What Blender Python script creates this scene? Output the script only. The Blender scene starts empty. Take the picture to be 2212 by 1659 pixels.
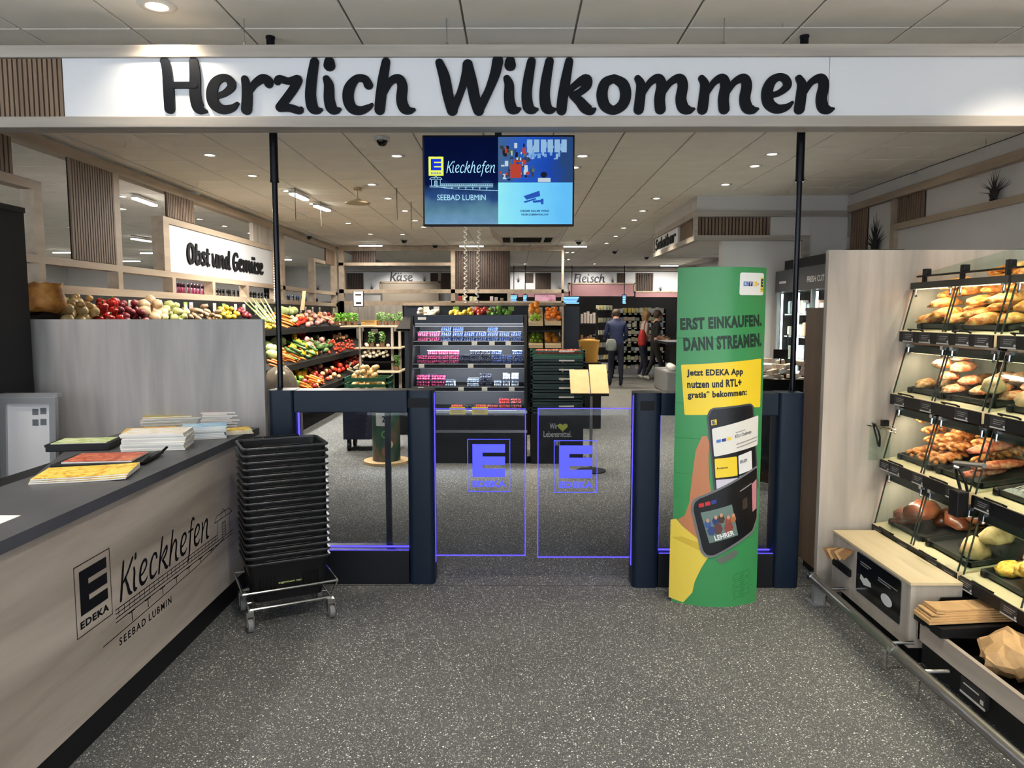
import bpy, bmesh, math, random
from mathutils import Vector, Matrix, noise
R = math.radians
rnd = random.Random(7)
sc = bpy.context.scene
col = sc.collection

# ------------------------------------------------------------------ camera, world, exposure
EYE = 1.6; FPX = 1600.0; PITCH = math.atan2(829.5-680, FPX); YAW = math.atan2(7, FPX)
cam_d = bpy.data.cameras.new('camera'); cam = bpy.data.objects.new('camera', cam_d); col.objects.link(cam)
cam_d.sensor_fit = 'HORIZONTAL'; cam_d.sensor_width = 36; cam_d.lens = FPX/2212*36
cam.location = (0, 0, EYE); cam.rotation_euler = (math.pi/2-PITCH, 0, YAW)
cam_d.clip_start = 0.05; cam_d.clip_end = 100
sc.camera = cam
world = bpy.data.worlds.new('world'); sc.world = world; world.use_nodes = True
bg = world.node_tree.nodes['Background']; bg.inputs[0].default_value = (0.86, 0.93, 1.0, 1); bg.inputs[1].default_value = 1.6
sc.view_settings.view_transform = 'Standard'; sc.view_settings.look = 'None'
sc.view_settings.gamma = 1; sc.view_settings.exposure = 1.14
sc.cycles.use_denoising = True; sc.cycles.max_bounces = 5; sc.cycles.diffuse_bounces = 3; sc.cycles.glossy_bounces = 2; sc.cycles.transparent_max_bounces = 14
sc.cycles.use_adaptive_sampling = True; sc.cycles.adaptive_threshold = 0.08; sc.cycles.adaptive_min_samples = 10
sc.cycles.sample_clamp_indirect = 4

def at(px, py, Y):                       # a point of the place seen at a picture position, at depth Y
    x = (px-1106)/FPX; y = -(py-829.5)/FPX
    cp, sp = math.cos(PITCH), math.sin(PITCH)
    dy = cp+y*sp; dz = -sp+y*cp
    c, s = math.cos(YAW), math.sin(YAW)
    X, Yd = x*c-dy*s, x*s+dy*c
    t = Y/Yd
    return (X*t, Y, EYE+dz*t)
def gnd(px, py, z=0.0):                  # the same on a level plane
    a = at(px, py, 1.0); t = (z-EYE)/(a[2]-EYE)
    return (a[0]*t, t, z)

# ------------------------------------------------------------------ materials
MATS = {}
def srgb(r, g, b):
    f = lambda c: ((c/255+0.055)/1.055)**2.4 if c > 10 else c/255/12.92
    return (f(r), f(g), f(b))
def mat(name, rgb, rough=0.5, metal=0.0, emit=None, es=0.0, var=0.0, vscale=8.0, bump=0.0, vstretch=(1,1,1), coat=0.0, spec=0.5):
    if name in MATS: return MATS[name]
    m = bpy.data.materials.new(name); m.use_nodes = True; MATS[name] = m
    nt = m.node_tree; b = nt.nodes['Principled BSDF']
    c = srgb(*rgb)
    b.inputs['Base Color'].default_value = (*c, 1); b.inputs['Roughness'].default_value = rough
    b.inputs['Metallic'].default_value = metal; b.inputs['Specular IOR Level'].default_value = spec
    if coat: b.inputs['Coat Weight'].default_value = coat
    if emit is not None:
        b.inputs['Emission Color'].default_value = (*srgb(*emit), 1); b.inputs['Emission Strength'].default_value = es
    if var or bump:
        tc = nt.nodes.new('ShaderNodeTexCoord'); mp = nt.nodes.new('ShaderNodeMapping'); mp.inputs['Scale'].default_value = vstretch
        nz = nt.nodes.new('ShaderNodeTexNoise'); nz.inputs['Scale'].default_value = vscale; nz.inputs['Detail'].default_value = 5
        nt.links.new(tc.outputs['Object'], mp.inputs[0]); nt.links.new(mp.outputs[0], nz.inputs['Vector'])
        if var:
            cr = nt.nodes.new('ShaderNodeValToRGB')
            cr.color_ramp.elements[0].position = 0.32; cr.color_ramp.elements[1].position = 0.68
            cr.color_ramp.elements[0].color = (*[max(0, x*(1-var)) for x in c], 1)
            cr.color_ramp.elements[1].color = (*[min(1, x*(1+var)) for x in c], 1)
            nt.links.new(nz.outputs['Fac'], cr.inputs[0]); nt.links.new(cr.outputs[0], b.inputs['Base Color'])
        if bump:
            bp = nt.nodes.new('ShaderNodeBump'); bp.inputs['Strength'].default_value = bump; bp.inputs['Distance'].default_value = 0.02
            nt.links.new(nz.outputs['Fac'], bp.inputs['Height']); nt.links.new(bp.outputs[0], b.inputs['Normal'])
    return m
def ramp_mat(name, stops, scale=10, stretch=(1,1,1), rough=0.5, detail=6, bump=0.0, distort=0.0, coat=0.0):
    if name in MATS: return MATS[name]
    m = bpy.data.materials.new(name); m.use_nodes = True; MATS[name] = m
    nt = m.node_tree; b = nt.nodes['Principled BSDF']; b.inputs['Roughness'].default_value = rough
    if coat: b.inputs['Coat Weight'].default_value = coat
    tc = nt.nodes.new('ShaderNodeTexCoord'); mp = nt.nodes.new('ShaderNodeMapping'); mp.inputs['Scale'].default_value = stretch
    nz = nt.nodes.new('ShaderNodeTexNoise'); nz.inputs['Scale'].default_value = scale; nz.inputs['Detail'].default_value = detail
    nz.inputs['Distortion'].default_value = distort
    nt.links.new(tc.outputs['Object'], mp.inputs[0]); nt.links.new(mp.outputs[0], nz.inputs['Vector'])
    cr = nt.nodes.new('ShaderNodeValToRGB'); el = cr.color_ramp.elements
    while len(el) < len(stops): el.new(0.5)
    for e, (p, c) in zip(el, stops): e.position = p; e.color = (*srgb(*c), 1)
    nt.links.new(nz.outputs['Fac'], cr.inputs[0]); nt.links.new(cr.outputs[0], b.inputs['Base Color'])
    if bump:
        bp = nt.nodes.new('ShaderNodeBump'); bp.inputs['Strength'].default_value = bump; bp.inputs['Distance'].default_value = 0.01
        nt.links.new(nz.outputs['Fac'], bp.inputs['Height']); nt.links.new(bp.outputs[0], b.inputs['Normal'])
    return m
def emis(name, rgb, s):
    if name in MATS: return MATS[name]
    m = bpy.data.materials.new(name); m.use_nodes = True; MATS[name] = m
    nt = m.node_tree; nt.nodes.remove(nt.nodes['Principled BSDF'])
    e = nt.nodes.new('ShaderNodeEmission'); e.inputs[0].default_value = (*srgb(*rgb), 1); e.inputs[1].default_value = s
    nt.links.new(e.outputs[0], nt.nodes['Material Output'].inputs[0])
    return m
def glassm(name, tint=(235, 245, 242), gloss=0.08, rough=0.02):
    if name in MATS: return MATS[name]
    m = bpy.data.materials.new(name); m.use_nodes = True; MATS[name] = m
    nt = m.node_tree; nt.nodes.remove(nt.nodes['Principled BSDF'])
    t = nt.nodes.new('ShaderNodeBsdfTransparent'); t.inputs[0].default_value = (*srgb(*tint), 1)
    g = nt.nodes.new('ShaderNodeBsdfGlossy'); g.inputs['Roughness'].default_value = rough
    mx = nt.nodes.new('ShaderNodeMixShader'); mx.inputs[0].default_value = gloss
    nt.links.new(t.outputs[0], mx.inputs[1]); nt.links.new(g.outputs[0], mx.inputs[2])
    nt.links.new(mx.outputs[0], nt.nodes['Material Output'].inputs[0])
    return m
def gradient_mat(name, axis, lo, hi, stops, s):    # a lit screen picture: an emission gradient along one axis of the object
    m = bpy.data.materials.new(name); m.use_nodes = True; MATS[name] = m
    nt = m.node_tree; nt.nodes.remove(nt.nodes['Principled BSDF'])
    tc = nt.nodes.new('ShaderNodeTexCoord'); sx = nt.nodes.new('ShaderNodeSeparateXYZ'); mr = nt.nodes.new('ShaderNodeMapRange')
    nt.links.new(tc.outputs['Object'], sx.inputs[0]); nt.links.new(sx.outputs[axis], mr.inputs[0])
    mr.inputs[1].default_value = lo; mr.inputs[2].default_value = hi
    nz = nt.nodes.new('ShaderNodeTexNoise'); nz.inputs['Scale'].default_value = 9; nt.links.new(tc.outputs['Object'], nz.inputs['Vector'])
    ad = nt.nodes.new('ShaderNodeMath'); ad.operation = 'MULTIPLY_ADD'; ad.inputs[1].default_value = 0.25
    nt.links.new(nz.outputs['Fac'], ad.inputs[0]); nt.links.new(mr.outputs[0], ad.inputs[2])
    cr = nt.nodes.new('ShaderNodeValToRGB'); el = cr.color_ramp.elements
    while len(el) < len(stops): el.new(0.5)
    for e, (p, c) in zip(el, stops): e.position = p; e.color = (*srgb(*c), 1)
    nt.links.new(ad.outputs[0], cr.inputs[0])
    e = nt.nodes.new('ShaderNodeEmission'); e.inputs[1].default_value = s
    nt.links.new(cr.outputs[0], e.inputs[0]); nt.links.new(e.outputs[0], nt.nodes['Material Output'].inputs[0])
    return m

def floor_mat():
    m = bpy.data.materials.new('speckled_floor'); m.use_nodes = True; nt = m.node_tree; b = nt.nodes['Principled BSDF']
    L = nt.links.new; N = nt.nodes.new
    tc = N('ShaderNodeTexCoord')
    base = N('ShaderNodeTexNoise'); base.inputs['Scale'].default_value = 1.3; base.inputs['Detail'].default_value = 6; L(tc.outputs['Object'], base.inputs['Vector'])
    br = N('ShaderNodeValToRGB'); br.color_ramp.elements[0].position = .3; br.color_ramp.elements[1].position = .7
    br.color_ramp.elements[0].color = (*srgb(76, 77, 76), 1); br.color_ramp.elements[1].color = (*srgb(89, 90, 88), 1)
    L(base.outputs['Fac'], br.inputs[0])
    last = br.outputs[0]
    for scale, thr, size, c in ((140, 0.62, 0.48, (186, 187, 180)), (230, 0.45, 0.55, (150, 151, 146)), (105, 0.8, 0.42, (222, 222, 214)), (200, 0.6, .5, (44, 46, 48))):
        v = N('ShaderNodeTexVoronoi'); v.inputs['Scale'].default_value = scale; v.inputs['Randomness'].default_value = 1; L(tc.outputs['Object'], v.inputs['Vector'])
        sp = N('ShaderNodeSeparateColor'); L(v.outputs['Color'], sp.inputs[0])
        g1 = N('ShaderNodeMath'); g1.operation = 'GREATER_THAN'; g1.inputs[1].default_value = thr; L(sp.outputs[0], g1.inputs[0])
        mu = N('ShaderNodeMath'); mu.operation = 'MULTIPLY'; mu.inputs[1].default_value = size; L(sp.outputs[1], mu.inputs[0])
        l1 = N('ShaderNodeMath'); l1.operation = 'LESS_THAN'; L(v.outputs['Distance'], l1.inputs[0]); L(mu.outputs[0], l1.inputs[1])
        an = N('ShaderNodeMath'); an.operation = 'MULTIPLY'; L(g1.outputs[0], an.inputs[0]); L(l1.outputs[0], an.inputs[1])
        mx = N('ShaderNodeMix'); mx.data_type = 'RGBA'; L(an.outputs[0], mx.inputs[0]); L(last, mx.inputs[6]); mx.inputs[7].default_value = (*srgb(*c), 1)
        last = mx.outputs[2]
    L(last, b.inputs['Base Color']); b.inputs['Roughness'].default_value = 1.6; b.inputs['Specular IOR Level'].default_value = .45
    return m

# ------------------------------------------------------------------ mesh builder
class MB:
    def __init__(s): s.v = []; s.f = []; s.m = []; s.k = 0
    def add(s, vs, fs):
        o = len(s.v); s.v += [tuple(p) for p in vs]
        for f in fs: s.f.append([i+o for i in f]); s.m.append(s.k)
        return s
    def box(s, x0, y0, z0, x1, y1, z1):
        v = [(x, y, z) for z in (z0, z1) for y in (y0, y1) for x in (x0, x1)]
        return s.add(v, [(0,2,3,1),(4,5,7,6),(0,1,5,4),(2,6,7,3),(0,4,6,2),(1,3,7,5)])
    def rbox(s, x0, y0, z0, x1, y1, z1, b=0.01):                     # box with chamfered edges
        b = min(b, abs(x1-x0)*.49, abs(y1-y0)*.49, abs(z1-z0)*.49)
        bm = bmesh.new(); bmesh.ops.create_cube(bm, size=1)
        for p in bm.verts: p.co = ((x0+x1)/2+p.co.x*(x1-x0), (y0+y1)/2+p.co.y*(y1-y0), (z0+z1)/2+p.co.z*(z1-z0))
        bmesh.ops.bevel(bm, geom=bm.edges[:], offset=b, segments=2, affect='EDGES', profile=.5)
        bm.verts.index_update(); s.add([p.co for p in bm.verts], [[q.index for q in f.verts] for f in bm.faces]); bm.free(); return s
    def vbox(s, x0, y0, z0, x1, y1, z1, b=0.03, n=5):                # box with rounded vertical edges
        pts = []
        for cx, cy, a0 in ((x1-b, y1-b, 0), (x0+b, y1-b, 90), (x0+b, y0+b, 180), (x1-b, y0+b, 270)):
            for i in range(n+1): a = R(a0+90*i/n); pts.append((cx+b*math.cos(a), cy+b*math.sin(a)))
        return s.prism(pts, z0, z1)
    def prism(s, pts, z0, z1):
        n = len(pts); v = [(x, y, z0) for x, y in pts]+[(x, y, z1) for x, y in pts]
        return s.add(v, [list(range(n))[::-1], list(range(n, 2*n))]+[(i, (i+1) % n, n+(i+1) % n, n+i) for i in range(n)])
    def loft(s, rings, cap=True, close=True):
        n = len(rings[0]); v = [p for r in rings for p in r]; f = []
        for k in range(len(rings)-1):
            for i in range(n if close else n-1): f.append((k*n+i, k*n+(i+1) % n, (k+1)*n+(i+1) % n, (k+1)*n+i))
        if cap: f.append(list(range(n))[::-1]); f.append(list(range((len(rings)-1)*n, len(rings)*n)))
        return s.add(v, f)
    def tube(s, pts, r, n=8, closed=False):
        pts = [Vector(p) for p in pts]; rings = []
        rs = r if isinstance(r, (list, tuple)) else [r]*len(pts)
        N = len(pts); prev = None
        for i, p in enumerate(pts):
            if closed: d = pts[(i+1) % N]-pts[i-1]
            else: d = pts[min(i+1, N-1)]-pts[max(i-1, 0)]
            d.normalize()
            u = (prev-d*prev.dot(d)) if prev is not None else d.orthogonal()
            if u.length < 1e-6: u = d.orthogonal()
            u.normalize(); prev = u; w = d.cross(u)
            rings.append([p+(u*math.cos(2*math.pi*k/n)+w*math.sin(2*math.pi*k/n))*rs[i] for k in range(n)])
        if closed: rings.append(rings[0])
        return s.loft(rings, cap=not closed)
    def cyl(s, p0, p1, r, n=16, r2=None): return s.tube([p0, p1], [r, r if r2 is None else r2], n)
    def lathe(s, prof, c=(0,0,0), n=20, cap=True):
        return s.loft([[(c[0]+r*math.cos(2*math.pi*k/n), c[1]+r*math.sin(2*math.pi*k/n), c[2]+z) for k in range(n)] for r, z in prof], cap)
    def ell(s, c, rx, ry, rz, n=10, m=7, jit=0.0, seed=0):
        v = [(0,0,-1)]; f = []
        for j in range(1, m):
            t = math.pi*j/m-math.pi/2
            for i in range(n): a = 2*math.pi*i/n; v.append((math.cos(t)*math.cos(a), math.cos(t)*math.sin(a), math.sin(t)))
        v.append((0,0,1)); top = len(v)-1
        for i in range(n): f.append((0, 1+(i+1) % n, 1+i)); f.append((top, top-n+i, top-n+(i+1) % n))
        for j in range(m-2):
            for i in range(n): a = 1+j*n; f.append((a+i, a+(i+1) % n, a+n+(i+1) % n, a+n+i))
        out = []
        for p in v:
            k = 1+jit*noise.noise(Vector(p)*2.2+Vector((seed*3.7, seed*1.3, 0))) if jit else 1
            out.append((c[0]+p[0]*rx*k, c[1]+p[1]*ry*k, c[2]+p[2]*rz*k))
        return s.add(out, f)
    def mesh(s, name, mats, smooth=False):
        me = bpy.data.meshes.new(name); me.from_pydata(s.v, [], s.f)
        for m in (mats if isinstance(mats, (list, tuple)) else [mats]): me.materials.append(m)
        if any(s.m): me.polygons.foreach_set('material_index', s.m)
        if smooth is True: me.polygons.foreach_set('use_smooth', [True]*len(me.polygons))
        me.update()
        if smooth == 'auto': me.shade_auto = None if False else None
        return me
    def obj(s, name, mats, parent=None, smooth=False, local=False, loc=None):
        me = s.mesh(name, mats, smooth is True)
        if smooth == 'auto':
            bm = bmesh.new(); bm.from_mesh(me)
            for f in bm.faces: f.smooth = True
            for e in bm.edges:
                if len(e.link_faces) == 2 and e.calc_face_angle(0) > R(35): e.smooth = False
            bm.to_mesh(me); bm.free()
        o = bpy.data.objects.new(name, me); col.objects.link(o)
        if parent is not None:
            o.parent = parent
            if not local: o.matrix_parent_inverse = WM(parent).inverted()
        if loc: o.location = loc
        return o
def WM(o):
    m = Matrix.LocRotScale(o.location, o.rotation_euler, o.scale)
    return WM(o.parent) @ o.matrix_parent_inverse @ m if o.parent else m
def tag(o, label=None, cat=None, group=None, kind=None):
    if label: o['label'] = label
    if cat: o['category'] = cat
    if group: o['group'] = group
    if kind: o['kind'] = kind
    return o
def thing(name, label, cat, loc=(0,0,0), rz=0.0, group=None):
    o = bpy.data.objects.new(name, None); col.objects.link(o); o.empty_display_size = .1
    o.location = loc; o.rotation_euler = (0, 0, rz)
    return tag(o, label, cat, group)
def copy_tree(o, parent=None):
    c = o.copy(); col.objects.link(c); c.parent = parent
    if parent is not None: c.matrix_parent_inverse = o.matrix_parent_inverse.copy()
    for ch in list(o.children): copy_tree(ch, c)
    return c
def place(me, name, loc, rot=(0,0,0), scale=1.0, label=None, cat=None, group=None, parent=None):
    o = bpy.data.objects.new(name, me); col.objects.link(o); o.location = loc; o.rotation_euler = rot
    o.scale = (scale,)*3 if isinstance(scale, (int, float)) else scale
    if parent is not None: o.parent = parent; o.matrix_parent_inverse = WM(parent).inverted()
    return tag(o, label, cat, group)
ORD = 'first second third fourth fifth sixth seventh eighth ninth tenth eleventh twelfth thirteenth fourteenth fifteenth sixteenth seventeenth eighteenth nineteenth twentieth'.split()
def struct(o): o['kind'] = 'structure'; return o

# ------------------------------------------------------------------ laying things on things without cutting into them
from mathutils.bvhtree import BVHTree
ZONE = {}
def _tree(me, m): return BVHTree.FromPolygons([m @ v.co for v in me.vertices], [tuple(p.vertices) for p in me.polygons])
def obstacle(zone, *objs):
    for o in objs:
        for q in [o]+list(o.children_recursive):
            if q.type == 'MESH' and len(q.data.polygons):
                m = WM(q); c = [m @ Vector(k) for k in q.bound_box]; lo = Vector([min(v[i] for v in c) for i in range(3)]); hi = Vector([max(v[i] for v in c) for i in range(3)])
                ZONE.setdefault(zone, []).append((lo, hi, _tree(q.data, m)))
def settle(zone, me, name, loc, rot=(0,0,0), scale=1.0, label=None, cat=None, group=None, step=.004, most=45, tries=10, jit=.03):
    for k in range(tries):
        o = settle1(zone, me, name, (loc[0]+rnd.uniform(-jit, jit)*(k > 0), loc[1]+rnd.uniform(-jit, jit)*(k > 0), loc[2]), rot, scale, label, cat, group, step, most)
        if o: return o
def settle1(zone, me, name, loc, rot, scale, label, cat, group, step, most):
    sv = (scale,)*3 if isinstance(scale, (int, float)) else scale; Z = ZONE.setdefault(zone, [])
    from mathutils import Euler
    m = Matrix.LocRotScale(Vector(loc), Euler(rot), Vector(sv)); V = [m @ v.co for v in me.vertices]; F = [tuple(p.vertices) for p in me.polygons]
    lo = Vector([min(v[i] for v in V) for i in range(3)]); hi = Vector([max(v[i] for v in V) for i in range(3)])
    near = [z for z in Z if z[0].x < hi.x and z[1].x > lo.x and z[0].y < hi.y and z[1].y > lo.y]
    for k in range(most+1):
        d = Vector((0, 0, k*step)); l2, h2 = lo+d, hi+d; t = BVHTree.FromPolygons([v+d for v in V], F)
        if not any(z[0].z < h2.z and z[1].z > l2.z and t.overlap(z[2]) for z in near):
            Z.append((l2, h2, t)); return place(me, name, Vector(loc)+d, rot, scale, label, cat, group)
    return None
# ------------------------------------------------------------------ lettering
def catmull(P, k=6):
    out = []
    for i in range(len(P)-1):
        a, b, c, d = P[max(i-1, 0)], P[i], P[i+1], P[min(i+2, len(P)-1)]
        for j in range(k):
            t = j/k
            out.append(tuple(.5*((2*b[q])+(-a[q]+c[q])*t+(2*a[q]-5*b[q]+4*c[q]-d[q])*t*t+(-a[q]+3*b[q]-3*c[q]+d[q])*t**3) for q in range(3)))
    out.append(tuple(P[-1])); return out
_dots = lambda a, b: [[(a, 212, 34), (a, 204, 36)], [(b, 212, 34), (b, 204, 36)]]
_stem = [(14,150,28),(28,120,38),(25,60,42),(20,12,42)]
_u = [[(14,150,30),(22,100,42),(20,50,44),(40,15,40),(75,30,30),(100,90,28),(112,150,36)], [(112,150,36),(108,70,44),(118,20,46),(140,10,30),(150,14,14)]]
_a = [[(100,130,30),(60,150,32),(28,115,42),(22,60,46),(45,14,42),(80,35,30),(104,80,26)], [(120,150,34),(112,90,42),(108,50,44),(120,18,46),(142,10,30),(152,14,14)]]
GL = {
 'H': (190, [[(17,230,34),(27,195,40),(31,95,44),(32,18,42)], [(140,228,36),(144,165,44),(142,75,46),(155,20,46),(182,8,18)], [(35,123,28),(140,123,28)]]),
 'e': (140, [[(24,72,24),(70,84,26),(105,115,34),(98,145,34),(70,155,32),(38,135,40),(22,90,46),(30,40,46),(65,15,40),(105,22,30),(128,42,14)]]),
 'r': (146, [[(22,150,30),(30,90,42),(25,14,44)], [(30,80,24),(60,125,30),(95,150,38),(118,142,40),(122,128,36)]]),
 'z': (132, [[(12,138,30),(22,150,32),(60,140,30),(100,150,32),(85,115,36),(50,65,36),(20,25,36)], [(20,22,34),(60,22,34),(100,10,32),(110,18,18)]]),
 'l': (76, [[(38,225,36),(25,150,42),(18,80,44),(25,25,46),(45,12,36),(62,14,14)]]),
 'i': (76, [[(10,150,30),(20,120,40),(20,60,44),(30,20,46),(50,12,34),(64,16,14)], [(24,225,42),(24,208,48)]]),
 'c': (140, [[(110,122,38),(95,148,34),(60,150,32),(30,110,44),(24,60,46),(40,20,44),(75,10,36),(110,25,24),(124,37,12)]]),
 'h': (168, [[(45,225,34),(30,140,42),(20,60,44),(15,12,42)], [(25,70,24),(60,135,30),(95,150,38),(112,120,42),(108,60,44),(118,22,46),(140,10,34),(160,14,14)]]),
 'W': (290, [[(15,220,34),(35,160,46),(50,80,46),(68,10,46)], [(68,10,40),(100,80,30),(125,160,36),(135,212,42)], [(135,212,40),(150,140,46),(165,60,46),(180,10,46)], [(180,10,40),(220,90,34),(250,170,42),(262,228,46)]]),
 'k': (163, [[(45,225,34),(30,140,42),(18,60,44),(14,10,42)], [(28,75,24),(70,120,28),(115,148,40),(122,122,38),(95,92,30),(60,75,28)], [(60,75,30),(90,50,40),(115,20,46),(140,8,36),(155,14,14)]]),
 'o': (158, [[(72,150,34),(35,130,42),(22,80,46),(35,30,44),(72,10,38),(110,35,44),(122,80,46),(110,125,44),(72,150,34)]]),
 'm': (270, [_stem, [(28,70,24),(65,130,28),(100,150,38),(115,120,42),(108,60,44),(112,14,44)], [(112,70,24),(150,130,28),(190,150,38),(205,120,42),(198,60,44),(210,20,46),(235,10,34),(252,14,14)]]),
 'n': (175, [_stem, [(28,70,24),(65,130,28),(105,150,38),(120,120,42),(112,60,44),(122,20,46),(145,10,34),(162,14,14)]]),
 'b': (145, [[(40,225,32),(28,140,40),(22,60,44),(35,18,44),(75,10,38),(110,45,44),(115,100,44),(90,148,34),(50,125,26),(30,90,22)]]),
 's': (112, [[(95,138,34),(60,152,32),(32,125,40),(60,90,40),(88,55,42),(70,18,36),(30,12,34),(10,28,28)]]),
 't': (90, [[(45,195,32),(35,120,40),(28,60,44),(38,20,44),(65,10,34),(82,16,14)], [(5,145,26),(80,148,26)]]),
 'u': (158, _u), 'ü': (158, _u+_dots(42, 100)), 'a': (160, _a), 'ä': (160, _a+_dots(45, 105)),
 'd': (160, [[(95,135,30),(60,150,32),(28,115,42),(22,60,46),(45,14,42),(80,35,30),(100,80,26)], [(125,225,34),(112,140,42),(105,60,44),(118,18,46),(140,10,30),(152,14,14)]]),
 'G': (170, [[(150,190,36),(120,222,34),(70,210,36),(30,150,44),(22,80,48),(45,20,46),(90,8,38),(130,35,40),(138,95,42)], [(95,105,28),(150,108,30)]]),
 'O': (170, [[(80,220,34),(38,185,44),(22,110,48),(38,35,46),(80,8,38),(125,40,46),(140,115,48),(122,190,46),(80,220,34)]]),
 'K': (158, [[(28,225,36),(24,120,44),(20,10,44)], [(142,215,40),(90,150,34),(40,105,28)], [(60,125,30),(95,70,42),(125,20,46),(158,8,20)]]),
 'F': (135, [[(45,215,40),(35,120,44),(28,10,44)], [(15,218,30),(70,216,32),(132,224,34)], [(35,122,28),(105,126,30)]]),
 'S': (140, [[(120,195,36),(85,222,34),(40,200,40),(38,150,44),(85,110,42),(110,60,46),(85,15,40),(35,10,34),(10,30,28)]]),
 'f': (100, [[(100,212,32),(75,226,32),(52,190,38),(42,100,42),(36,0,42),(20,-62,26)], [(8,145,24),(88,148,24)]]),
 ' ': (62, []),
}
def ribbon(P, wf=1.0):
    S = catmull(P); n = len(S); Lp, Rp = [], []
    for i, (x, y, w) in enumerate(S):
        a, b = S[max(i-1, 0)], S[min(i+1, n-1)]
        dx, dy = b[0]-a[0], b[1]-a[1]; q = math.hypot(dx, dy) or 1; dx /= q; dy /= q; h = w*wf/2
        Lp.append((x-dy*h, y+dx*h)); Rp.append((x+dy*h, y-dx*h))
    def cap(c, d, w):
        out = []; h = w*wf/2; b = math.atan2(d[1], d[0])
        for k in range(1, 6): a = b+math.pi/2-math.pi*k/6; out.append((c[0]+h*math.cos(a), c[1]+h*math.sin(a)))
        return out
    d1 = (S[-1][0]-S[-2][0], S[-1][1]-S[-2][1]); d0 = (S[0][0]-S[1][0], S[0][1]-S[1][1])
    c1 = cap(S[-1], d1, S[-1][2]); c0 = cap(S[0], d0, S[0][2])
    loop = Lp+c1+Rp[::-1]+c0
    N = len(loop); F = []; m = len(c1)
    for i in range(n-1): F.append((i, i+1, 2*n+m-2-i, 2*n+m-1-i))
    F.append(tuple([n-1]+list(range(n, n+m))+[n+m])); F.append(tuple([2*n+m-1]+list(range(2*n+m, N))+[0]))
    return loop, F
def script(text, xh, wf=1.0, sx=1.0, shear=0.0, track=0.0):          # brush lettering: per letter a list of (outline, faces), width
    k = xh/166.0; x = 0; out = []
    for ch in text:
        adv, st = GL[ch]; parts = []
        for P in st:
            loop, F = ribbon(P, wf); parts.append(([((x+a*sx+b*shear)*k, b*k) for a, b in loop], F))
        out.append((ch, parts)); x += adv*sx+track
    return out, x*k
def solid_letters(letters, M, depth, matl, parent, name='letter'):
    for ch, parts in letters:
        if not parts: continue
        mb = MB()
        for q, (loop, F) in enumerate(parts):
            n = len(loop); d = depth+q*.0004
            nn = (n-10)//2; dd = [d+.0018*(i if i < nn+5 else (2*nn+5-i if i < 2*nn+5 else 0))/nn for i in range(n)]
            v = [M(a, b, 0) for a, b in loop]+[M(a, b, dd[i]) for i, (a, b) in enumerate(loop)]
            mb.add(v, [[i+n for i in f] for f in F]+[(i, (i+1) % n, n+(i+1) % n, n+i) for i in range(n)])
        mb.obj(name, matl, parent)
def flat_letters(mb, letters, M, d=0.0):
    for ch, parts in letters:
        for q, (loop, F) in enumerate(parts): mb.add([M(a, b, d+q*.0002) for a, b in loop], F)
_tcache = {}
def sans(text, w=None, h=None, bold=0.0, space=1.0):                             # printed sans lettering fitted to w x h, origin at its lower left corner
    key = (text, bold, space)
    if key not in _tcache:
        cu = bpy.data.curves.new('t', 'FONT'); cu.body = text; cu.size = 1; cu.offset = bold; cu.space_character = space; cu.resolution_u = 3
        o = bpy.data.objects.new('t', cu); col.objects.link(o)
        dg = bpy.context.evaluated_depsgraph_get(); dg.update(); me = o.evaluated_get(dg).to_mesh()
        _tcache[key] = ([(p.co.x, p.co.y) for p in me.vertices], [tuple(f.vertices) for f in me.polygons])
        o.evaluated_get(dg).to_mesh_clear(); bpy.data.objects.remove(o); bpy.data.curves.remove(cu)
    V, F = _tcache[key]
    x0, x1 = min(p[0] for p in V), max(p[0] for p in V); y0, y1 = min(p[1] for p in V), max(p[1] for p in V)
    kx = w/(x1-x0) if w else None; ky = h/(y1-y0) if h else None
    kx = kx or ky; ky = ky or kx
    return [((p[0]-x0)*kx, (p[1]-y0)*ky) for p in V], F
def plane(o, ux, uz, un):                                             # maps (a, b, d) onto a plane
    o, ux, uz, un = Vector(o), Vector(ux), Vector(uz), Vector(un)
    return lambda a, b, d=0.0: o+ux*a+uz*b+un*d
def put_text(mb, M, text, a, b, w=None, h=None, bold=0.0, d=0.001, space=1.0):
    V, F = sans(text, w, h, bold, space); mb.add([M(a+x, b+y, d) for x, y in V], F)
def rect(mb, M, a0, b0, a1, b1, d=0.001): mb.add([M(a0, b0, d), M(a1, b0, d), M(a1, b1, d), M(a0, b1, d)], [(0,1,2,3)])
def frame2(mb, M, a0, b0, a1, b1, t, d=0.001):
    rect(mb, M, a0, b0, a1, b0+t, d); rect(mb, M, a0, b1-t, a1, b1, d); rect(mb, M, a0, b0+t, a0+t, b1-t, d); rect(mb, M, a1-t, b0+t, a1, b1-t, d)
def line2(mb, M, pts, w, d=0.001):
    for (x0, y0), (x1, y1) in zip(pts, pts[1:]):
        q = math.hypot(x1-x0, y1-y0) or 1; nx, ny = -(y1-y0)/q*w/2, (x1-x0)/q*w/2
        mb.add([M(x0-nx, y0-ny, d), M(x1-nx, y1-ny, d), M(x1+nx, y1+ny, d), M(x0+nx, y0+ny, d)], [(0,1,2,3)])
def big_e(mb, M, a, b, w, h, d=0.001):                                # the blocky letter of the shop's emblem
    t = h*.255; g = (h-3*t)/2
    rect(mb, M, a, b, a+w*.31, b+h, d)
    for i in range(3): rect(mb, M, a+w*.31, b+i*(t+g), a+w, b+i*(t+g)+t, d)
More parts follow.
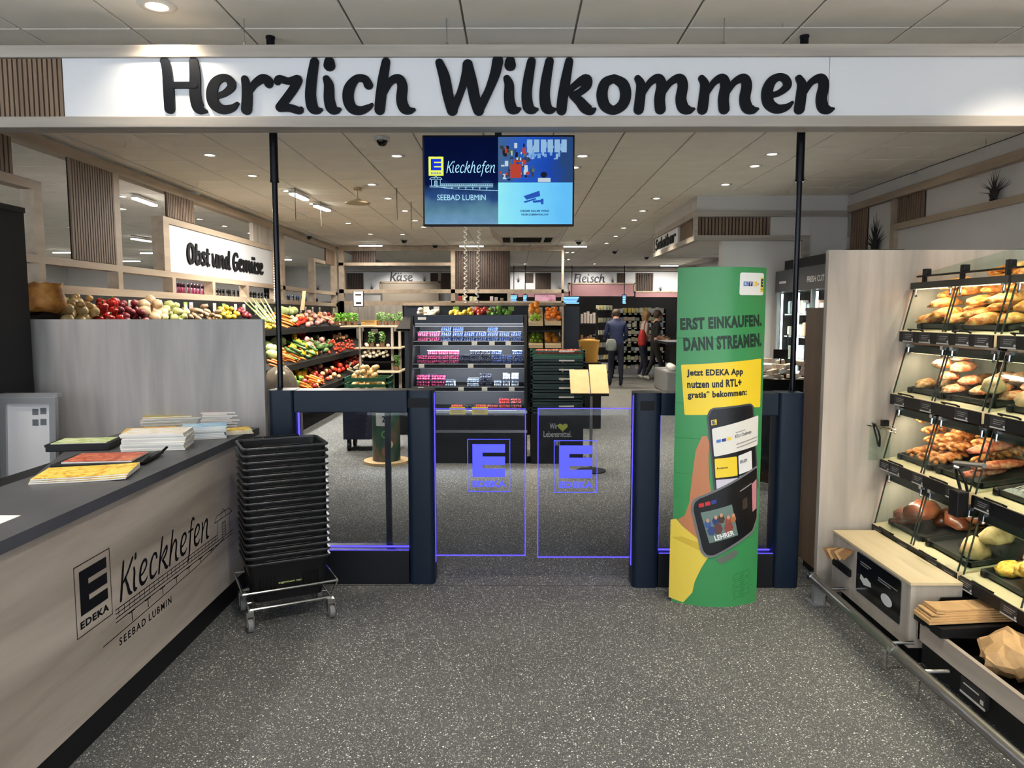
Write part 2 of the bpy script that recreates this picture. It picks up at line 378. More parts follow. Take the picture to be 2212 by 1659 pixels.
def pier(mb, M, a, b, w, h, d=0.001, t=0.002, flip=False):            # the line drawing of the sea bridge with its hut
    X = (lambda u: a+(w-u*w if flip else u*w)); 
    Q = lambda pts, tt=t: line2(mb, M, [(X(u), b+v*h) for u, v in pts], tt, d)
    Q([(.0,.28),(1.0,.28)]); Q([(.0,.20),(1,.20)]); Q([(.0,.36),(.82,.36)]); Q([(.0,.44),(.82,.44)])
    for i in range(24): Q([(.02+i*.034,.28),(.02+i*.034,.44)], t*.8)
    for i in range(7): Q([(.10+i*.11,.20),(.10+i*.11,.0+i*.018)], t*1.4); Q([(.08+i*.11,.185),(.12+i*.11,.185)], t)
    Q([(-.08,-.06),(.25,-.01),(.6,.06),(.78,.15),(.9,.24)])
    Q([(.83,.28),(.83,.78),(.80,.78),(.83,.92),(.965,.92),(1.0,.78),(.83,.78)]); Q([(.97,.28),(.97,.78)])
    Q([(.88,.28),(.88,.66),(.92,.66),(.92,.28)]); Q([(.87,.78),(.88,.92)]); Q([(.93,.78),(.92,.92)]); Q([(.88,.92),(.9,1.0),(.92,.92)])
    for i in range(5): Q([(.88,.34+i*.07),(.92,.34+i*.07)], t*.8)
# ------------------------------------------------------------------ shared materials
M_floor = floor_mat()
M_tile = mat('ceiling_tile_white', (240, 234, 222), .9, var=.03, vscale=3)
M_grid = mat('ceiling_grid_grey', (140, 134, 124), .7)
M_wall = mat('wall_paint_white', (205, 202, 198), .85, var=.02, vscale=2)
M_white = mat('white_board', (214, 216, 220), .45)
M_oakgrey = ramp_mat('grey_oak_upright', [(.25, (146, 138, 128)), (.5, (172, 163, 152)), (.75, (194, 184, 171))], 1.0, (9, 9, .9), .5, 8, distort=.4)
M_oakwall = ramp_mat('silver_oak_upright', [(.25, (138, 136, 136)), (.5, (160, 157, 156)), (.75, (182, 178, 176))], 1.0, (9, 9, .9), .5, 8, distort=.4)
M_oakflat = ramp_mat('grey_oak_lengthwise', [(.25, (142, 130, 118)), (.5, (172, 160, 147)), (.75, (194, 182, 168))], 1.0, (8, .8, 8), .5, 8, distort=.5)
M_oakbeam = ramp_mat('pale_oak_beam', [(.25, (140, 132, 124)), (.55, (168, 160, 150)), (.8, (182, 175, 166))], 1.0, (.7, 12, 14), .55, 7)
M_frame = ramp_mat('warm_oak_frame', [(.25, (158, 140, 118)), (.55, (178, 160, 138)), (.8, (192, 176, 155))], 1.0, (9, .8, 9), .55, 7)
M_boxtop = ramp_mat('bakery_oak', [(.25, (196, 176, 138)), (.55, (214, 196, 158)), (.8, (226, 210, 176))], 1.0, (8, .9, 8), .5, 7)
M_slat = ramp_mat('walnut_slat', [(.3, (110, 90, 72)), (.7, (136, 113, 92))], 1.0, (14, 14, 1), .6, 6)
M_slatdark = ramp_mat('dark_walnut_slat', [(.3, (62, 48, 40)), (.7, (84, 66, 54))], 1.0, (14, 14, 1), .6, 6)
M_slatback = mat('slat_backing_dark', (38, 31, 27), .8)
M_brown = ramp_mat('brown_laminate', [(.3, (92, 72, 52)), (.7, (118, 94, 70))], 1.0, (12, 12, .8), .5, 6)
M_black = mat('black_plastic', (13, 13, 15), .45, spec=.3)
M_blacklam = mat('black_laminate', (17, 18, 20), .5, spec=.3)
M_blackmat = mat('black_matt', (9, 9, 10), .8, spec=.2)
M_slate = mat('slate_worktop', (72, 73, 77), .45, var=.16, vscale=5, bump=.05)
M_navy = mat('anthracite_metal', (17, 30, 46), .4, spec=.25)
M_navy2 = mat('anthracite_metal_plain', (18, 20, 25), .45, spec=.3)
M_chrome = mat('chrome', (205, 205, 205), .18, metal=1)
M_steel = mat('brushed_steel', (150, 148, 142), .35, metal=.9)
M_alu = mat('aluminium', (176, 178, 180), .35, metal=.7)
M_glass = glassm('clear_glass', (240, 247, 244), .03)
M_blueglass = glassm('gate_glass', (238, 242, 248), .022)
M_ledblue = emis('blue_led_edge', (70, 60, 255), 1.5)
M_logo_blue = mat('blue_lit_print', (50, 55, 235), .4, emit=(58, 62, 250), es=.75)
M_ink = mat('black_print', (12, 13, 16), .65, spec=.2)
M_paper = mat('white_paper', (232, 230, 224), .7)
M_kraft = mat('kraft_paper', (196, 158, 108), .75, var=.12, vscale=14, bump=.25)
M_lens = emis('lamp_lens', (255, 240, 214), 14)
M_tube = emis('light_tube', (255, 252, 244), 6)
M_tagw = mat('price_card_white', (222, 222, 214), .6)
M_tagg = mat('price_card_green', (150, 196, 92), .6)
M_tagy = mat('price_card_yellow', (238, 208, 40), .6)

WARM = (1.0, .86, .68); NEUT = (1.0, .93, .84); COOL = (.93, .97, 1.0)
CEIL = 3.2
# ------------------------------------------------------------------ the setting
mb = MB(); mb.box(-15, -3, -.1, 6.2, 26, 0); floor = struct(mb.obj('floor', M_floor))
mb = MB(); mb.box(-1.55, 4.262, 0, .7, 4.268, .0012); mb.box(.7, 4.262, 0, 1.75, 4.268, .0012)
mb.obj('floor_joint', mat('joint_dark', (48, 48, 48), .6), floor)
mb = MB(); mb.box(-15, -3, CEIL+.012, 6.2, 26, CEIL+.1); ceiling = struct(mb.obj('ceiling', M_grid))
cx = [-4.035+.625*i for i in range(14)]; cx = cx[:-1]+[4.49] if cx[-1] > 4.49 else cx+[4.49]
rows = [1.884, 2.492, 3.1]+[3.708+.608*i for i in range(5)]+[6.748+.565*i for i in range(34)]
tile_meshes = {}
far = MB(); n_tiles = 0
for j in range(len(rows)-1):
    y0, y1 = rows[j], rows[j+1]
    xs = cx if y0 < 16.9 else [-4.035+.625*i for i in range(16)]
    if y1 > 25: continue
    for i in range(len(xs)-1):
        x0, x1 = xs[i], xs[i+1]; g = .006
        near = 3.5 < y0 < 15.2 and n_tiles < 290
        if not near: far.box(x0+g, y0+g, CEIL, x1-g, y1-g, CEIL+.012); continue
        key = (round(x1-x0, 3), round(y1-y0, 3))
        if key not in tile_meshes:
            a, b = (x1-x0)/2-g, (y1-y0)/2-g
            t = MB(); t.loft([[(-a+.004, -b+.004, 0), (a-.004, -b+.004, 0), (a-.004, b-.004, 0), (-a+.004, b-.004, 0)], [(-a, -b, .005), (a, -b, .005), (a, b, .005), (-a, b, .005)], [(-a, -b, .014), (a, -b, .014), (a, b, .014), (-a, b, .014)]])
            tile_meshes[key] = t.mesh('ceiling_tile', M_tile)
        o = bpy.data.objects.new('ceiling_tile', tile_meshes[key]); col.objects.link(o); o.parent = ceiling
        o.location = ((x0+x1)/2, (y0+y1)/2, CEIL); n_tiles += 1
for j in range(32):                                                   # the other hall, beyond the partition
    for i in range(8):
        y0 = 6.4+j*.6; x0 = -4.4-1.25*(i+1); far.box(x0+.006, y0+.006, CEIL, x0+1.244, y0+.594, CEIL+.012)
o = far.obj('far_ceiling_tile', M_tile, ceiling); o['kind'] = 'stuff'
mb = MB(); mb.box(-4.3, 3.9, CEIL-.004, -4.045, 17.6, CEIL+.012); mb.obj('ceiling_margin', M_tile, ceiling)
# walls
mb = MB(); mb.box(-15, 25, 0, 6.2, 25.2, 3.3); wall_back = struct(mb.obj('wall_back', M_wall))
mb = MB(); mb.box(-15.2, -1, 0, -15, 25.2, 3.3); struct(mb.obj('wall_left', M_wall))
mb = MB(); mb.box(4.55, -3, 0, 4.75, 10.3, 3.3); wall_right = struct(mb.obj('wall_right', M_wall))
mb = MB(); mb.box(6.0, 10.3, 0, 6.2, 25, 3.3); struct(mb.obj('wall_far_right', M_wall))
mb = MB(); mb.box(2.82, 10.25, 0, 4.6, 10.4, 2.64); struct(mb.obj('wall_salad_bar', M_wall))

def slat_panel(parent, M, w, h, n, depth=.02, single=True, name='slat_panel', sm=None):
    sm = sm or M_slat  # M maps (along, up, out)
    b = MB(); q = lambda a0, b0, a1, b1, d0, d1, k=b: k.add([M(a, c, d) for d in (d0, d1) for c in (b0, b1) for a in (a0, a1)], [(0,2,3,1),(4,5,7,6),(0,1,5,4),(2,6,7,3),(0,4,6,2),(1,3,7,5)])
    q(0, 0, w, h, 0, .008)
    p = b.obj(name, M_slatback, parent); p0 = w/n
    if single:
        for i in range(n):
            s = MB(); q(i*p0+p0*.16, .002, (i+1)*p0-p0*.16, h-.002, .008, .008+depth, s); s.obj('slat', sm, p)
    else:
        s = MB()
        for i in range(n): q(i*p0+p0*.16, .002, (i+1)*p0-p0*.16, h-.002, .008, .008+depth, s)
        s.obj('slat_row', sm, p)['kind'] = 'stuff'
    return p

# right wall: bulkhead band, oak trims, slats
mb = MB(); mb.box(4.5, -3, 3.06, 4.55, 10.2, 3.2); mb.box(2.45, 10.2, 3.0, 4.55, 10.25, 3.2); mb.box(2.45, 10.25, 3.0, 2.5, 13.2, 3.2)
struct(mb.obj('trim_1', M_wall))
mb = MB(); mb.box(4.47, -3, 2.97, 4.55, 10.17, 3.06); t2 = struct(mb.obj('trim_2', M_frame))
mb = MB(); mb.box(4.49, -3, 2.60, 4.55, 8.95, 2.67); mb.box(4.49, 8.95, 0, 4.55, 9.03, 2.97); struct(mb.obj('trim_3', M_frame))
mb = MB(); mb.box(2.42, 10.17, 2.92, 4.5, 10.25, 3.0); mb.box(2.42, 10.17, 2.60, 3.98, 10.25, 2.67); mb.box(3.9, 10.17, 2.3, 3.98, 10.25, 2.6); mb.box(3.98, 10.17, 2.3, 4.5, 10.25, 2.37)
mb.box(2.42, 10.25, 2.92, 2.5, 13.2, 3.0); mb.box(2.42, 10.25, 2.60, 2.5, 13.2, 2.67); mb.box(2.42, 10.17, 2.67, 2.47, 10.25, 2.92); mb.box(2.42, 13.14, 2.67, 2.5, 13.2, 2.92)
mb.box(2.5, 13.12, 2.60, 4.5, 13.2, 2.67)
t4 = struct(mb.obj('trim_4', M_oakbeam))
mb = MB(); mb.box(3.46, 10.21, 2.67, 4.5, 10.25, 2.92); mb.box(3.98, 10.21, 2.37, 4.5, 10.25, 2.67); mb.box(2.5, 10.25, 2.64, 4.6, 13.2, 2.66)
struct(mb.obj('trim_5', M_wall))
slat_panel(wall_right, plane((4.545, 8.93, 2.67), (0,-1,0), (0,0,1), (-1,0,0)), .56, .30, 11)
slat_panel(wall_right, plane((4.545, 10.16, 1.9), (0,-1,0), (0,0,1), (-1,0,0)), .46, 1.07, 7)
slat_panel(t4, plane((2.48, 10.245, 2.672), (1,0,0), (0,0,1), (0,-1,0)), .97, .245, 21)
slat_panel(t4, plane((2.49, 11.25, 2.672), (0,-1,0), (0,0,1), (-1,0,0)), .95, .245, 16, single=False)
sb = thing('hanging_sign', 'white salad bar sign board with dark script on oak fascia', 'sign', (2.46, 12.2, 2.67))
mb = MB(); mb.box(2.44, 11.3, 2.672, 2.5, 13.12, 2.915); mb.obj('board', M_white, sb)
L, w = script('Salatbar', .125, 1, .85); k = 1.62/w
solid_letters(L, lambda a, b, d: Vector((2.44-d, 13.03-a*k, 2.71+b)), .01, M_ink, sb)

# ------------------------------------------------------------------ lamps
ring_mb = MB(); ring_mb.lathe([(.045, -.002), (.05, -.008), (.078, -.006), (.085, 0), (.085, .004), (.045, .004)], n=24, cap=False)
ring_me = ring_mb.mesh('lamp_ring', mat('lamp_ring_white', (220, 216, 208), .4), True)
lens_mb = MB(); lens_mb.lathe([(.001, -.004), (.03, -.005), (.046, -.001)], n=20, cap=True); lens_me = lens_mb.mesh('lamp_lens', M_lens)
def downlight(x, y, e=30, colr=WARM, spread=95, z=CEIL, aim=None, big=1.0, label='round recessed downlight glowing in the tiled ceiling of the sales floor', group='ceiling downlights'):
    t = thing('downlight', label, 'ceiling light', (x, y, z-.001), 0, group); t.scale = (big,)*3
    for nm, me in (('lamp_ring', ring_me), ('lamp_lens', lens_me)):
        o = bpy.data.objects.new(nm, me); col.objects.link(o); o.parent = t
    ld = bpy.data.lights.new('downlight_bulb', 'SPOT'); ld.energy = e; ld.color = colr; ld.spot_size = R(spread); ld.spot_blend = .7; ld.shadow_soft_size = .05
    lo = bpy.data.objects.new('downlight_bulb', ld); col.objects.link(lo); lo.parent = t; lo.location = (0, 0, -.02)
    if aim: lo.rotation_euler = Vector(aim).to_track_quat('-Z', 'Y').to_euler()
    return t
E1 = 112; DLN = {}
for px, py in ((453,334),(545,379),(857,336),(803,398),(838,428),(875,455),(897,476),(620,412),(675,440),(752,482),(800,505),(870,506),(915,490),(1258,336),(1240,361),(1630,358),(1668,332),(1567,398),(1418,428),(1388,455),(1370,475),(1347,492),(1330,510),(1310,525)):
    x, y, _ = gnd(px, py, CEIL)
    rw = 'nearest the oak partition' if x < -2.6 else 'left of the monitor' if x < 0 else 'just right of the monitor' if x < 1.2 else 'leading to the meat sign' if x < 2.3 else 'before the salad bar'
    DLN[rw] = DLN.get(rw, 0)+1
    downlight(x, y, E1, WARM, label='round recessed downlight, %s back in the ceiling row %s' % (ORD[DLN[rw]-1], rw))
for px, py in ((153,393),(154,491),(265,424),(265,451),(343,472),(431,473),(485,488),(540,503)):
    x, y, _ = gnd(px, py, CEIL); downlight(x, y, 85, NEUT, label='round recessed downlight seen through the openings of the oak partition', group='downlights beyond the partition')
for px, py in ((1225,545),(1237,545),(1217,560),(1228,560),(1215,571)):
    x, y, _ = gnd(px, py, CEIL); downlight(x, y, 80, NEUT, label='round downlight far back before the meat counter', group='downlights at the back')
downlight(-1.86, 4.0, 18, WARM, 120, big=1.15, label='large round downlight shining on the top beam of the welcome sign', group='entrance downlights', aim=(0, .1, -1))
for x, y in ((-2.9, 2.4), (-.6, 2.5), (1.0, 2.5), (2.75, 2.9), (2.7, 3.7), (-2.4, .6), (0, .6), (2.4, .6), (-3.0, 3.5), (1.75, 2.75), (2.3, 2.2)):  # added spots out of view, brightening the lobby and the bakery side
    downlight(x, y, 54 if x < 1.2 else 34, WARM if x > 1.2 else NEUT, 105, label='round downlight added out of view in the ceiling of the entrance lobby', group='added lobby downlights')
for x, lab in ((2.5, 'round spot lamp lighting the meat lettering'), (-3.8, 'round spot lamp lighting the cheese lettering'), (.3, 'round spot lamp between the two counter signs')): downlight(x, 23.6, 75, NEUT, 100, aim=(0, .75, -1), label=lab, group='counter sign spots')
# linear lamps
def linear(p0, p1, e, label, w=.09):
    p0, p1 = Vector(p0), Vector(p1); c = (p0+p1)/2; d = p1-p0; a = math.atan2(d.y, d.x); l = d.length
    t = thing('linear_light', label, 'ceiling light', c, a, 'linear ceiling lights')
    b = MB(); b.box(-l/2, -w/2, .02, l/2, w/2, .05); b.obj('housing', mat('lamp_housing', (200, 200, 196), .5), t, local=True)
    b = MB(); b.box(-l/2+.01, -w/2+.008, .0, l/2-.01, w/2-.008, .02); b.obj('diffuser', M_tube, t, local=True)
    ld = bpy.data.lights.new('linear_bulb', 'AREA'); ld.shape = 'RECTANGLE'; ld.size = l; ld.size_y = w; ld.energy = e; ld.color = NEUT
    lo = bpy.data.objects.new('linear_bulb', ld); col.objects.link(lo); lo.parent = t; lo.location = (0, 0, -.01)
z = CEIL-.08
for a, b, lab in (((290,430),(335,446),'bright white tube light behind the slatted panel of the partition'), ((285,517),(325,523),'white tube light far behind the gap beside the fruit sign'),
        ((115,547),(160,547),'far white tube light low behind the oak post by the black cabinet'), ((303,548),(350,548),'far white tube light just above the middle rail of the partition'), ((262,565),(303,565),'farthest white tube light low above the middle rail of the partition'),
        ((630,420),(662,434),'slanting tube light in the ceiling right of the black pole, upper one'), ((682,447),(710,457),'slanting tube light in the ceiling right of the black pole, lower one'),
        ((775,532),(826,532),'tube light on the ceiling above the cheese sign'), ((992,533),(1045,533),'tube light on the ceiling below the monitor, behind the coiled strings'), ((1217,534),(1268,534),'tube light on the ceiling above the meat sign'), ((1427,575),(1465,575),'far tube light beneath the salad bar fascia'),
        ((609,562),(630,562),'short tube light far left of the dark column')):
    linear(gnd(*a, z), gnd(*b, z), 14 if 530 < a[1] < 536 else 45, lab)

# ------------------------------------------------------------------ welcome beam
SY = 4.12
def S(px, py): return at(px, py, SY)
zt, zb = S(1106, 95)[2], S(1106, 274)[2]; zt2, zb2 = S(1106, 122)[2], S(1106, 250)[2]
ws = thing('welcome_sign', 'long oak and white welcome beam with black brush lettering hung over the entrance', 'sign', (0, SY, zb))
mb = MB(); mb.rbox(-4.2, SY, zt2, 4.47, SY+.13, zt, .004); mb.obj('top_beam', M_oakbeam, ws)
mb = MB(); mb.rbox(-4.2, SY, zb, 4.47, SY+.13, zb2, .004); mb.obj('bottom_beam', M_oakbeam, ws)
xl = S(132, 180)[0]; xr = S(1794, 180)[0]
mb = MB(); mb.box(xl, SY+.02, zb2, xr-.0015, SY+.11, zt2); mb.obj('white_panel', M_white, ws)
mb = MB(); mb.box(xr+.0015, SY+.02, zb2, 4.47, SY+.11, zt2); mb.obj('white_panel', M_white, ws)
mb = MB(); mb.box(-4.2, SY+.04, zb2, xl, SY+.11, zt2); mb.obj('slat_backing', M_slatback, ws)
slat_panel(ws, plane((xl-.027*36, SY+.04, zb2), (1,0,0), (0,0,1), (0,-1,0)), .027*36, zt2-zb2, 36, .016)
x0, y0 = S(349, 248)[0], S(349, 243)[2]; sc_px = SY/FPX*1.003
def word(text, px0, px1):
    L, w = script(text, 76.5*sc_px, 1.02); a0 = S(px0, 248)[0]; k = (S(px1, 248)[0]-a0)/(w*.985)
    solid_letters(L, lambda a, b, d: Vector((a0+a*k, SY+.02-d, y0+b)), .014, mat('glossy_black_letter', (9, 13, 20), .5, spec=.15), ws)
word('Herzlich', 349, 890); word('Willkommen', 942, 1794)
for px in (520, 963, 1570):
    x = S(px, 95)[0]; mb = MB(); mb.cyl((x, SY+.06, zt), (x, SY+.06, CEIL), .0025, 6); mb.cyl((x, SY+.06, zt), (x, SY+.06, zt+.03), .007, 8); mb.obj('hanging_wire', M_steel, ws)
# poles that run from the gates up to the ceiling
for px, xx, lab in ((597, -1.415, 'thin black telescopic pole rising from the dark gate beside the basket stack'), (1733, 1.665, 'thin black telescopic pole rising behind the green cardboard display')):
    t = thing('support_pole', lab, 'pole', (xx, 4.44, 1.15))
    mb = MB(); mb.cyl((xx, 4.44, 1.15), (xx, 4.44, 2.5), .0165, 16); mb.obj('lower_tube', mat('black_tube', (20, 22, 28), .25, metal=.6), t, 'auto')
    mb = MB(); mb.cyl((xx, 4.44, 2.38), (xx, 4.44, CEIL), .024, 16); mb.cyl((xx, 4.44, 2.375), (xx, 4.44, 2.39), .026, 16); mb.obj('upper_tube', MATS['black_tube'], t, 'auto')
    mb = MB(); mb.cyl((xx, 4.44, CEIL-.012), (xx, 4.44, CEIL), .027, 16); mb.obj('ceiling_plate', MATS['black_tube'], t, 'auto')

# ------------------------------------------------------------------ monitor
MY = 4.6
a = at(912, 292, MY); b = at(1240, 488, MY); x0, x1, z1, z0 = a[0], b[0], a[2], b[2]
mo = thing('monitor', 'black flat monitor hung under the beam showing the shop logo and a camera picture', 'monitor', ((x0+x1)/2, MY, z0))
mb = MB(); mb.rbox(x0, MY, z0, x1, MY+.05, z1, .004); mb.obj('housing', M_black, mo)
xm = at(1076, 300, MY)[0]; mb = MB(); mb.box(xm-.02, MY+.05, z1-.3, xm+.02, MY+.08, CEIL); mb.box(xm-.02, MY+.01, z1, xm+.02, MY+.08, z1+.03); mb.obj('ceiling_mount', M_black, mo)
bz = .011; F = MY-.001; SM = plane((x0, F, z0), (1,0,0), (0,0,1), (0,-1,0)); W, Hh = x1-x0, z1-z0
sp = (xm-x0); hz = .48*Hh
mb = MB(); rect(mb, SM, bz, bz, sp, Hh-bz, 0)
gl = gradient_mat('screen_night', 2, z0, z1, [(.05, (120, 160, 205)), (.28, (86, 128, 150)), (.45, (40, 70, 120)), (.62, (8, 20, 62)), (1, (5, 14, 48))], .5)
s1 = mb.obj('logo_picture', gl, mo)
mb = MB(); rect(mb, SM, sp, bz, W-bz, hz, 0); s3 = mb.obj('notice_picture', gradient_mat('screen_sky', 0, x0+sp, x1, [(.0, (150, 235, 235)), (.5, (120, 208, 245)), (1, (96, 185, 240))], .48), mo)
mb = MB(); rect(mb, SM, sp, hz, W-bz, Hh-bz, 0); s2 = mb.obj('camera_picture', gradient_mat('screen_cctv', 0, x0+sp, x1, [(.1, (70, 100, 130)), (.45, (40, 90, 190)), (.8, (30, 70, 170)), (1, (40, 70, 120))], .45), mo)
c2 = lambda n, rgb, s=.52: emis('screen_'+n, rgb, s)
mb = MB(); rect(mb, SM, W*.04, Hh*.555, W*.138, Hh*.765, .001); mb.obj('emblem_ground', c2('yellow', (225, 236, 90)), s1)
mb = MB(); big_e(mb, SM, W*.055, Hh*.615, W*.068, Hh*.125, .0015); put_text(mb, SM, 'EDEKA', W*.055, Hh*.573, W*.068, Hh*.02, .02, .0015); mb.obj('emblem_print', c2('blue', (24, 50, 205)), s1)
mb = MB(); L, w = script('Kieckhefen', Hh*.095, .55, 1, .22); k = W*.325/w
flat_letters(mb, L, lambda a, b, d: SM(W*.155+a*k, Hh*.585+b, .0015)); pier(mb, SM, W*.045, Hh*.40, W*.42, Hh*.15, .0015, .0025, True)
put_text(mb, SM, 'SEEBAD LUBMIN', W*.095, Hh*.285, W*.32, Hh*.062, .0, .0015); mb.obj('logo_print', c2('pale', (170, 225, 245)), s1)
mb = MB(); rr = random.Random(3)
cc = [(190,70,55),(70,90,110),(150,190,225),(30,34,46),(200,215,225),(120,170,225),(60,60,70),(90,120,90)]
mb = MB(); mm = []
for i in range(190):
    u = rr.random(); v = rr.random(); q = rr.choice([2,5]) if v > .6 and u > .4 else rr.choice([0,1,3,4,6,7])
    if u > .5 and v < .62: continue
    mb.k = q; ww = rr.uniform(.006, .022); hh = rr.uniform(.008, .035)
    rect(mb, SM, sp+.01+u*(W-bz-sp-.05), hz+.01+v*(Hh-bz-hz-.07), sp+.01+u*(W-bz-sp-.05)+ww, hz+.01+v*(Hh-bz-hz-.07)+hh, .0006+i*.000008)
mb.k = 0; rect(mb, SM, sp+W*.08, hz+Hh*.05, sp+W*.15, hz+Hh*.2, .0024)
mb.k = 2; 
for i in range(6): rect(mb, SM, sp+W*(.19+i*.045), hz+Hh*.33, sp+W*(.225+i*.045), hz+Hh*.47, .0024)
mb.k = 3; mb.add([SM(sp+W*.30+W*.022*math.cos(t*.785), hz+Hh*.085+Hh*.035*math.sin(t*.785), .0026) for t in range(8)], [list(range(8))])
mb.k = 4; rect(mb, SM, sp+W*.262, hz+.002, sp+W*.345, hz+Hh*.05, .0026)
mb.obj('camera_view', [c2('cctv%d' % i, c, .42) for i, c in enumerate(cc)], s2)
mb = MB(); q = lambda pts: mb.add([SM(sp+W*.29+u*W, Hh*.24+v*Hh, .001) for u, v in pts], [list(range(len(pts)))])
ox, oz = W*.655, Hh*.24
q = lambda pts: mb.add([SM(ox+u*W, oz+v*Hh, .001) for u, v in pts], [list(range(len(pts)))])
q([(.01,.09),(.115,.15),(.12,.09),(.03,.05)]); q([(.01,.03),(.09,.07),(.095,.055),(.02,.015)]); q([(.07,.04),(.13,.05),(.13,.025),(.075,.015)]); q([(.125,.06),(.142,.06),(.142,.0),(.125,.0)])
mb.obj('camera_icon', c2('icon', (40, 80, 170)), s3)
mb = MB(); put_text(mb, SM, 'DIESER RAUM WIRD', W*.645, Hh*.155, W*.19, Hh*.022, .03); put_text(mb, SM, 'VIDEOÜBERWACHT', W*.648, Hh*.115, W*.183, Hh*.026, .03); mb.obj('notice_print', c2('ink', (25, 60, 105)), s3)
# ------------------------------------------------------------------ information counter
CX = -1.575; CZ = .915
ct = thing('service_counter', 'angled oak service counter with dark worktop and printed shop logo', 'counter', (-2.0, 2.8, 0))
far_y = 4.44
mb = MB(); mb.box(-2.3, .9, .0, CX-.01, far_y, .115); mb.obj('plinth', M_blacklam, ct)
mb = MB(); mb.box(CX-.035, .9, .115, CX, far_y, CZ-.042); mb.obj('front_panel', M_oakflat, ct)
mb = MB(); mb.box(-2.3, .9, .115, CX-.036, far_y, CZ-.043); mb.obj('body', M_blacklam, ct)
mb = MB(); mb.prism([(CX+.012, .9), (CX+.012, far_y+.03), (-2.30, far_y+.03), (-2.30, 3.75), (-2.06, 3.12), (-2.06, .9)], CZ-.042, CZ); mb.obj('worktop', M_slate, ct)
# print on the front: a runs away along the counter (+Y is to the far right), b is height
CM = plane((CX, 0, 0), (0,1,0), (0,0,1), (1,0,0))
def cw(px, py):
    a = at(px, py, 1.0); t = CX/a[0]; return t, EYE+(a[2]-EYE)*t
ya, zb_ = cw(158, 1390); yb, zt_ = cw(235, 1190)
e0, e1 = cw(157, 1215)[0], cw(236, 1190)[0]
pr = MB()
ez0, ez1 = cw(160, 1388)[1], cw(157, 1228)[1]
frame2(pr, CM, e0, ez0, e1, ez1, .0035); ew = e1-e0
big_e(pr, CM, e0+ew*.13, ez0+(ez1-ez0)*.28, ew*.76, (ez1-ez0)*.62)
put_text(pr, CM, 'EDEKA', e0+ew*.1, ez0+(ez1-ez0)*.1, ew*.8, (ez1-ez0)*.105, .045, space=1.14)
pr.obj('shop_emblem', M_ink, ct)
k0, kz = cw(256, 1285); k1, kz1 = cw(452, 1165)
pr = MB(); L, w = script('Kieckhefen', .112, .6, 1, .2); k = (k1-k0)/w
flat_letters(pr, L, lambda a, b, d: CM(k0+a*k, kz*.5+kz1*.5-.012+b*1.0, .0015)); pr.obj('shop_name', M_ink, ct)
p0, pz = cw(250, 1345); p1, pz1 = cw(503, 1165)
pr = MB(); pier(pr, CM, p0, cw(280, 1345)[1], p1-p0, cw(480, 1100)[1]-cw(280, 1345)[1], .001, .004); pr.obj('pier_drawing', M_ink, ct)
t0, tz = cw(258, 1398); t1, _ = cw(371, 1320)
pr = MB(); put_text(pr, CM, 'SEEBAD', t0, tz+.004, (t1-t0)*.47, .032, .022, space=1.35); pr.obj('place_name', M_ink, ct); pr = MB(); put_text(pr, CM, 'LUBMIN', t0+(t1-t0)*.53, tz+.004, (t1-t0)*.47, .032, .022, space=1.35); pr.obj('place_name', M_ink, ct)

# screen wall behind the counter
WY = 4.50; a = at(568, 690, WY); xl = at(66, 700, WY)[0]
mb = MB(); mb.box(xl-.6, WY, 0, a[0]-.003, WY+.04, a[2]); o = mb.obj('screen_wall', M_oakwall)
tag(o, 'waist-high silver oak screen wall behind the service counter', 'partition')
bc = thing('tall_cabinet', 'tall matt black cabinet at the end of the counter', 'cabinet', (-3.3, 3.6, 0))
ztop = at(55, 449, 4.44)[2]; xk = at(62, 640, 4.44)[0]
mb = MB(); mb.box(-3.7, 2.9, .08, xk, 4.44, ztop-.03); mb.obj('body', M_blacklam, bc)
mb = MB(); mb.box(-3.72, 2.89, ztop-.03, xk+.006, 4.445, ztop); mb.obj('top_board', M_blacklam, bc)
mb = MB(); mb.box(-3.68, 2.92, 0, xk-.02, 4.42, .08); mb.obj('plinth', M_blackmat, bc)
for y in (3.4, 3.92):
    mb = MB(); mb.box(xk, y, .1, xk+.003, y+.004, ztop-.05); mb.obj('door_gap', M_blackmat, bc)

# poster board leaning behind the counter
pb = thing('poster_board', 'white poster board in a rounded aluminium frame leaning behind the counter', 'poster board', (-2.73, 4.15, 0))
zt3 = 1.14; lean = .07
BM = lambda a, b, d: Vector((-2.885+a, 4.05+b*lean-d, b))
mb = MB()
def bbar(a0, b0, a1, b1, d0, d1): mb.add([BM(a, b, d) for d in (d0, d1) for b in (b0, b1) for a in (a0, a1)], [(0,2,3,1),(4,5,7,6),(0,1,5,4),(2,6,7,3),(0,4,6,2),(1,3,7,5)])
pw = .315
bbar(0, 0, .035, zt3, 0, .028); bbar(pw-.035, 0, pw, zt3, 0, .028); bbar(.035, zt3-.035, pw-.035, zt3, 0, .028); bbar(.035, .0, pw-.035, .035, 0, .028)
mb.obj('frame', M_alu, pb)
mb = MB(); bbar(.03, .03, pw-.03, zt3-.03, .004, .012); mb.obj('panel', mat('board_face', (205, 205, 208), .35), pb)
mb = MB(); bbar(-.005, zt3, pw+.005, zt3+.02, -.03, .02); mb.obj('rear_rail', M_alu, pb)
mb = MB()
for i, (u, v) in enumerate(((.0,.06),(.045,.065),(.0,.0),(.045,.003))): rect(mb, BM, .175+u, .98+v, .21+u, 1.015+v, .0125)
mb.obj('small_pictogram', mat('pictogram_grey', (92, 98, 104), .6), pb)

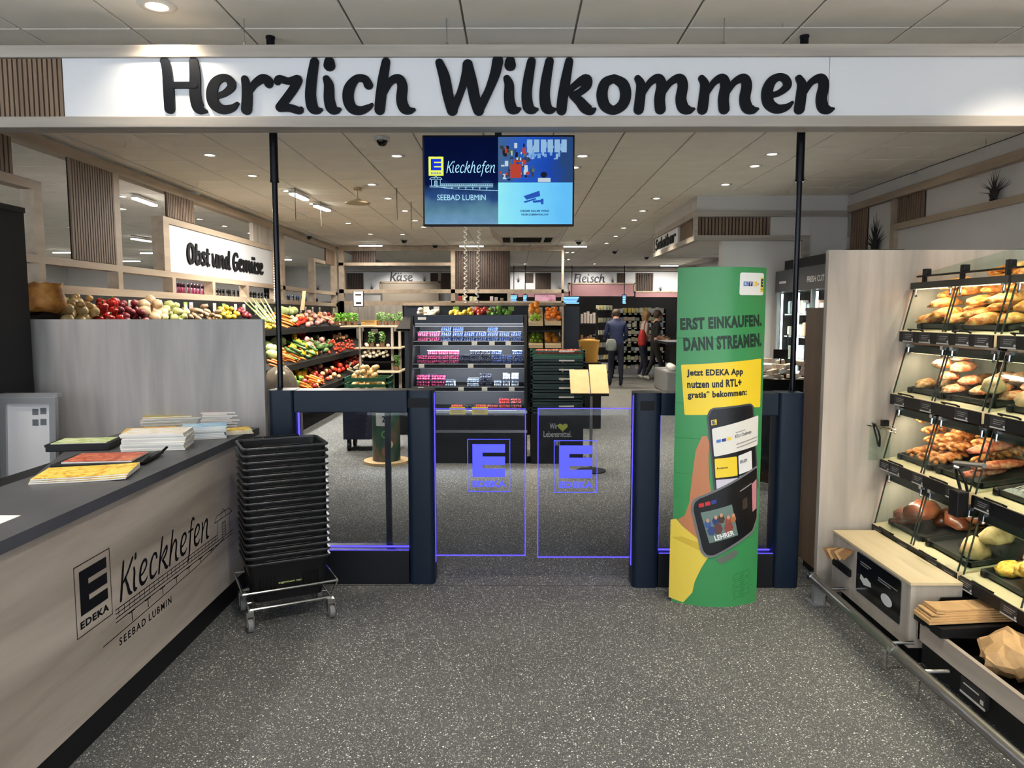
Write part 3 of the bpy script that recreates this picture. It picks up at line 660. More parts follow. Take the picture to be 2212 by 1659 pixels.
# printed matter on the counter
def cover(name, stops, scale=18): return ramp_mat(name, stops, scale, (1,1,1), .45, 4, distort=1.5)
COV = {'yellow': cover('cover_yellow', [(.3, (190, 60, 40)), (.45, (225, 190, 60)), (.6, (235, 215, 110)), (.75, (120, 150, 60))]),
 'red': cover('cover_red', [(.3, (120, 40, 30)), (.5, (190, 90, 60)), (.7, (210, 150, 110))]),
 'green': cover('cover_green', [(.3, (90, 150, 60)), (.5, (200, 210, 150)), (.7, (225, 228, 215))], 9),
 'pink': cover('cover_pink', [(.3, (215, 60, 90)), (.5, (225, 190, 90)), (.7, (150, 190, 80))]),
 'blue': cover('cover_blue', [(.3, (110, 160, 205)), (.55, (170, 205, 228)), (.75, (215, 226, 200))], 10),
 'rose': cover('cover_rose', [(.3, (196, 160, 158)), (.6, (222, 202, 198))], 8),
 'white': cover('cover_white', [(.3, (205, 190, 150)), (.5, (228, 224, 215)), (.75, (235, 233, 228))], 9),
 'olive': cover('cover_olive', [(.28, (190, 70, 50)), (.45, (200, 180, 60)), (.65, (140, 150, 60)), (.8, (222, 205, 120))])}
def leaflet(label, cat, cxy, wd, dp, th, rz, cov, z, group, fold=0.0, page=M_paper):
    t = thing('magazine', label, cat, (cxy[0], cxy[1], z), rz, group)
    n = 6; rings = []
    for k in range(n+1):
        u = -wd/2+wd*k/n; lift = fold*max(0, (k/n-.55))**2*wd*1.2
        rings.append([(u, -dp/2, lift), (u, dp/2, lift), (u, dp/2, th+lift), (u, -dp/2, th+lift)])
    b = MB(); b.loft(rings); b.obj('pages', page, t, local=True)
    b = MB(); b.loft([[(p[0], q, p[2]+th+.0003) for p, q in ((r[0], -dp/2), (r[0], dp/2))]+[(r[0][0], dp/2, r[0][2]+th+.0012), (r[0][0], -dp/2, r[0][2]+th+.0012)] for r in rings]); b.obj('cover', cov, t, local=True)
    return t
def pile(px, py, n, wd, dp, th, rz, cov, label, jitter=.008, page=M_paper):
    x, y, _ = gnd(px, py, CZ)
    for i in range(n):
        z = CZ+.001+i*(th+.0016)
        lab = label % 'on top of' if i == n-1 else label % ('%s from the bottom in' % ORD[i])
        leaflet(lab, 'magazine', (x+rnd.uniform(-jitter, jitter), y+rnd.uniform(-jitter, jitter)), wd, dp, th, rz+rnd.uniform(-.03, .03), COV[cov], z, None if i == n-1 else label % 'within', page=page)
x, y, _ = gnd(188, 1029, CZ)
for i in range(3):
    leaflet(('yellow fruit advertising brochure lying nearest on the counter' if i == 2 else 'folded brochure lying %s beneath the nearest yellow brochure' % ('directly', 'lowest')[i == 0]), 'brochure', (x, y+i*.004), .36, .24, .005, R(14)+i*.02, COV['yellow'], CZ+.001+i*.0075, 'nearest brochures', fold=.05)
# black tray with catalogue
x, y, _ = gnd(230, 996, CZ)
tr = thing('document_tray', 'curved black document tray under the red catalogue', 'tray', (x, y, CZ), R(8))
mb = MB(); mb.rbox(-.19, -.13, 0, .19, .13, .012, .004); mb.obj('base', M_black, tr, local=True)
mb = MB(); mb.tube([(.19, -.13, .012), (.21, -.13, .018), (.235, -.125, .04)], .006, 6); mb.tube([(.19, .13, .012), (.21, .13, .018), (.235, .125, .04)], .006, 6); mb.box(.19, -.13, .008, .215, .13, .022); mb.obj('curved_lip', M_black, tr, local=True)
leaflet('red patterned catalogue lying in the curved black tray', 'catalogue', (x, y), .30, .22, .006, R(8), COV['red'], CZ+.0135, None)
x, y, _ = gnd(160, 975, CZ); y -= .02
bx = thing('document_box', 'flat black box under the green leaflet on the counter', 'box', (x, y+.12, CZ), R(10))
mb = MB(); mb.rbox(-.15, -.1, 0, .15, .1, .035, .004); mb.obj('body', M_black, bx, local=True)
mb = MB(); mb.box(-.152, -.102, .024, .152, .102, .036); mb.obj('lid', M_blacklam, bx, local=True)
leaflet('green and white leaflet lying on the flat black box', 'leaflet', (x, y+.12), .26, .17, .002, R(10), COV['green'], CZ+.0365, None)
pile(345, 966, 9, .30, .22, .008, R(12), 'white', 'magazine %s the thick grey-edged stack mid counter')
pile(322, 946, 6, .26, .2, .006, R(20), 'pink', 'colourful flyer %s the red and green stack mid counter')
pile(440, 945, 8, .23, .16, .007, R(22), 'blue', 'pale blue leaflet %s the blue stack near the far counter end')
pile(378, 918, 8, .33, .23, .007, R(16), 'olive', 'yellow food flyer %s the stack close to the screen wall')
pile(487, 918, 10, .24, .17, .0075, R(10), 'rose', 'pale pink booklet %s the tallest pile at the far counter end')
pile(497, 936, 4, .24, .14, .004, R(30), 'yellow', 'orange leaflet %s the low pile at the counter corner')
x, y, _ = gnd(6, 1125, CZ); o = MB().box(x-.12, y-.09, CZ+.0005, x+.02, y+.06, CZ+.002).obj('paper_sheet', M_paper); tag(o, 'small white paper sheet at the near edge of the worktop', 'paper')

# ------------------------------------------------------------------ shopping basket stack on its trolley
bp = Vector((-1.235, 3.86, 0)); rot = R(27)
BW, BD, BH = .43, .31, .215
def basket_parts():
    t = thing('shopping_basket', '', 'basket')
    bw, bd = BW*.80, BD*.78; th = .003
    def rr(w, d, z, r=.03, n=4):
        pts = []
        for cx_, cy_, a0 in ((w/2-r, d/2-r, 0), (-w/2+r, d/2-r, 90), (-w/2+r, -d/2+r, 180), (w/2-r, -d/2+r, 270)):
            for i in range(n+1): a = R(a0+90*i/n); pts.append((cx_+r*math.cos(a), cy_+r*math.sin(a), z))
        return pts
    b = MB(); b.loft([rr(bw, bd, 0), rr(bw*1.10, bd*1.097, .10), rr(BW-.02, BD-.02, BH-.012), rr(BW-.02-2*th, BD-.02-2*th, BH-.012), rr(bw*1.10-2*th, bd*1.097-2*th, .10), rr(bw-2*th, bd-2*th, th)]); b.obj('body', M_black, t, local=True, smooth='auto')
    b = MB(); b.loft([rr(BW-.02, BD-.02, BH-.016), rr(BW+.002, BD+.002, BH-.010), rr(BW+.004, BD+.004, BH-.003), rr(BW, BD, BH), rr(BW-.022, BD-.022, BH), rr(BW-.026, BD-.026, BH-.010)], cap=False); b.obj('rim', mat('basket_rim', (46, 48, 50), .35, spec=.4), t, local=True, smooth='auto')
    for s in (-1, 1):
        b = MB(); b.tube([(-BW*.28, s*(BD/2-.005), BH+.002), (-BW*.26, s*(BD/2-.005), BH+.005), (BW*.26, s*(BD/2-.005), BH+.005), (BW*.28, s*(BD/2-.005), BH+.002)], .004, 6); b.obj('handle', M_black, t, local=True)
    b = MB()
    for s in (-1, 1):
        for i in range(5): 
            for q in (-1, 1):
                x = q*(.075+i*.018); b.add([(xx, s*(ya+e_), zz) for xx in (x-.004, x+.004) for ya, zz in ((.1252, .03), (.1386, .135)) for e_ in (0, .004)], [(0,1,3,2),(4,6,7,5),(0,4,5,1),(2,3,7,6),(0,2,6,4),(1,5,7,3)])
    for i in range(6): [b.add([(s_*(xa+e_), yy, zz) for yy in (-.08+i*.03, -.07+i*.03) for xa, zz in ((.178, .03), (.196, .135)) for e_ in (0, .004)], [(0,1,3,2),(4,6,7,5),(0,4,5,1),(2,3,7,6),(0,2,6,4),(1,5,7,3)]) for s_ in (-1, 1)]
    b.obj('slotted_ribs', M_blackmat, t, local=True)['kind'] = 'stuff'
    return t
base_z = .125; NB = 18; step = .0350
proto = basket_parts(); proto.location = (*bp.xy, base_z); proto.rotation_euler = (0, 0, rot)
proto['label'] = 'black plastic shopping basket at the bottom of the stack, with printed front'; proto['group'] = 'stacked shopping baskets'
for i in range(1, NB):
    c = copy_tree(proto); c.location = (bp.x, bp.y, base_z+i*step)
    for q in [q for q in c.children if q.name.startswith('slotted')]: bpy.data.objects.remove(q)
    c['label'] = 'black plastic shopping basket on top of the stack, open and empty' if i == NB-1 else 'black plastic shopping basket, %s from the top of the tall stack' % ORD[NB-1-i]
FM = plane(bp+Vector((0, 0, base_z)), (math.cos(rot), math.sin(rot), 0), (0, 0, 1), (math.sin(rot), -math.cos(rot), 0))
b = MB(); put_text(b, FM, 'Eigentum der', -.055, .085, .12, .016, .01, BD*.78*.5*1.085+.001); b.obj('print', mat('basket_print', (190, 200, 120), .5), proto)
dl = thing('basket_trolley', 'low chrome wire trolley on castors carrying the basket stack', 'trolley', (*bp.xy, 0), rot)
w2, d2 = .205, .155
b = MB(); loop = lambda z, s=1.0: [(-w2*s, -d2*s, z), (w2*s, -d2*s, z), (w2*s, d2*s, z), (-w2*s, d2*s, z), (-w2*s, -d2*s, z)]
b.tube(loop(.105), .007, 6); b.obj('base_frame', M_chrome, dl, local=True)
b = MB(); b.tube(loop(.20, 1.16), .006, 6); b.obj('upper_loop', M_chrome, dl, local=True)
for sx in (-1, 1):
    for sy in (-1, 1):
        b = MB(); b.cyl((sx*w2, sy*d2, .105), (sx*w2*1.16, sy*d2*1.16, .20), .006, 6); b.obj('upright', M_chrome, dl, local=True)
for y in (-.07, .07): b = MB(); b.cyl((-w2, y, .112), (w2, y, .112), .005, 6); b.obj('cross_bar', M_chrome, dl, local=True)
for sx in (-1, 1):
    for sy in (-1, 1):
        x, y = sx*w2, sy*d2
        b = MB(); b.box(x-.018, y-.018, .075, x+.018, y+.018, .1); b.box(x-.019, y-.03, .03, x-.014, y+.014, .08); b.box(x+.014, y-.03, .03, x+.019, y+.014, .08); cs = b.obj('castor', M_steel, dl, local=True)
        b = MB(); b.cyl((x-.012, y-.014, .033), (x+.012, y-.014, .033), .033, 18); wv = b.obj('wheel', mat('grey_rubber', (120, 120, 118), .6), cs, local=True, smooth='auto')

# ------------------------------------------------------------------ gates
def gate(name, label, x0, x1, y0, zt, mull, mirror=False):
    t = thing(name, label, 'gate', ((x0+x1)/2, y0+.08, 0)); dp = .16; cwid = .155; tb = .13; bb = .205
    b = MB(); b.vbox(x0, y0, 0, x0+cwid, y0+dp, zt, .035); b.obj('post', M_navy, t, smooth='auto')
    b = MB(); b.vbox(x1-cwid, y0, 0, x1, y0+dp, zt, .035); b.obj('post', M_navy, t, smooth='auto')
    b = MB(); b.rbox(x0+cwid-.002, y0+.004, zt-tb, x1-cwid+.002, y0+dp-.004, zt-.0015, .004); b.obj('top_bar', M_navy, t)
    b = MB(); b.rbox(x0+cwid-.002, y0+.004, .0, x1-cwid+.002, y0+dp-.004, bb, .004); b.obj('bottom_bar', M_navy2, t)
    b = MB(); b.box(x0+cwid, y0+.074, bb, x1-cwid, y0+.082, zt-tb); b.obj('glass_pane', M_blueglass, t)
    b = MB(); b.box(x0+cwid, y0+.071, bb, x1-cwid, y0+.085, bb+.006); b.box(x0+cwid, y0+.010, bb, x1-cwid, y0+.014, bb+.003); b.box(x0+cwid, y0+.071, bb, x0+cwid+.008, y0+.085, zt-tb); b.obj('light_strip', M_ledblue, t)
    b = MB(); b.box(mull, y0+.10, bb, mull+.03, y0+.14, zt-tb); b.obj('mullion', M_navy2, t)
    xs = x1 if not mirror else x0; s = 1 if not mirror else -1
    b = MB(); b.box(xs-.006 if not mirror else xs-.004, y0+.05, .12, xs+.004 if not mirror else xs+.006, y0+.058, zt-.02); b.obj('edge_light', M_ledblue, t)
    xa = (x1-cwid*.95, x1-.02) if not mirror else (x0+.03, x0+cwid*.72)
    b = MB(); b.box(xa[0], y0-.002, zt-.1, xa[1], y0+.01, zt-.045); b.obj('sensor_window', mat('dark_lens', (6, 5, 9), .35, spec=.15), t)
    return t
g1 = gate('entrance_gate', 'dark entrance gate with glass window behind the basket stack', -1.445, -.478, 4.28, 1.162, -.78)
g2 = gate('entrance_gate', 'dark entrance gate partly hidden by the green cardboard display', .688, 1.668, 4.23, 1.152, 1.30, True)
def swing(label, x0, x1, y, z0, z1, lx0, lz0, lw, lh, hinge):
    t = thing('swing_door', label, 'glass door', (hinge, y, 0))
    b = MB(); b.box(x0, y, z0, x1, y+.008, z1); b.obj('glass_pane', M_blueglass, t)
    e = .0045; b = MB(); b.box(x0, y-.001, z0-e, x1, y+.009, z0); b.box(x0, y-.001, z1, x1, y+.009, z1+e*.7)
    xe = x1 if hinge == x0 else x0-e
    b.box(xe, y-.001, z0-e, xe+e, y+.009, z1+e*.7); b.obj('lit_edge', M_ledblue, t)
    D = plane((lx0, y-.0015, lz0), (1,0,0), (0,0,1), (0,-1,0))
    b = MB(); frame2(b, D, 0, 0, lw, lh, .004); big_e(b, D, lw*.12, lh*.28, lw*.76, lh*.62); put_text(b, D, 'EDEKA', lw*.12, lh*.09, lw*.78, lh*.12, .04, space=1.12); b.obj('emblem', M_logo_blue, t)
DY = 4.36
def dx(px, py): q = at(px, py, DY); return q[0], q[2]
a0, a1 = dx(1010, 1062), dx(1102, 948)
swing('glass swing door with blue glowing edges and emblem beside the basket stack', -.478, dx(1134, 1000)[0], DY, dx(1000, 1199)[1], dx(1000, 884)[1], a0[0], a0[1], a1[0]-a0[0], a1[1]-a0[1], -.478)
a0, a1 = dx(1196, 1064), dx(1291, 951)
swing('glass swing door with blue glowing edges and emblem next to the green display', dx(1163, 1000)[0], .688, DY, dx(1250, 1203)[1], dx(1250, 883)[1], a0[0], a0[1], a1[0]-a0[0], a1[1]-a0[1], .688)
# ------------------------------------------------------------------ green cardboard display
SX0, SX1, SYE, SAG, SH = .876, 1.352, 4.03, .085, 1.852
SWD = SX1-SX0
def SD(a, b, d=0.0):
    u = 2*a/SWD-1; return Vector((SX0+a, SYE-SAG*(1-u*u)-d, b))
def SP(px, py):
    q = at(px, py, 3.975); return q[0]-SX0, q[2]
green = mat('poster_green', (58, 140, 82), .38); 
st = thing('cardboard_display', 'tall curved green cardboard advertising display standing before the right gate', 'advertising display', (SX0+SWD/2, SYE, 0))
prof = [SWD*i/56 for i in range(57)]
levels = [0.0]
for py in (731, 872, 948, 1025, 1080, 1165): levels += [SP(1550, py)[1]+.002, SP(1550, py)[1], SP(1550, py)[1]-.002]
levels = sorted(levels)+[SH]; cre = {round(SP(1550, py)[1], 4) for py in (731, 872, 948, 1025, 1080, 1165)}
mb = MB(); rings = []
for z in levels:
    ins = -.0016 if round(z, 4) in cre else 0
    rings.append([tuple(SD(a, z, ins)) for a in prof]+[(SX0+a, SYE+SAG*.8*(1-(2*a/SWD-1)**2)+.004, z) for a in prof[::-1]])
mb.loft(rings); body = mb.obj('cardboard_body', green, st)
def sheet(pts, d, mb_):                                                # polygon laid on the curved front
    bm = bmesh.new(); vs = [bm.verts.new((a, b, 0)) for a, b in pts]; f = bm.faces.new(vs)
    for i in range(1, 30):
        bmesh.ops.bisect_plane(bm, geom=bm.verts[:]+bm.edges[:]+bm.faces[:], plane_co=(SWD*i/30, 0, 0), plane_no=(1, 0, 0))
    bmesh.ops.triangulate(bm, faces=bm.faces[:]); bm.verts.index_update()
    fs = []
    for f in bm.faces:
        ids = [v.index for v in f.verts]; fs.append(ids if f.normal.z > 0 else ids[::-1])
    mb_.add([SD(v.co.x, v.co.y, d) for v in bm.verts], fs); bm.free()
def C(*q): return [SP(1340+x/2.127, 560+y/2.127) for x, y in q]       # corner points read off an enlarged view
def rounded(pts, r=.012, n=4):
    out = []
    for i, p in enumerate(pts):
        p, a, b = Vector(p), Vector(pts[i-1]), Vector(pts[(i+1) % len(pts)])
        p0 = p+(a-p).normalized()*min(r, (a-p).length*.45); p1 = p+(b-p).normalized()*min(r, (b-p).length*.45)
        for k in range(n+1): t = k/n; q = p0*(1-t)**2+p*2*t*(1-t)+p1*t*t; out.append((q.x, q.y))
    return out
def art(name, rgb, polys, d, rough=.4, r=0.0):
    b = MB()
    for p in polys: sheet(rounded(p, r) if r else p, d, b)
    return b.obj(name, mat('print_%d_%d_%d' % rgb, rgb, rough), st)
def txt(name, rgb, items, d):
    b = MB()
    for s, l, r_, h, bold in items:
        A, B = Vector(SP(1340+l[0]/2.127, 560+l[1]/2.127)), Vector(SP(1340+r_[0]/2.127, 560+r_[1]/2.127)); u = (B-A).normalized(); n = Vector((-u.y, u.x))
        V, F = sans(s, (B-A).length, h/2.127*3.97/FPX, bold, 1.1 if bold > .05 else 1.08 if bold > .04 else 1.0)
        b.add([SD(*(A+u*x+n*y), d) for x, y in V], F)
    return b.obj(name, mat('print_%d_%d_%d' % rgb, rgb, .5), st)
art('logo_card', (232, 232, 228), [C((541,165),(668,165),(672,62),(545,62))], .0007, r=.012)
for i, (rgb, ch) in enumerate((((70,120,190),'R'),((38,52,140),'T'),((236,200,60),'L'))):
    art('logo_square', rgb, [C((561+i*25,124),(583+i*25,124),(584+i*25,103),(562+i*25,103))], .0013); txt('logo_letter', (240,240,236), [(ch, (567+i*25,121), (578+i*25,121), 14, .02)], .0019)
txt('logo_plus', (40,60,120), [('+', (636,118), (643,118), 8, .02)], .0013)
art('emblem_ground', (236,206,40), [C((652,150),(668,150),(670,83),(654,83))], .0013); 
txt('emblem_print', (24,36,60), [('E', (655,126), (667,126), 36, .06), ('EDEKA', (654,140), (668,140), 5, .02)], .0019)
txt('headline', (22,50,36), [('ERST EINKAUFEN,', (284,337), (660,318), 66, .058), ('DANN STREAMEN.', (297,424), (661,402), 64, .058)], .0007)
art('yellow_box', (238,206,46), [C((300,718),(400,712),(412,690),(520,676),(655,684),(660,458),(286,487))], .0007, r=.008)
txt('offer_text', (24,30,32), [('Jetzt EDEKA App', (309,545), (560,537), 38, .045), ('nutzen und RTL+', (311,594), (553,582), 36, .045), ('gratis* bekommen:', (313,648), (580,632), 40, .045)], .0013)
art('sleeve', (226,200,78), [C((242,1210),(265,1203),(290,1232),(350,1278),(398,1362),(370,1410),(352,1450),(340,1480),(330,1530),(292,1582),(233,1572))], .0007)
art('sleeve_fold', (206,176,60), [C((245,1290),(290,1280),(360,1300),(385,1340),(350,1330),(300,1310))], .0012)
art('hand', (186,122,84), [C((270,1205),(300,1180),(318,1120),(330,1000),(345,880),(372,812),(392,808),(405,840),(400,900),(402,1000),(410,1060),(420,1200),(395,1290),(360,1285),(300,1240))], .0014)
art('fingertip', (196,136,98), [C((612,880),(628,865),(630,900),(618,915))], .0014, r=.006)
art('phone_edge', (70,74,80), [C((428,1110),(392,720),(404,690),(420,680),(600,662),(618,676),(648,1060))], .002, r=.012)
art('phone_screen', (16,18,24), [C((435,1105),(400,722),(412,696),(424,688),(598,670),(610,680),(640,1050))], .0026, r=.01)
art('app_card', (222,220,212), [C((424,903),(640,858),(644,720),(414,775))], .0033, r=.01)
txt('app_text', (40,40,48), [('RTL+ Challenge', (524,824), (606,803), 20, .01), ('9:41', (411,718), (433,716), 10, .02)], .004)
art('app_text_line', (150,146,142), [C((527,850),(636,822),(636,817),(527,845)), C((529,866),(634,838),(634,833),(529,861)), C((524,796),(573,784),(573,780),(524,792))], .004)
for i, rgb in enumerate(((70,120,190),(38,52,140),(236,200,60))): art('app_square', rgb, [C((434+i*24,840-i*5),(454+i*24,836-i*5),(454+i*24,822-i*5),(434+i*24,826-i*5))], .004)
art('app_tile', (236,206,52), [C((430,1000),(534,990),(530,902),(426,912))], .0033, r=.006); art('app_tile_white', (226,226,226), [C((541,986),(610,968),(606,880),(537,900))], .0033, r=.006)
art('app_tile_lilac', (205,200,214), [C((437,1075),(540,1050),(536,1000),(432,1008))], .0033, r=.006); art('app_tile_teal', (120,196,214), [C((546,1040),(610,1015),(608,978),(542,994))], .0033, r=.006)
txt('tile_text', (30,30,36), [('Angebote', (435,963), (487,957), 12, .02), ('890.879', (547,938), (584,930), 16, .02)], .004)
art('emblem_small', (236,206,40), [C((412,760),(436,756),(435,732),(411,736))], .0033); txt('emblem_letter', (24,40,110), [('E', (417,756), (431,754), 18, .05)], .004)
art('tablet_edge', (110,112,116), [C((365,1340),(325,1150),(330,1110),(352,1090),(640,950),(640,1200),(620,1260),(420,1362),(385,1362))], .005, r=.014)
art('tablet_screen', (10,10,14), [C((375,1332),(334,1150),(340,1116),(358,1098),(636,962),(636,1195),(612,1250),(420,1352),(392,1352))], .0058, r=.012)
art('show_picture', (104,126,120), [C((402,1297),(364,1160),(505,1120),(536,1262))], .0066)
for i, (x, y, r_, rgb) in enumerate(((395,1210,16,(60,90,150)),(430,1195,17,(40,60,110)),(455,1185,17,(70,50,40)),(488,1195,17,(150,80,60)),(512,1185,14,(170,110,70)),(440,1230,22,(90,60,60)),(490,1225,22,(140,70,60)),(410,1240,18,(50,70,120)))):
    art('figure_patch', rgb, [C(*[(x+r_*math.cos(t*1.05), y+r_*1.3*math.sin(t*1.05)) for t in range(6)][::-1])], .0072+i*.0002)
for i, (x, y) in enumerate(((395,1194),(430,1178),(455,1168),(488,1178),(512,1170))): art('face_patch', (196,150,120), [C(*[(x+8*math.cos(t*1.05), y+10*math.sin(t*1.05)) for t in range(6)][::-1])], .009)
txt('show_title', (236,236,236), [('LEHRER', (428,1284), (517,1258), 24, .03)], .0098)
art('side_picture', (196,130,140), [C((612,1165),(634,1150),(634,1015),(608,1035))], .0066); art('dark_picture', (60,50,44), [C((560,1150),(585,1140),(582,1092),(557,1102))], .0066, r=.006)
for i, rgb in enumerate(((200,40,50),(200,40,50),(40,60,150))): art('tablet_square', rgb, [C((358+i*27,1138-i*9),(380+i*27,1131-i*9),(378+i*27,1114-i*9),(356+i*27,1121-i*9))], .0066)
art('tablet_text_line', (150,150,150), [C((545,1065),(606,1034),(606,1029),(545,1060))], .0066)
art('tablet_shade', (96,104,96), [C((455,1392),(430,1372),(520,1330),(540,1340),(520,1365))], .0013)
b = MB()
for i in range(14):
    A, B = SP(1340+(512+rnd.uniform(-3, 4))/2.127, 560+(1445+i*8.8)/2.127), SP(1340+(612-rnd.uniform(0, 22))/2.127, 560+(1430+i*8.8)/2.127)
    line2(b, SD, [A, ((A[0]+B[0])/2, (A[1]+B[1])/2), B], .0016, .0009)
b.obj('fine_print', mat('print_22_50_36', (22,50,36), .5), st)

# ------------------------------------------------------------------ bakery end panel, brown unit and bumper rail
a = at(1790, 540, 4.17); PX = 1.742
mb = MB(); mb.box(PX, 4.17, 0, 3.3, 4.21, a[2]); o = mb.obj('end_panel', M_oakgrey); tag(o, 'tall pale oak end panel of the bakery shelves', 'panel')
bu = thing('brown_cabinet', 'dark brown cabinet side standing behind the pale oak end panel', 'cabinet', (2.1, 4.45, 0))
q = at(1750, 672, 4.6); mb = MB(); mb.box(q[0], 4.25, .06, 2.6, 4.66, q[2]); mb.obj('body', M_brown, bu)
mb = MB(); mb.box(q[0]+.03, 4.27, 0, 2.58, 4.64, .06); mb.obj('plinth', M_blackmat, bu)
mb = MB(); mb.box(q[0]-.004, 4.245, q[2], 2.604, 4.665, q[2]+.02); mb.obj('top_board', M_brown, bu)
rl = thing('bumper_rail', 'long round steel bumper rail along the foot of the bakery shelves', 'rail', (1.67, 2.6, 0))
mb = MB(); mb.tube([(1.672, 4.05, .13), (1.668, 3.14, .13)], .0235, 16); mb.obj('tube', M_steel, rl, smooth='auto')
mb = MB(); mb.tube([(1.668, 3.14, .13), (1.682, .9, .13)], .0235, 16); mb.obj('tube', M_steel, rl, smooth='auto')
mb = MB(); mb.tube([(1.668, 3.155, .13), (1.668, 3.125, .13)], .0265, 16); mb.obj('collar', M_chrome, rl, smooth='auto')
mb = MB(); mb.tube([(1.672, 4.07, .13), (1.672, 4.04, .13)], .0265, 16); mb.obj('end_cap', M_chrome, rl, smooth='auto')
for y in (3.88, 3.22, 2.95, 2.2, 1.5):
    mb = MB(); mb.cyl((1.672, y, .13), (1.795, y, .13), .008, 8); mb.cyl((1.672, y, .11), (1.672, y, 0), .008, 8); mb.obj('bracket', M_chrome, rl)
mb = MB(); mb.box(1.66, 3.99, 0, 1.72, 4.03, .1); mb.box(1.64, 3.96, 0, 1.74, 4.06, .006); mb.obj('foot', M_alu, rl)

# ------------------------------------------------------------------ bakery shelf units
SHX = [2.15, 2.115, 2.078, 2.045]; SHZ = [1.508, 1.158, .785, .41]; TILT = .16; DEP = .5
def shelf_pt(k, off, y, up=0.0): return (SHX[k]+off, y, SHZ[k]+.004+TILT*off+up)
M_bar = mat('shelf_bar_olive', (52, 52, 46), .4, metal=.3); M_card = mat('price_card_black', (40, 40, 42), .5); M_cardw = mat('card_white_edge', (196, 194, 190), .5)
def bakery_unit(label, y0, y1, tags, group=None):
    t = thing('bakery_shelf', label, 'shelf', (2.4, (y0+y1)/2, 0))
    b = MB(); b.box(2.72, y0, .06, 2.75, y1, 1.80); b.obj('back_panel', mat('bakery_back', (196, 186, 170), .6), t)
    b = MB(); b.box(2.70, y0, .06, 2.72, y0+.05, 1.80); b.box(2.70, y1-.05, .06, 2.72, y1, 1.8); b.box(2.70, (y0+y1)/2-.04, .06, 2.72, (y0+y1)/2+.04, 1.8); b.obj('upright', M_blackmat, t)
    b = MB(); b.box(2.52, y0, 0, 2.72, y1, .06); b.obj('plinth', M_blackmat, t)
    for k in range(4):
        xf, z = SHX[k], SHZ[k]
        b = MB(); b.add([(xf, y, zz) if w == 0 else (xf+DEP, y, zz+TILT*DEP) for y in (y0+.004, y1-.004) for w in (0, 1) for zz in (z-.052, z+.003)], [(0,1,3,2),(4,6,7,5),(0,4,5,1),(2,3,7,6),(0,2,6,4),(1,5,7,3)])
        sh = b.obj('shelf', M_boxtop, t)
        b = MB(); b.box(xf-.006, y0+.004, z-.056, xf, y1-.004, z); b.obj('price_rail', M_black, sh)
        if k < 3: b = MB(); b.box(xf+.035, y0+.01, z-.115, xf+.10, y1-.01, z-.075); b.obj('lamp_bar', M_bar, sh)
        if k: zl, xl_ = SHZ[k-1]-.118, SHX[k-1]+.06
        else: zl, xl_ = 1.738, 2.225
        b = MB(); b.box(xl_-.008, y0+.03, zl, xl_+.008, y1-.03, zl+.004); b.obj('lamp_strip', emis('warm_strip', (255, 214, 160), 2.5), sh)
        ld = bpy.data.lights.new('shelf_bulb', 'AREA'); ld.shape = 'RECTANGLE'; ld.size = .02; ld.size_y = y1-y0-.08; ld.energy = 1.3; ld.color = WARM
        lo = bpy.data.objects.new('shelf_bulb', ld); col.objects.link(lo); lo.location = (xl_, (y0+y1)/2, zl-.004); lo.rotation_euler = (0, -.5, 0); lo.parent = sh; lo.matrix_parent_inverse = WM(sh).inverted()
        for i, u in enumerate(tags[k]):
            yy = y1-u*(y1-y0); s = .052
            b = MB(); b.box(xf-.0075, yy-s, z-.052, xf-.006, yy+s, z-.004); b.k = 1; b.box(xf-.0082, yy-s, z-.055, xf-.006, yy+s, z-.049)
            for q_ in range(3): b.box(xf-.0078, yy-s*.8+q_*.01, z-.017-q_*.009, xf-.0074, yy+s*.6, z-.0155-q_*.009)
            b.box(xf-.0078, yy-s*.95, z-.046, xf-.0074, yy-s*.72, z-.036)
            b.obj('price_card', [M_card, M_cardw], sh)
        ztop = (SHZ[k-1]-.08) if k else 1.742; xt = (SHX[k-1]+.03) if k else 2.205
        hgt = ztop-z
        for h in range(2):
            ya, yb = y0+.012+h*(y1-y0)/2, y0-.012+(h+1)*(y1-y0)/2
            def G(y, u, d): return (xf+.004+(xt-xf)*u-d, y, z+.006+hgt*u)
            b = MB(); b.add([G(y, u, d) for d in (0, -.006) for u in (0, 1) for y in (ya, yb)], [(0,1,3,2),(4,6,7,5),(0,4,5,1),(2,3,7,6),(0,2,6,4),(1,5,7,3)])
            gp = b.obj('glass_flap', M_glass, t)
            b = MB(); b.add([G(y, u, d) for d in (.001, -.007) for u in (0, 1) for y in (ya-.0015, ya+.0015)], [(0,1,3,2),(4,6,7,5),(0,4,5,1),(2,3,7,6),(0,2,6,4),(1,5,7,3)]); b.obj('glass_edge', mat('glass_edge_green', (42, 52, 46), .2), gp); b = MB(); b.add([G(y, u, d) for d in (.001, -.007) for u in (0, 1) for y in (yb-.0015, yb+.0015)], [(0,1,3,2),(4,6,7,5),(0,4,5,1),(2,3,7,6),(0,2,6,4),(1,5,7,3)])
            b.obj('glass_edge', mat('glass_edge_green', (42, 52, 46), .2), gp)
            yc = (ya+yb)/2+.03; b = MB(); b.tube([G(yc-.06, .0, .004), G(yc-.06, .03, .024), G(yc+.06, .03, .024), G(yc+.06, .0, .004)], .0045, 6); b.obj('handle', M_black, gp)
            for yy in (ya+.03, yb-.03):
                p = G(yy, 1, 0); b = MB(); b.box(p[0]-.012, yy-.012, p[2]-.012, p[0]+.02, yy+.012, p[2]+.006); b.cyl((p[0]-.004, yy, p[2]-.012), (p[0]-.006, yy, p[2]-.04), .006, 8); b.ell((p[0]-.006, yy, p[2]-.044), .008, .008, .009, 8, 6); b.obj('hinge', M_chrome, gp)
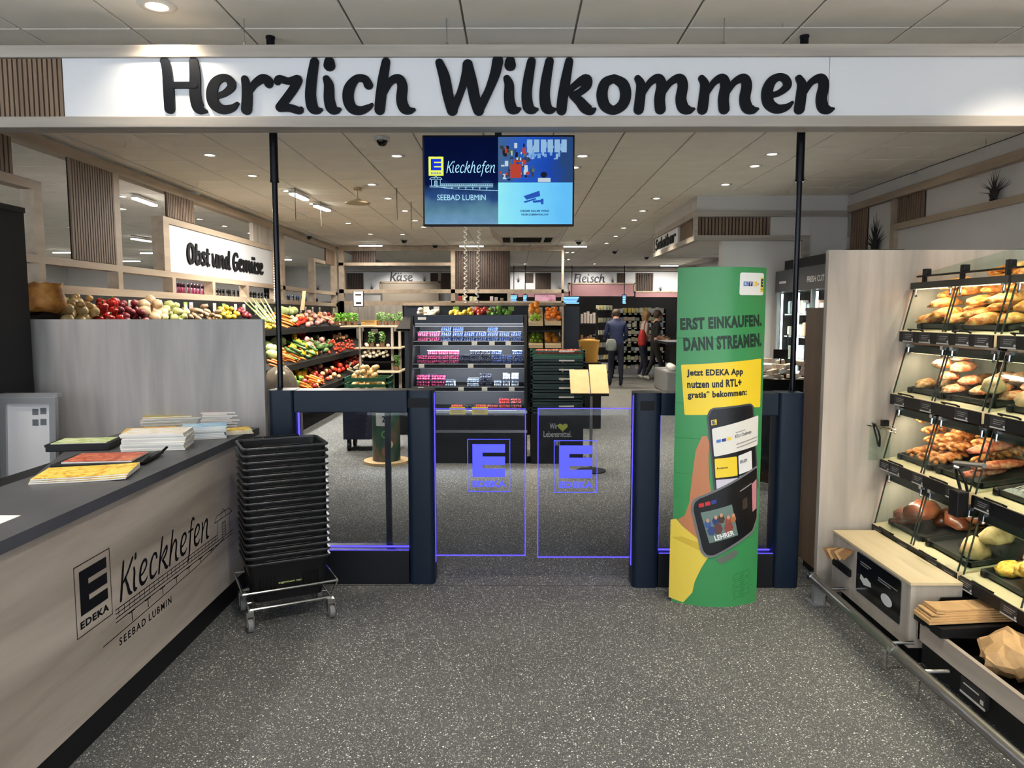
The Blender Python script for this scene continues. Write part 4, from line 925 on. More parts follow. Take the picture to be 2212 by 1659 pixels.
    b = MB(); b.box(2.195, y0, 1.742, 2.24, y1, 1.776); b.obj('canopy_bar', M_bar, t)
    b = MB(); b.add([(x, y, z) for y in (y0, y1) for x, z in ((2.235, 1.815), (2.72, 1.95), (2.72, 1.957), (2.235, 1.822))], [(0,1,2,3),(7,6,5,4),(0,4,5,1),(1,5,6,2),(2,6,7,3),(3,7,4,0)]); b.obj('canopy_glass', M_glass, t)
    b = MB(); b.box(2.225, y0, 1.806, 2.245, y1, 1.815); b.obj('canopy_edge', M_black, t)
    for u in (.08, .5, .92):
        yy = y0+u*(y1-y0); b = MB(); b.rbox(2.23, yy-.018, 1.815, 2.262, yy+.018, 1.85, .004); b.box(2.225, yy-.008, 1.776, 2.245, yy+.008, 1.806); b.obj('clamp', M_black, t)
    for yy in (y0+.002,):
        b = MB()
        for k in range(4):
            zt_ = (SHZ[k-1]-.08) if k else 1.742; xt = (SHX[k-1]+.03) if k else 2.205
            b.add([(x, y, z) for y in (yy, yy+.006) for x, z in ((SHX[k]+.004, SHZ[k]+.006), (SHX[k]+DEP, SHZ[k]+TILT*DEP), (SHX[k]+DEP, zt_+.02), (xt, zt_))], [(0,1,2,3),(7,6,5,4),(0,4,5,1),(1,5,6,2),(2,6,7,3),(3,7,4,0)])
        b.obj('side_glass', M_glass, t)
    return t
bk1 = bakery_unit('four-tier bakery shelf with glass flaps next to the oak end panel', 3.335, 4.155, [(.12,.32,.52,.72,.90), (.13,.45,.82), (.06,.2,.48,.85), (.08,.42,.75,.92)])
bk2 = bakery_unit('nearer four-tier bakery shelf with glass flaps, cut by the picture edge', 2.49, 3.315, [(.1,.4,.7), (.12,.5,.8), (.1,.5,.8), (.06,.42,.8)])

obstacle('bakery', bk1, bk2)
def bread_mesh(name, l, w, h, matl, jit=.25, seed=0, n=14, m=9, flat=.35):
    b = MB(); b.ell((0,0,0), l/2, w/2, h, n, m, jit, seed); v = []
    for x, y, z in b.v: v.append((x, y, z+h*.3 if z > -h*flat else -h*flat+h*.3))
    zmin = min(p[2] for p in v); b.v = [(x, y, z-zmin) for x, y, z in v]
    return b.mesh(name, matl, True)
BR = {'cheese': ramp_mat('cheese_crust', [(.28, (150, 72, 24)), (.42, (205, 120, 44)), (.56, (232, 172, 88)), (.75, (240, 205, 130))], 44, rough=.5, bump=.8),
 'ciab': ramp_mat('ciabatta_crust', [(.3, (120, 72, 36)), (.5, (186, 132, 78)), (.7, (226, 190, 140))], 34, rough=.6, bump=.8),
 'snack': ramp_mat('topped_pastry', [(.3, (196, 84, 44)), (.45, (226, 136, 84)), (.6, (238, 200, 160)), (.78, (214, 150, 120))], 44, rough=.5, bump=.8),
 'twist': ramp_mat('twisted_pastry', [(.3, (110, 52, 22)), (.48, (186, 108, 48)), (.62, (218, 158, 90)), (.8, (238, 202, 150))], 34, (1, 1, 1), .5, bump=.8),
 'lauge': ramp_mat('pretzel_crust', [(.3, (74, 34, 20)), (.55, (116, 60, 34)), (.72, (150, 92, 52)), (.85, (224, 176, 110))], 9, rough=.35, bump=.8, coat=.2),
 'roll': ramp_mat('cheese_roll', [(.3, (196, 120, 30)), (.5, (232, 172, 56)), (.7, (246, 214, 110))], 44, rough=.5, bump=.8),
 'flour': ramp_mat('floury_loaf', [(.3, (150, 112, 70)), (.55, (206, 176, 130)), (.75, (230, 210, 172))], 12, rough=.7, bump=.8),
 'red': ramp_mat('pizza_stick', [(.3, (150, 50, 28)), (.5, (206, 104, 70)), (.68, (226, 170, 130)), (.8, (150, 140, 80))], 42, rough=.5, bump=.8),
 'choc': ramp_mat('dark_muffin', [(.3, (60, 36, 22)), (.6, (110, 70, 40)), (.8, (196, 160, 120))], 18, rough=.6, bump=.8)}
def breads(k, kind, nm, label, cat, spots, l, w, h, group, jit=.2):
    mes = [bread_mesh(nm, l, w, h, BR[kind], jit, s) for s in range(3)]
    got = []
    for i, (y, off, up, rz) in enumerate(spots):
        p = shelf_pt(k, off, y, up); s = rnd.uniform(.92, 1.08)
        o = settle('bakery', mes[i % 3], nm, p, (0, -math.atan(TILT)*.7, rz+rnd.uniform(-.15, .15)), (s, s, s*rnd.uniform(.9, 1.1)), label, cat, group)
        if o: got.append(o)
    if len(spots) < 13:
        for q, o in enumerate(sorted(got, key=lambda o: -o.location.y)): o['label'] = label+', %s from end panel' % ORD[q]
def tray(k, y0, y1, label, o0=.07, o1=.42, colr=None):
    t = thing('baking_tray', label, 'tray', shelf_pt(k, o0, (y0+y1)/2))
    b = MB(); c = lambda off, y, up: shelf_pt(k, off, y, up)
    b.add([c(o, y, u) for u in (.001, .006) for y in (y0, y1) for o in (o0, o1)], [(0,2,3,1),(4,5,7,6),(0,1,5,4),(2,6,7,3),(0,4,6,2),(1,3,7,5)]); b.obj('base', colr or MATS['tray_grey'], t)
    b = MB()
    for (oa, ya, ob, yb) in ((o0, y0, o0+.006, y1), (o1-.006, y0, o1, y1), (o0, y0, o1, y0+.006), (o0, y1-.006, o1, y1)):
        b.add([c(o, y, u) for u in (.001, .028) for y in (ya, yb) for o in (oa, ob)], [(0,2,3,1),(4,5,7,6),(0,1,5,4),(2,6,7,3),(0,4,6,2),(1,3,7,5)])
    b.obj('raised_edge', colr or MATS['tray_grey'], t)
    b = MB(); 
    for yy in (y0+.03, y1-.03): p = c(o0-.012, yy, .0); b.rbox(p[0], yy-.018, p[2]+.002, p[0]+.012, yy+.018, p[2]+.03, .004)
    b.obj('tray_stop', M_black, t)
    obstacle('bakery', t)
mat('tray_grey', (74, 74, 72), .4, metal=.5)
LV = ('top', 'second', 'third', 'lowest'); WH = ('beside the end panel', 'in the middle of the shelf', 'cut by the picture edge')
for k in range(4):
    for q_, (ya, yb) in enumerate(((3.76, 4.11), (3.36, 3.73), (2.55, 3.28))): tray(k, ya, yb, 'grey baking tray on the %s bakery tier %s' % (LV[k], WH[q_]))
def grid(y0, y1, ny, offs, up=0.02, rz=1.4, lay=0, dz=.035):
    out = []
    for j in range(ny):
        for i, o in enumerate(offs): out.append((y0+(y1-y0)*(j+.5)/ny+rnd.uniform(-.012, .012), o+rnd.uniform(-.01, .01), up+rnd.uniform(0, .006), rz+rnd.uniform(-.2, .2)))
    for l_ in range(lay):
        for j in range(ny-1-l_): out.append((y0+(y1-y0)*(j+1)/ny, sum(offs)/len(offs)+.05*(l_), up+dz*(l_+1), rz+rnd.uniform(-.4, .4)))
    return out
breads(0, 'cheese', 'flatbread', 'golden cheese flatbread heaped on the top bakery tier', 'bread', grid(3.78, 4.09, 4, (.14, .25, .35), .012, 0.2)+grid(3.38, 3.72, 4, (.14, .24, .34), .012, .2, 1), .20, .12, .035, 'cheese flatbreads')
breads(0, 'cheese', 'flatbread', 'golden cheese flatbread in the high pile on the top bakery tier', 'bread', [(3.42+i*.055, .2+.09*(i % 3), .06+.012*(5-abs(i-4)), .3) for i in range(9)]+[(3.12+i*.06, .15+.1*(i % 3), .03+.02*(i % 3), .3) for i in range(3)], .22, .12, .035, 'piled cheese flatbreads')
breads(1, 'ciab', 'ciabatta', 'floury brown ciabatta roll on the second bakery tier', 'bread', [(4.04, .13, .012, .5), (4.0, .25, .012, .5), (3.9, .22, .012, .4), (3.86, .34, .012, .4), (3.76, .36, .012, .4), (3.66, .40, .012, .2)], .16, .09, .035, 'ciabatta rolls')
breads(1, 'snack', 'topped_pastry', 'pink and orange topped pastry on the second bakery tier', 'pastry', grid(3.72, 3.93, 3, (.12, .2), .012, .6)+grid(3.38, 3.68, 3, (.20, .3), .02, .4), .17, .10, .028, 'topped pastries')
breads(1, 'flour', 'seeded_bread', 'pale seeded roll at the near end of the second bakery tier', 'bread', [(3.40, .12, .012, .9), (3.22, .14, .02, .6), (3.24, .27, .03, .5), (3.16, .2, .06, .5), (3.12, .33, .03, .5)], .17, .10, .045, 'pale seeded rolls')
def twist_mesh(seed):
    b = MB(); 
    for ph in (0, math.pi):
        pts = [(-.12+.24*i/22, .016*math.cos(i*.62+ph), .022+.013*math.sin(i*.62+ph)) for i in range(23)]
        b.tube(pts, [.007+.011*math.sin(math.pi*(i+1)/24) for i in range(23)], 7)
    return b.mesh('twisted_pastry', BR['twist'], True)
tw = [twist_mesh(0)]
for i, (y, o, up) in enumerate([(3.74+.045*j, .13+.12*i_, .012+.03*((i_+j) % 2)) for j in range(8) for i_ in range(3)]+[(3.55+.05*j, .3+.05*i_, .02+.03*i_) for j in range(4) for i_ in range(2)]):
    settle('bakery', tw[0], 'twisted_pastry', shelf_pt(2, o, y, up), (rnd.uniform(-.3, .3), -.1, rnd.uniform(-.25, .35)), rnd.uniform(.9, 1.1), 'braided brown pastry stick on the third bakery tier', 'pastry', 'braided pastry sticks')
breads(2, 'red', 'pizza_stick', 'red topped pizza baguette on the third bakery tier', 'bread', [(3.62, .16, .012, .1), (3.56, .2, .02, .15), (3.50, .13, .012, .1), (3.45, .2, .012, .0), (3.68, .12, .012, .2), (3.41, .12, .012, .3)], .25, .06, .028, 'pizza baguettes')
breads(3, 'lauge', 'pretzel_loaf', 'dark split pretzel loaf on the lowest bakery tier', 'bread', [(4.03, .14, .012, .3), (3.95, .3, .012, .6), (3.90, .12, .012, .4), (3.80, .27, .03, 1.2), (3.70, .31, .012, 1.0)], .20, .13, .055, 'pretzel loaves', .25)
breads(3, 'flour', 'rustic_roll', 'floury rustic roll at the near end of the lowest bakery tier', 'bread', [(3.47, .16, .012, .9), (3.40, .25, .012, .4), (3.26, .33, .012, .4), (3.21, .4, .012, .4)], .17, .12, .055, 'rustic rolls')
breads(3, 'roll', 'cheese_roll', 'yellow cheese roll on the nearest lowest bakery tier', 'bread', [(3.28, .07, .012, .4), (3.22, .16, .012, .4), (3.14, .26, .012, .4), (3.10, .16, .012, .2), (3.08, .08, .012, .4), (3.02, .12, .02, .5), (3.05, .24, .03, .4), (2.97, .2, .012, .4), (3.13, .33, .012, .5), (2.92, .08, .012, .1)], .125, .105, .04, 'cheese rolls')
pk = thing('pastry_bag', 'black and white printed pastry bag at the near third bakery tier', 'bag', shelf_pt(2, .1, 3.2))
b = MB(); rings = []
for i in range(7):
    y = 3.02+.24*i/6; h = .03*math.sin(math.pi*(i+.6)/7.2)+.006; rings.append([shelf_pt(2, .085, y, .008), shelf_pt(2, .27, y, .008), shelf_pt(2, .24, y, h+.004), shelf_pt(2, .17, y, h*1.25+.004), shelf_pt(2, .105, y, h+.004)])
b.loft(rings); b.obj('body', mat('bag_silver', (168, 170, 166), .3, var=.3, vscale=30), pk)
b = MB()
for i in range(9): y = 3.06+.017*i; b.add([shelf_pt(2, .10+.012*(i % 2), y, .038), shelf_pt(2, .15, y+.003, .045), shelf_pt(2, .15, y+.01, .045), shelf_pt(2, .10, y+.007, .038)], [(0,1,2,3)])
b.obj('print', M_ink, pk)
obstacle('bakery', pk)
breads(2, 'choc', 'sugared_bun', 'brown sugared bun beside the tongs on the third bakery tier', 'pastry', [(3.12, .35, .012, 0), (3.0, .35, .012, 0), (3.23, .36, .012, 0)], .10, .10, .055, 'sugared buns')
# tongs holders
def tongs(label, p, s=1.0):
    t = thing('bread_tongs', label, 'tongs', p)
    p = Vector(p)
    for q_ in (-1, 1):
        b = MB(); b.tube([p+Vector(v)*s for v in ((.0, q_*.012, .0), (.02, q_*.03, -.05), (.035, q_*.028, -.10), (.045, q_*.008, -.17))], .0065*s, 6); b.obj('arm', M_black, t)
    b = MB(); b.tube([p+Vector((0, -.014, 0))*s, p+Vector((-.012, 0, .006))*s, p+Vector((0, .014, 0))*s], .008*s, 6); b.obj('spring', M_chrome, t)
tongs('black bread tongs hanging on a wire holder before the oak end panel', (at(1888, 915, 4.05)), .75)
tongs('large black bread tongs hanging at the third bakery tier', (2.03, 3.36, .90), 1.0)
th = thing('tong_holder', 'chrome wire tong holder at the oak end panel', 'holder', at(1885, 925, 4.1))
b = MB()
for q_ in (0, .02): b.tube([at(1872, 918, 4.1), Vector(at(1935, 928, 4.1))+Vector((0, 0, -q_)), (2.11, 4.12, .99-q_)], .003, 6)
b.obj('wire', M_chrome, th); b = MB(); b.rbox(*[c-.012 for c in at(1908, 916, 4.1)], *[c+.012 for c in at(1914, 912, 4.1)], .003); b.obj('clip', M_black, th)
b = MB(); p = at(1880, 930, 4.12); b.box(p[0], 4.125, p[2]-.17, 2.11, 4.128, p[2]+.03); b.obj('drip_plate', M_glass, th)
ho = thing('tong_holder', 'black tong holder block between the two bakery shelves', 'holder', (2.02, 3.34, .72))
b = MB(); b.rbox(2.005, 3.305, .68, 2.06, 3.375, .80, .006); b.obj('block', M_black, ho)
b = MB(); b.tube([(2.0, 3.33, .93), (2.0, 3.12, .96)], .011, 8); b.obj('grip_bar', M_steel, ho)

# paper bag cabinet, bag tray, bread bin
cb = thing('bag_cabinet', 'low oak cabinet with black dispenser plate under the bakery shelves', 'cabinet', (1.9, 3.68, 0))
cy0, cy1, cz = 3.275, 4.10, .388
mb = MB(); mb.box(1.80, cy0, .08, 2.034, cy1, cz-.012); mb.obj('body', M_oakgrey, cb)
mb = MB(); mb.box(1.796, cy0-.003, cz-.012, 2.034, cy1, cz); mb.obj('top_board', M_boxtop, cb)
mb = MB(); mb.box(1.86, cy0+.02, 0, 2.03, cy1, .08); mb.obj('plinth', M_blackmat, cb)
BMp = plane((1.799, 0, 0), (0,-1,0), (0,0,1), (-1,0,0))
def bw(px, py): a = at(px, py, 1.0); t = 1.799/a[0]; return -t, EYE+(a[2]-EYE)*t
A = bw(1851, 1235); B = bw(1946, 1305)
mb = MB(); u0, u1, v0, v1 = A[0], B[0], .155, .365
pts = rounded([(u0, v0), (u1, v0), (u1, v1), (u0, v1)], .012); mb.add([BMp(a, b, .003) for a, b in pts], [list(range(len(pts)))]); mb.obj('dispenser_plate', mat('gloss_black', (12, 13, 15), .15), cb)
mb = MB(); w = u1-u0
pts = [(u0+w*.72+.055*math.cos(t*.314), .225+.028*math.sin(t*.314)) for t in range(20)]; mb.add([BMp(a, b, .0045) for a, b in pts], [list(range(20))])
pts = [(u0+w*.10, .235), (u0+w*.2, .215), (u0+w*.38, .23), (u0+w*.36, .25), (u0+w*.26, .262), (u0+w*.2, .25), (u0+w*.12, .262)]; mb.add([BMp(a, b, .0045) for a, b in pts], [list(range(7))])
mb.obj('pictogram', mat('pictogram_white', (206, 206, 204), .4), cb)
mb = MB(); [rect(mb, BMp, u0+w*a_, z_, u0+w*b_, z_+.006, .0045) for a_, b_, z_ in ((.10, .36, .322), (.10, .30, .31), (.52, .94, .305), (.52, .8, .293))]; mb.obj('plate_text', mat('plate_ink', (130, 132, 134), .5), cb)
kb = thing('paper_bag_bundle', 'crumpled brown paper bags sticking out of the oak cabinet slot', 'paper bags', (1.79, 3.98, .3))
for i in range(5):
    b = MB(); y = 3.88+i*.04; z = .345-i*.012
    b.add([(1.80, y-.05, z+.01), (1.80, y+.06, z-.01), (1.755-.004*i, y+.05, z-.035+.006*i), (1.75-.003*i, y-.03, z-.05), (1.80, y-.05, z+.012), (1.80, y+.06, z-.008), (1.757-.004*i, y+.05, z-.032+.006*i), (1.752-.003*i, y-.03, z-.047)], [(0,1,2,3),(7,6,5,4),(0,3,7,4),(1,5,6,2),(2,6,7,3)]); b.obj('paper_bag', M_kraft if i % 2 else mat('kraft_dark', (140, 104, 66), .8), kb)
b = MB(); b.rbox(1.785, 3.86, .20, 1.80, 4.07, .24, .003); b.obj('slot_lip', M_black, kb)
tb = thing('bag_tray', 'black sloping tray holding a stack of brown paper bags', 'tray', (1.95, 3.05, .2))
TY0, TY1 = 3.05, 3.262
b = MB(); b.add([(x, y, z) for y in (TY0, TY1) for x, z in ((1.82, .226), (2.5, .25), (2.5, .305), (1.82, .265))], [(0,1,2,3),(7,6,5,4),(0,4,5,1),(1,5,6,2),(2,6,7,3),(3,7,4,0)]); b.obj('body', M_blacklam, tb)
[MB().box(1.812, q_, .226, 1.8195, q_+.08, .268).obj('front_lip', M_black, tb) for q_ in (TY0, TY1-.08)]
b = MB(); b.add([(x, y, z) for y in (TY1-.006, TY1) for x, z in ((1.9, .272), (2.5, .308), (2.5, .335), (1.93, .325))], [(0,1,2,3),(7,6,5,4),(0,4,5,1),(1,5,6,2),(2,6,7,3),(3,7,4,0)]); b.obj('rear_lip', M_black, tb)
for i in range(6):
    b = MB(); z = .272+.0088*i; x0 = 1.78+.008*i+rnd.uniform(-.01, .01); l = .006*i
    b.loft([[(x, y, z+(.05*(x-x0))+d+(.02 if k == 0 and i > 2 else 0)*(1 if y < 3.0 else .3)) for d, y in ((0, TY0+.03+l), (0, TY1-.05), (.007, TY1-.05), (.007, TY0+.03+l))] for k, x in enumerate((x0, x0+.05, x0+.15, x0+.45))])
    o = b.obj('paper_bag', M_kraft); tag(o, 'flat brown paper bag on top of the black tray stack' if i == 5 else 'flat brown paper bag, %s from the bottom on the black tray' % ORD[i], 'paper bag', None if i == 5 else 'stacked paper bags')
bn = thing('bread_bin', 'oak and black bread bin drawer full of bagged loaves', 'bin', (1.95, 2.5, 0))
mb = MB(); mb.box(1.83, 1.3, .135, 1.85, 3.255, .222); mb.obj('front_board', M_oakflat, bn)
mb = MB(); mb.box(1.83, 3.24, .135, 2.5, 3.258, .222); mb.obj('side_board', M_oakgrey, bn)
mb = MB(); mb.box(1.845, 1.3, .03, 2.5, 3.24, .134); mb.obj('base', M_blacklam, bn)
mb = MB(); mb.box(1.85, 1.3, .134, 2.5, 3.24, .142); mb.obj('bottom', M_blackmat, bn)
mb = MB(); mb.box(1.828, 2.76, .065, 1.845, 2.92, .128); mb.k = 1; mb.box(1.826, 2.76, .062, 1.83, 2.92, .07); mb.box(1.8265, 2.80, .105, 1.828, 2.9, .11); mb.box(1.8265, 2.77, .078, 1.828, 2.79, .095); mb.obj('price_card', [M_card, M_cardw], bn)
def loaf_bag(label, c, l, w, h, rz, window):
    t = thing('loaf_bag', label, 'bread bag', c, rz)
    b = MB(); rings = []; n = 14
    for k in range(13):
        u = k/12; x = -l/2+l*u; s = min(1, .35+3.2*min(u, 1-u)+.0); cr = 1+.14*noise.noise(Vector((u*6, c[1]*5, 1.3)))
        rings.append([(x+.02*noise.noise(Vector((i*1.1, k*1.3, c[0]*9))), w/2*math.cos(2*math.pi*i/n)*(.82+.18*s)*cr, max(0.0, h/2+h/2*math.sin(2*math.pi*i/n)*s*cr+.05*noise.noise(Vector((i*1.7+.3, k*.9+.2, 4))))) for i in range(n)])
    b.loft(rings); b.obj('paper', M_kraft, t, local=True)
    if window:
        b = MB(); b.ell((.03, -.01, h*.55), l*.30, w*.40, h*.50, 14, 9, .12, 2); b.obj('loaf', ramp_mat('bagged_loaf', [(.3, (186, 112, 54)), (.5, (224, 156, 92)), (.68, (240, 200, 150)), (.8, (250, 235, 215))], 22, rough=.25, bump=.2), t, smooth=True, local=True)
        b = MB(); b.rbox(-l*.42, -w*.42, h*.66, -l*.30, w*.45, h*.86, .008); b.obj('folded_band', mat('kraft_light', (222, 184, 122), .7), t, local=True)
        D = plane((-l*.425, -w*.28, h*.78), (0, -1, 0), (0, 0, 1), (-1, 0, 0)); b = MB(); D2 = plane((-l*.38, w*.05, h*.865), (0, -1, 0), (.9, 0, 0), (0, 0, 1)); big_e(b, D2, 0, 0, .035, .035, .001); b.obj('emblem', mat('navy_print', (34, 34, 60), .5), t, local=True)
    return t
loaf_bag('crumpled closed brown bread bag at the far end of the bread bin', (2.07, 2.84, .145), .36, .23, .185, R(-25), False)
loaf_bag('brown bread bag with clear window and emblem band, middle of the bread bin', (2.045, 2.56, .145), .30, .19, .15, R(-28), True)
loaf_bag('brown bread bag with clear window and emblem band, nearest in the bread bin', (2.045, 2.31, .145), .30, .19, .15, R(-28), True)
# ------------------------------------------------------------------ oak partition along the fruit department
FX = -4.2
def bar(parent, name, y0, y1, z0, z1, m=M_frame, t=.12): return MB().box(FX-t+.04, y0, z0, FX+.04, y1, z1).obj(name, m, parent)
pf = thing('oak_partition', 'long oak partition frame with slatted panels above the vegetable shelves', 'partition', (FX, 11, 1.8))
bar(pf, 'top_beam', 3.9, 17.45, 3.06, 3.16); bar(pf, 'middle_rail', 4.9, 17.45, 2.05, 2.12); bar(pf, 'lower_rail', 4.9, 17.45, 1.79, 1.87)
bar(pf, 'arch_beam', 4.9, 6.62, 2.68, 2.76); bar(pf, 'arch_beam', 15.45, 16.4, 2.70, 2.77)
for y0, y1, z0, z1 in ((6.50,6.62,2.12,2.68),(7.80,7.92,2.12,3.06),(12.96,13.08,1.87,3.06),(13.36,13.5,1.87,3.06),(15.45,15.57,2.12,2.70),(17.3,17.45,0,3.06)): bar(pf, 'post', y0, y1, z0, z1)
for y in (6.52, 7.82, 9.05, 10.25, 11.55, 15.45): bar(pf, 'short_post', y, y+.09, 1.87, 2.05)
PM = lambda y, z: plane((FX+.02, y, z), (0,1,0), (0,0,1), (1,0,0))
slat_panel(pf, PM(5.5, 2.76), .75, .30, 14); slat_panel(pf, PM(7.03, 2.12), .77, .94, 18); slat_panel(pf, PM(8.98, 2.77), .75, .29, 17); slat_panel(pf, PM(16.4, 2.72), .8, .34, 12)
mb = MB(); mb.box(FX-.03, 11.94, 2.77, FX+.03, 12.92, 3.06); mb.obj('oak_panel', M_oakgrey, pf)
fs = thing('department_sign', 'white fruit and vegetable sign board in an oak frame on the partition', 'sign', (FX, 10.9, 2.12))
bar(fs, 'sign_frame', 8.87, 12.96, 2.69, 2.765, t=.14); bar(fs, 'sign_frame', 8.87, 9.02, 2.12, 2.69, t=.14); bar(fs, 'sign_frame', 12.86, 12.96, 2.12, 2.69, t=.14)
mb = MB(); mb.box(FX-.02, 9.02, 2.12, FX+.015, 12.86, 2.69); mb.obj('board', M_white, fs)
L, w = script('Obst und Gemüse', .185, 1.05, .8); y0 = 4.2*FPX/(1113-407); k = (4.2*FPX/(1113-570)-y0)/w
solid_letters(L, lambda a, b, d: Vector((FX+.015+d, y0+a*k, 2.26+b)), .02, M_ink, fs)
# second partition across the back of the fruit department
QY = 17.4
p2 = thing('oak_partition', 'oak partition frame across the back of the fruit department', 'partition', (-1.6, QY, 1.8))
def xb(px): return (px-1113)/FPX*QY
def bar2(name, a, b, z0, z1, m=M_frame, d=.1): return MB().box(xb(a), QY, z0, xb(b), QY+d, z1).obj(name, m, p2)
bar2('top_beam', 735, 1217, 3.08, 3.18); bar2('upper_rail', 735, 975, 2.74, 2.81); bar2('middle_rail', 735, 1217, 2.10, 2.19); bar2('lower_rail', 735, 1217, 1.82, 1.92)
for a, b in ((735, 745), (975, 984), (1212, 1217)): bar2('post', a, b, 1.2, 3.08)
bar2('post', 1096, 1103, 1.92, 2.1)
bar2('lower_panel', 735, 870, .2, 1.82, M_oakgrey)
m2 = lambda px, z: plane((xb(px), QY+.05, z), (1,0,0), (0,0,1), (0,-1,0))
slat_panel(p2, m2(763, 2.81), xb(814)-xb(763), .27, 14, single=False, sm=M_slatdark); slat_panel(p2, m2(984, 2.19), xb(1102)-xb(984), .89, 32, sm=M_slatdark)
for nm, px, x1 in (('display_box', 990, 1096),):
    mb = MB(); mb.box(xb(px), QY+.1, 1.92, xb(x1), QY+.5, 2.1); mb.obj(nm, M_blackmat, p2)
rb = random.Random(5)
for i, (px, c, h) in enumerate(((994,(150,40,40),.12),(1002,(170,150,120),.13),(1018,(190,185,150),.11),(1026,(190,185,150),.1),(1062,(190,170,170),.11),(1072,(150,150,140),.09),(1084,(120,110,90),.07))):
    o = MB().rbox(xb(px)-.04, QY+.02, 1.921, xb(px)+.04, QY+.09, 1.921+h, .01).obj('packet', mat('packet_%d' % i, c, .5)); tag(o, ('dark red','brown','pale green','cream green','rosy','grey','dull brown')[i]+' packet on the shelf under the wide slatted panel', 'packet')

# dark column and far walls of the other hall
o = MB().box(-8.1, 24.0, 0, -7.55, 24.4, CEIL).obj('column', M_blackmat); tag(o, 'dark square column far behind the partition', 'column')
# bottles standing behind the partition
M_gls = {}
def bottle_me(rgb, cap, h=.26, r=.036, neck=.45):
    b = MB(); b.lathe([(r*.9, 0), (r, .01), (r, h*.5), (r*.9, h*.58), (r*neck, h*.72), (r*neck, h*.86)], n=10); b.k = 1; b.lathe([(r*neck*1.1, h*.86), (r*neck*1.1, h), (r*.1, h)], n=10)
    return b.mesh('bottle', [mat('bottle_%d_%d_%d' % rgb, rgb, .25), mat('cap_%d_%d_%d' % cap, cap, .4)], True)
bs = thing('bottle_shelf', 'dark shelf top behind the oak partition carrying bottles', 'shelf', (-4.6, 11, 1.7))
mb = MB(); mb.box(-4.75, 5.6, 1.60, -4.32, 17.2, 1.63); mb.obj('top_board', M_blacklam, bs); mb = MB(); mb.box(-4.75, 5.6, .0, -4.72, 17.2, 1.60); mb.obj('back_board', M_blacklam, bs)
def bottles(me, px0, px1, n, label, group, X=-4.5, s=1.0, z=1.631):
    for i in range(n):
        px = px0+(px1-px0)*(i+.5)/n; Y = -X*FPX/(1113-px)
        place(me, 'bottle', (X+rnd.uniform(-.02, .02), Y, z), (0, 0, 0), s, label+', %s from the cabinet side' % ORD[i], 'bottle', group)
bottles(bottle_me((90,130,50),(170,200,90),.30), 115, 175, 8, 'green capped bottle behind the first low opening of the partition', 'green capped bottles', s=.85)
bottles(bottle_me((150,70,40),(200,90,50),.28), 182, 240, 8, 'orange capped bottle behind the first low opening of the partition', 'orange capped bottles', s=.85)
bottles(bottle_me((30,28,30),(20,20,22),.26,.045,.7), 268, 362, 11, 'short dark jar behind the second low opening of the partition', 'dark jars')
bottles(bottle_me((150,60,90),(60,20,40),.40,.04), 384, 450, 9, 'pink sparkling wine bottle under the fruit sign', 'pink bottles')
bottles(bottle_me((60,45,35),(20,20,22),.36,.04), 468, 520, 7, 'brown bottle with dark cap under the fruit sign', 'brown bottles')
bottles(bottle_me((28,26,26),(30,24,22),.36,.04), 540, 584, 7, 'black bottle at the far end under the fruit sign', 'black bottles')
bottles(bottle_me((60,56,50),(70,90,130),.36,.04), 612, 664, 8, 'bottle with blue cap beyond the black pole', 'blue capped bottles')
bottles(bottle_me((30,30,30),(40,40,40),.34,.045), 680, 690, 3, 'dark bottle near the partition corner', 'dark corner bottles')

# ------------------------------------------------------------------ vegetable gondola on the left
T = [((-4.06, 1.60), (-3.42, 1.36)), ((-3.74, 1.16), (-3.02, .90)), ((-3.4, .74), (-2.82, .52))]
gd = thing('vegetable_gondola', 'long sloping black vegetable gondola under the oak partition', 'shelf', (-3.6, 11, 0))
mb = MB(); mb.box(-4.16, 5.6, 0, -4.10, 16.6, 1.79); mb.obj('back_board', M_blacklam, gd)
for (xa, za), (xb_, zb__) in T:
    mb = MB(); mb.add([(x, y, z) for y in (5.6, 16.4) for x, z in ((xa, za), (xb_, zb__), (xb_, zb__-.03), (xa, za-.03))], [(0,1,2,3),(7,6,5,4),(0,4,5,1),(1,5,6,2),(2,6,7,3),(3,7,4,0)]); tt = mb.obj('tier', M_blackmat, gd)
    mb = MB(); mb.box(xb_, 5.6, zb__-.05, xb_+.015, 16.4, zb__+.035); mb.obj('tier_lip', M_blacklam, tt)
mb = MB(); mb.box(-4.1, 5.6, 0, -2.95, 16.4, .3); mb.obj('base', M_blackmat, gd)
for y in (9.0, 11.6, 14.2, 16.3): mb = MB(); mb.box(-4.1, y, .3, -3.5, y+.03, 1.34); mb.obj('bracket', M_blackmat, gd)
for px, g in ((155,1),(225,1),(258,0),(291,0),(323,0),(345,0),(368,0),(408,1),(420,0),(470,0),(490,1),(515,0),(533,0),(560,0),(579,0),(632,0),(655,0),(665,0),(680,0),(695,0),(725,1)):
    Y = 4.02*FPX/(1113-px); s = .05; z = 1.70
    b = MB(); b.box(-4.05, Y-s, z-s*1.1, -4.045, Y+s, z+s*1.1); b.k = 1; b.box(-4.046, Y-s*.7, z-s*.6, -4.043, Y+s*.7, z+s*.5); b.box(-4.08, Y-.005, z-s*2.2, -4.05, Y+.005, z-s); b.obj('price_card', [M_tagg if g else M_tagw, M_tagw if g else mat('card_print', (150, 150, 146), .6)], gd)
obstacle('veg', gd)
def veg(name, matl, rx, ry, rz, jit=.12, n=8, m=6, seed=1): return MB().ell((0, 0, 0), rx, ry, rz, n, m, jit, seed).mesh(name, matl, True)
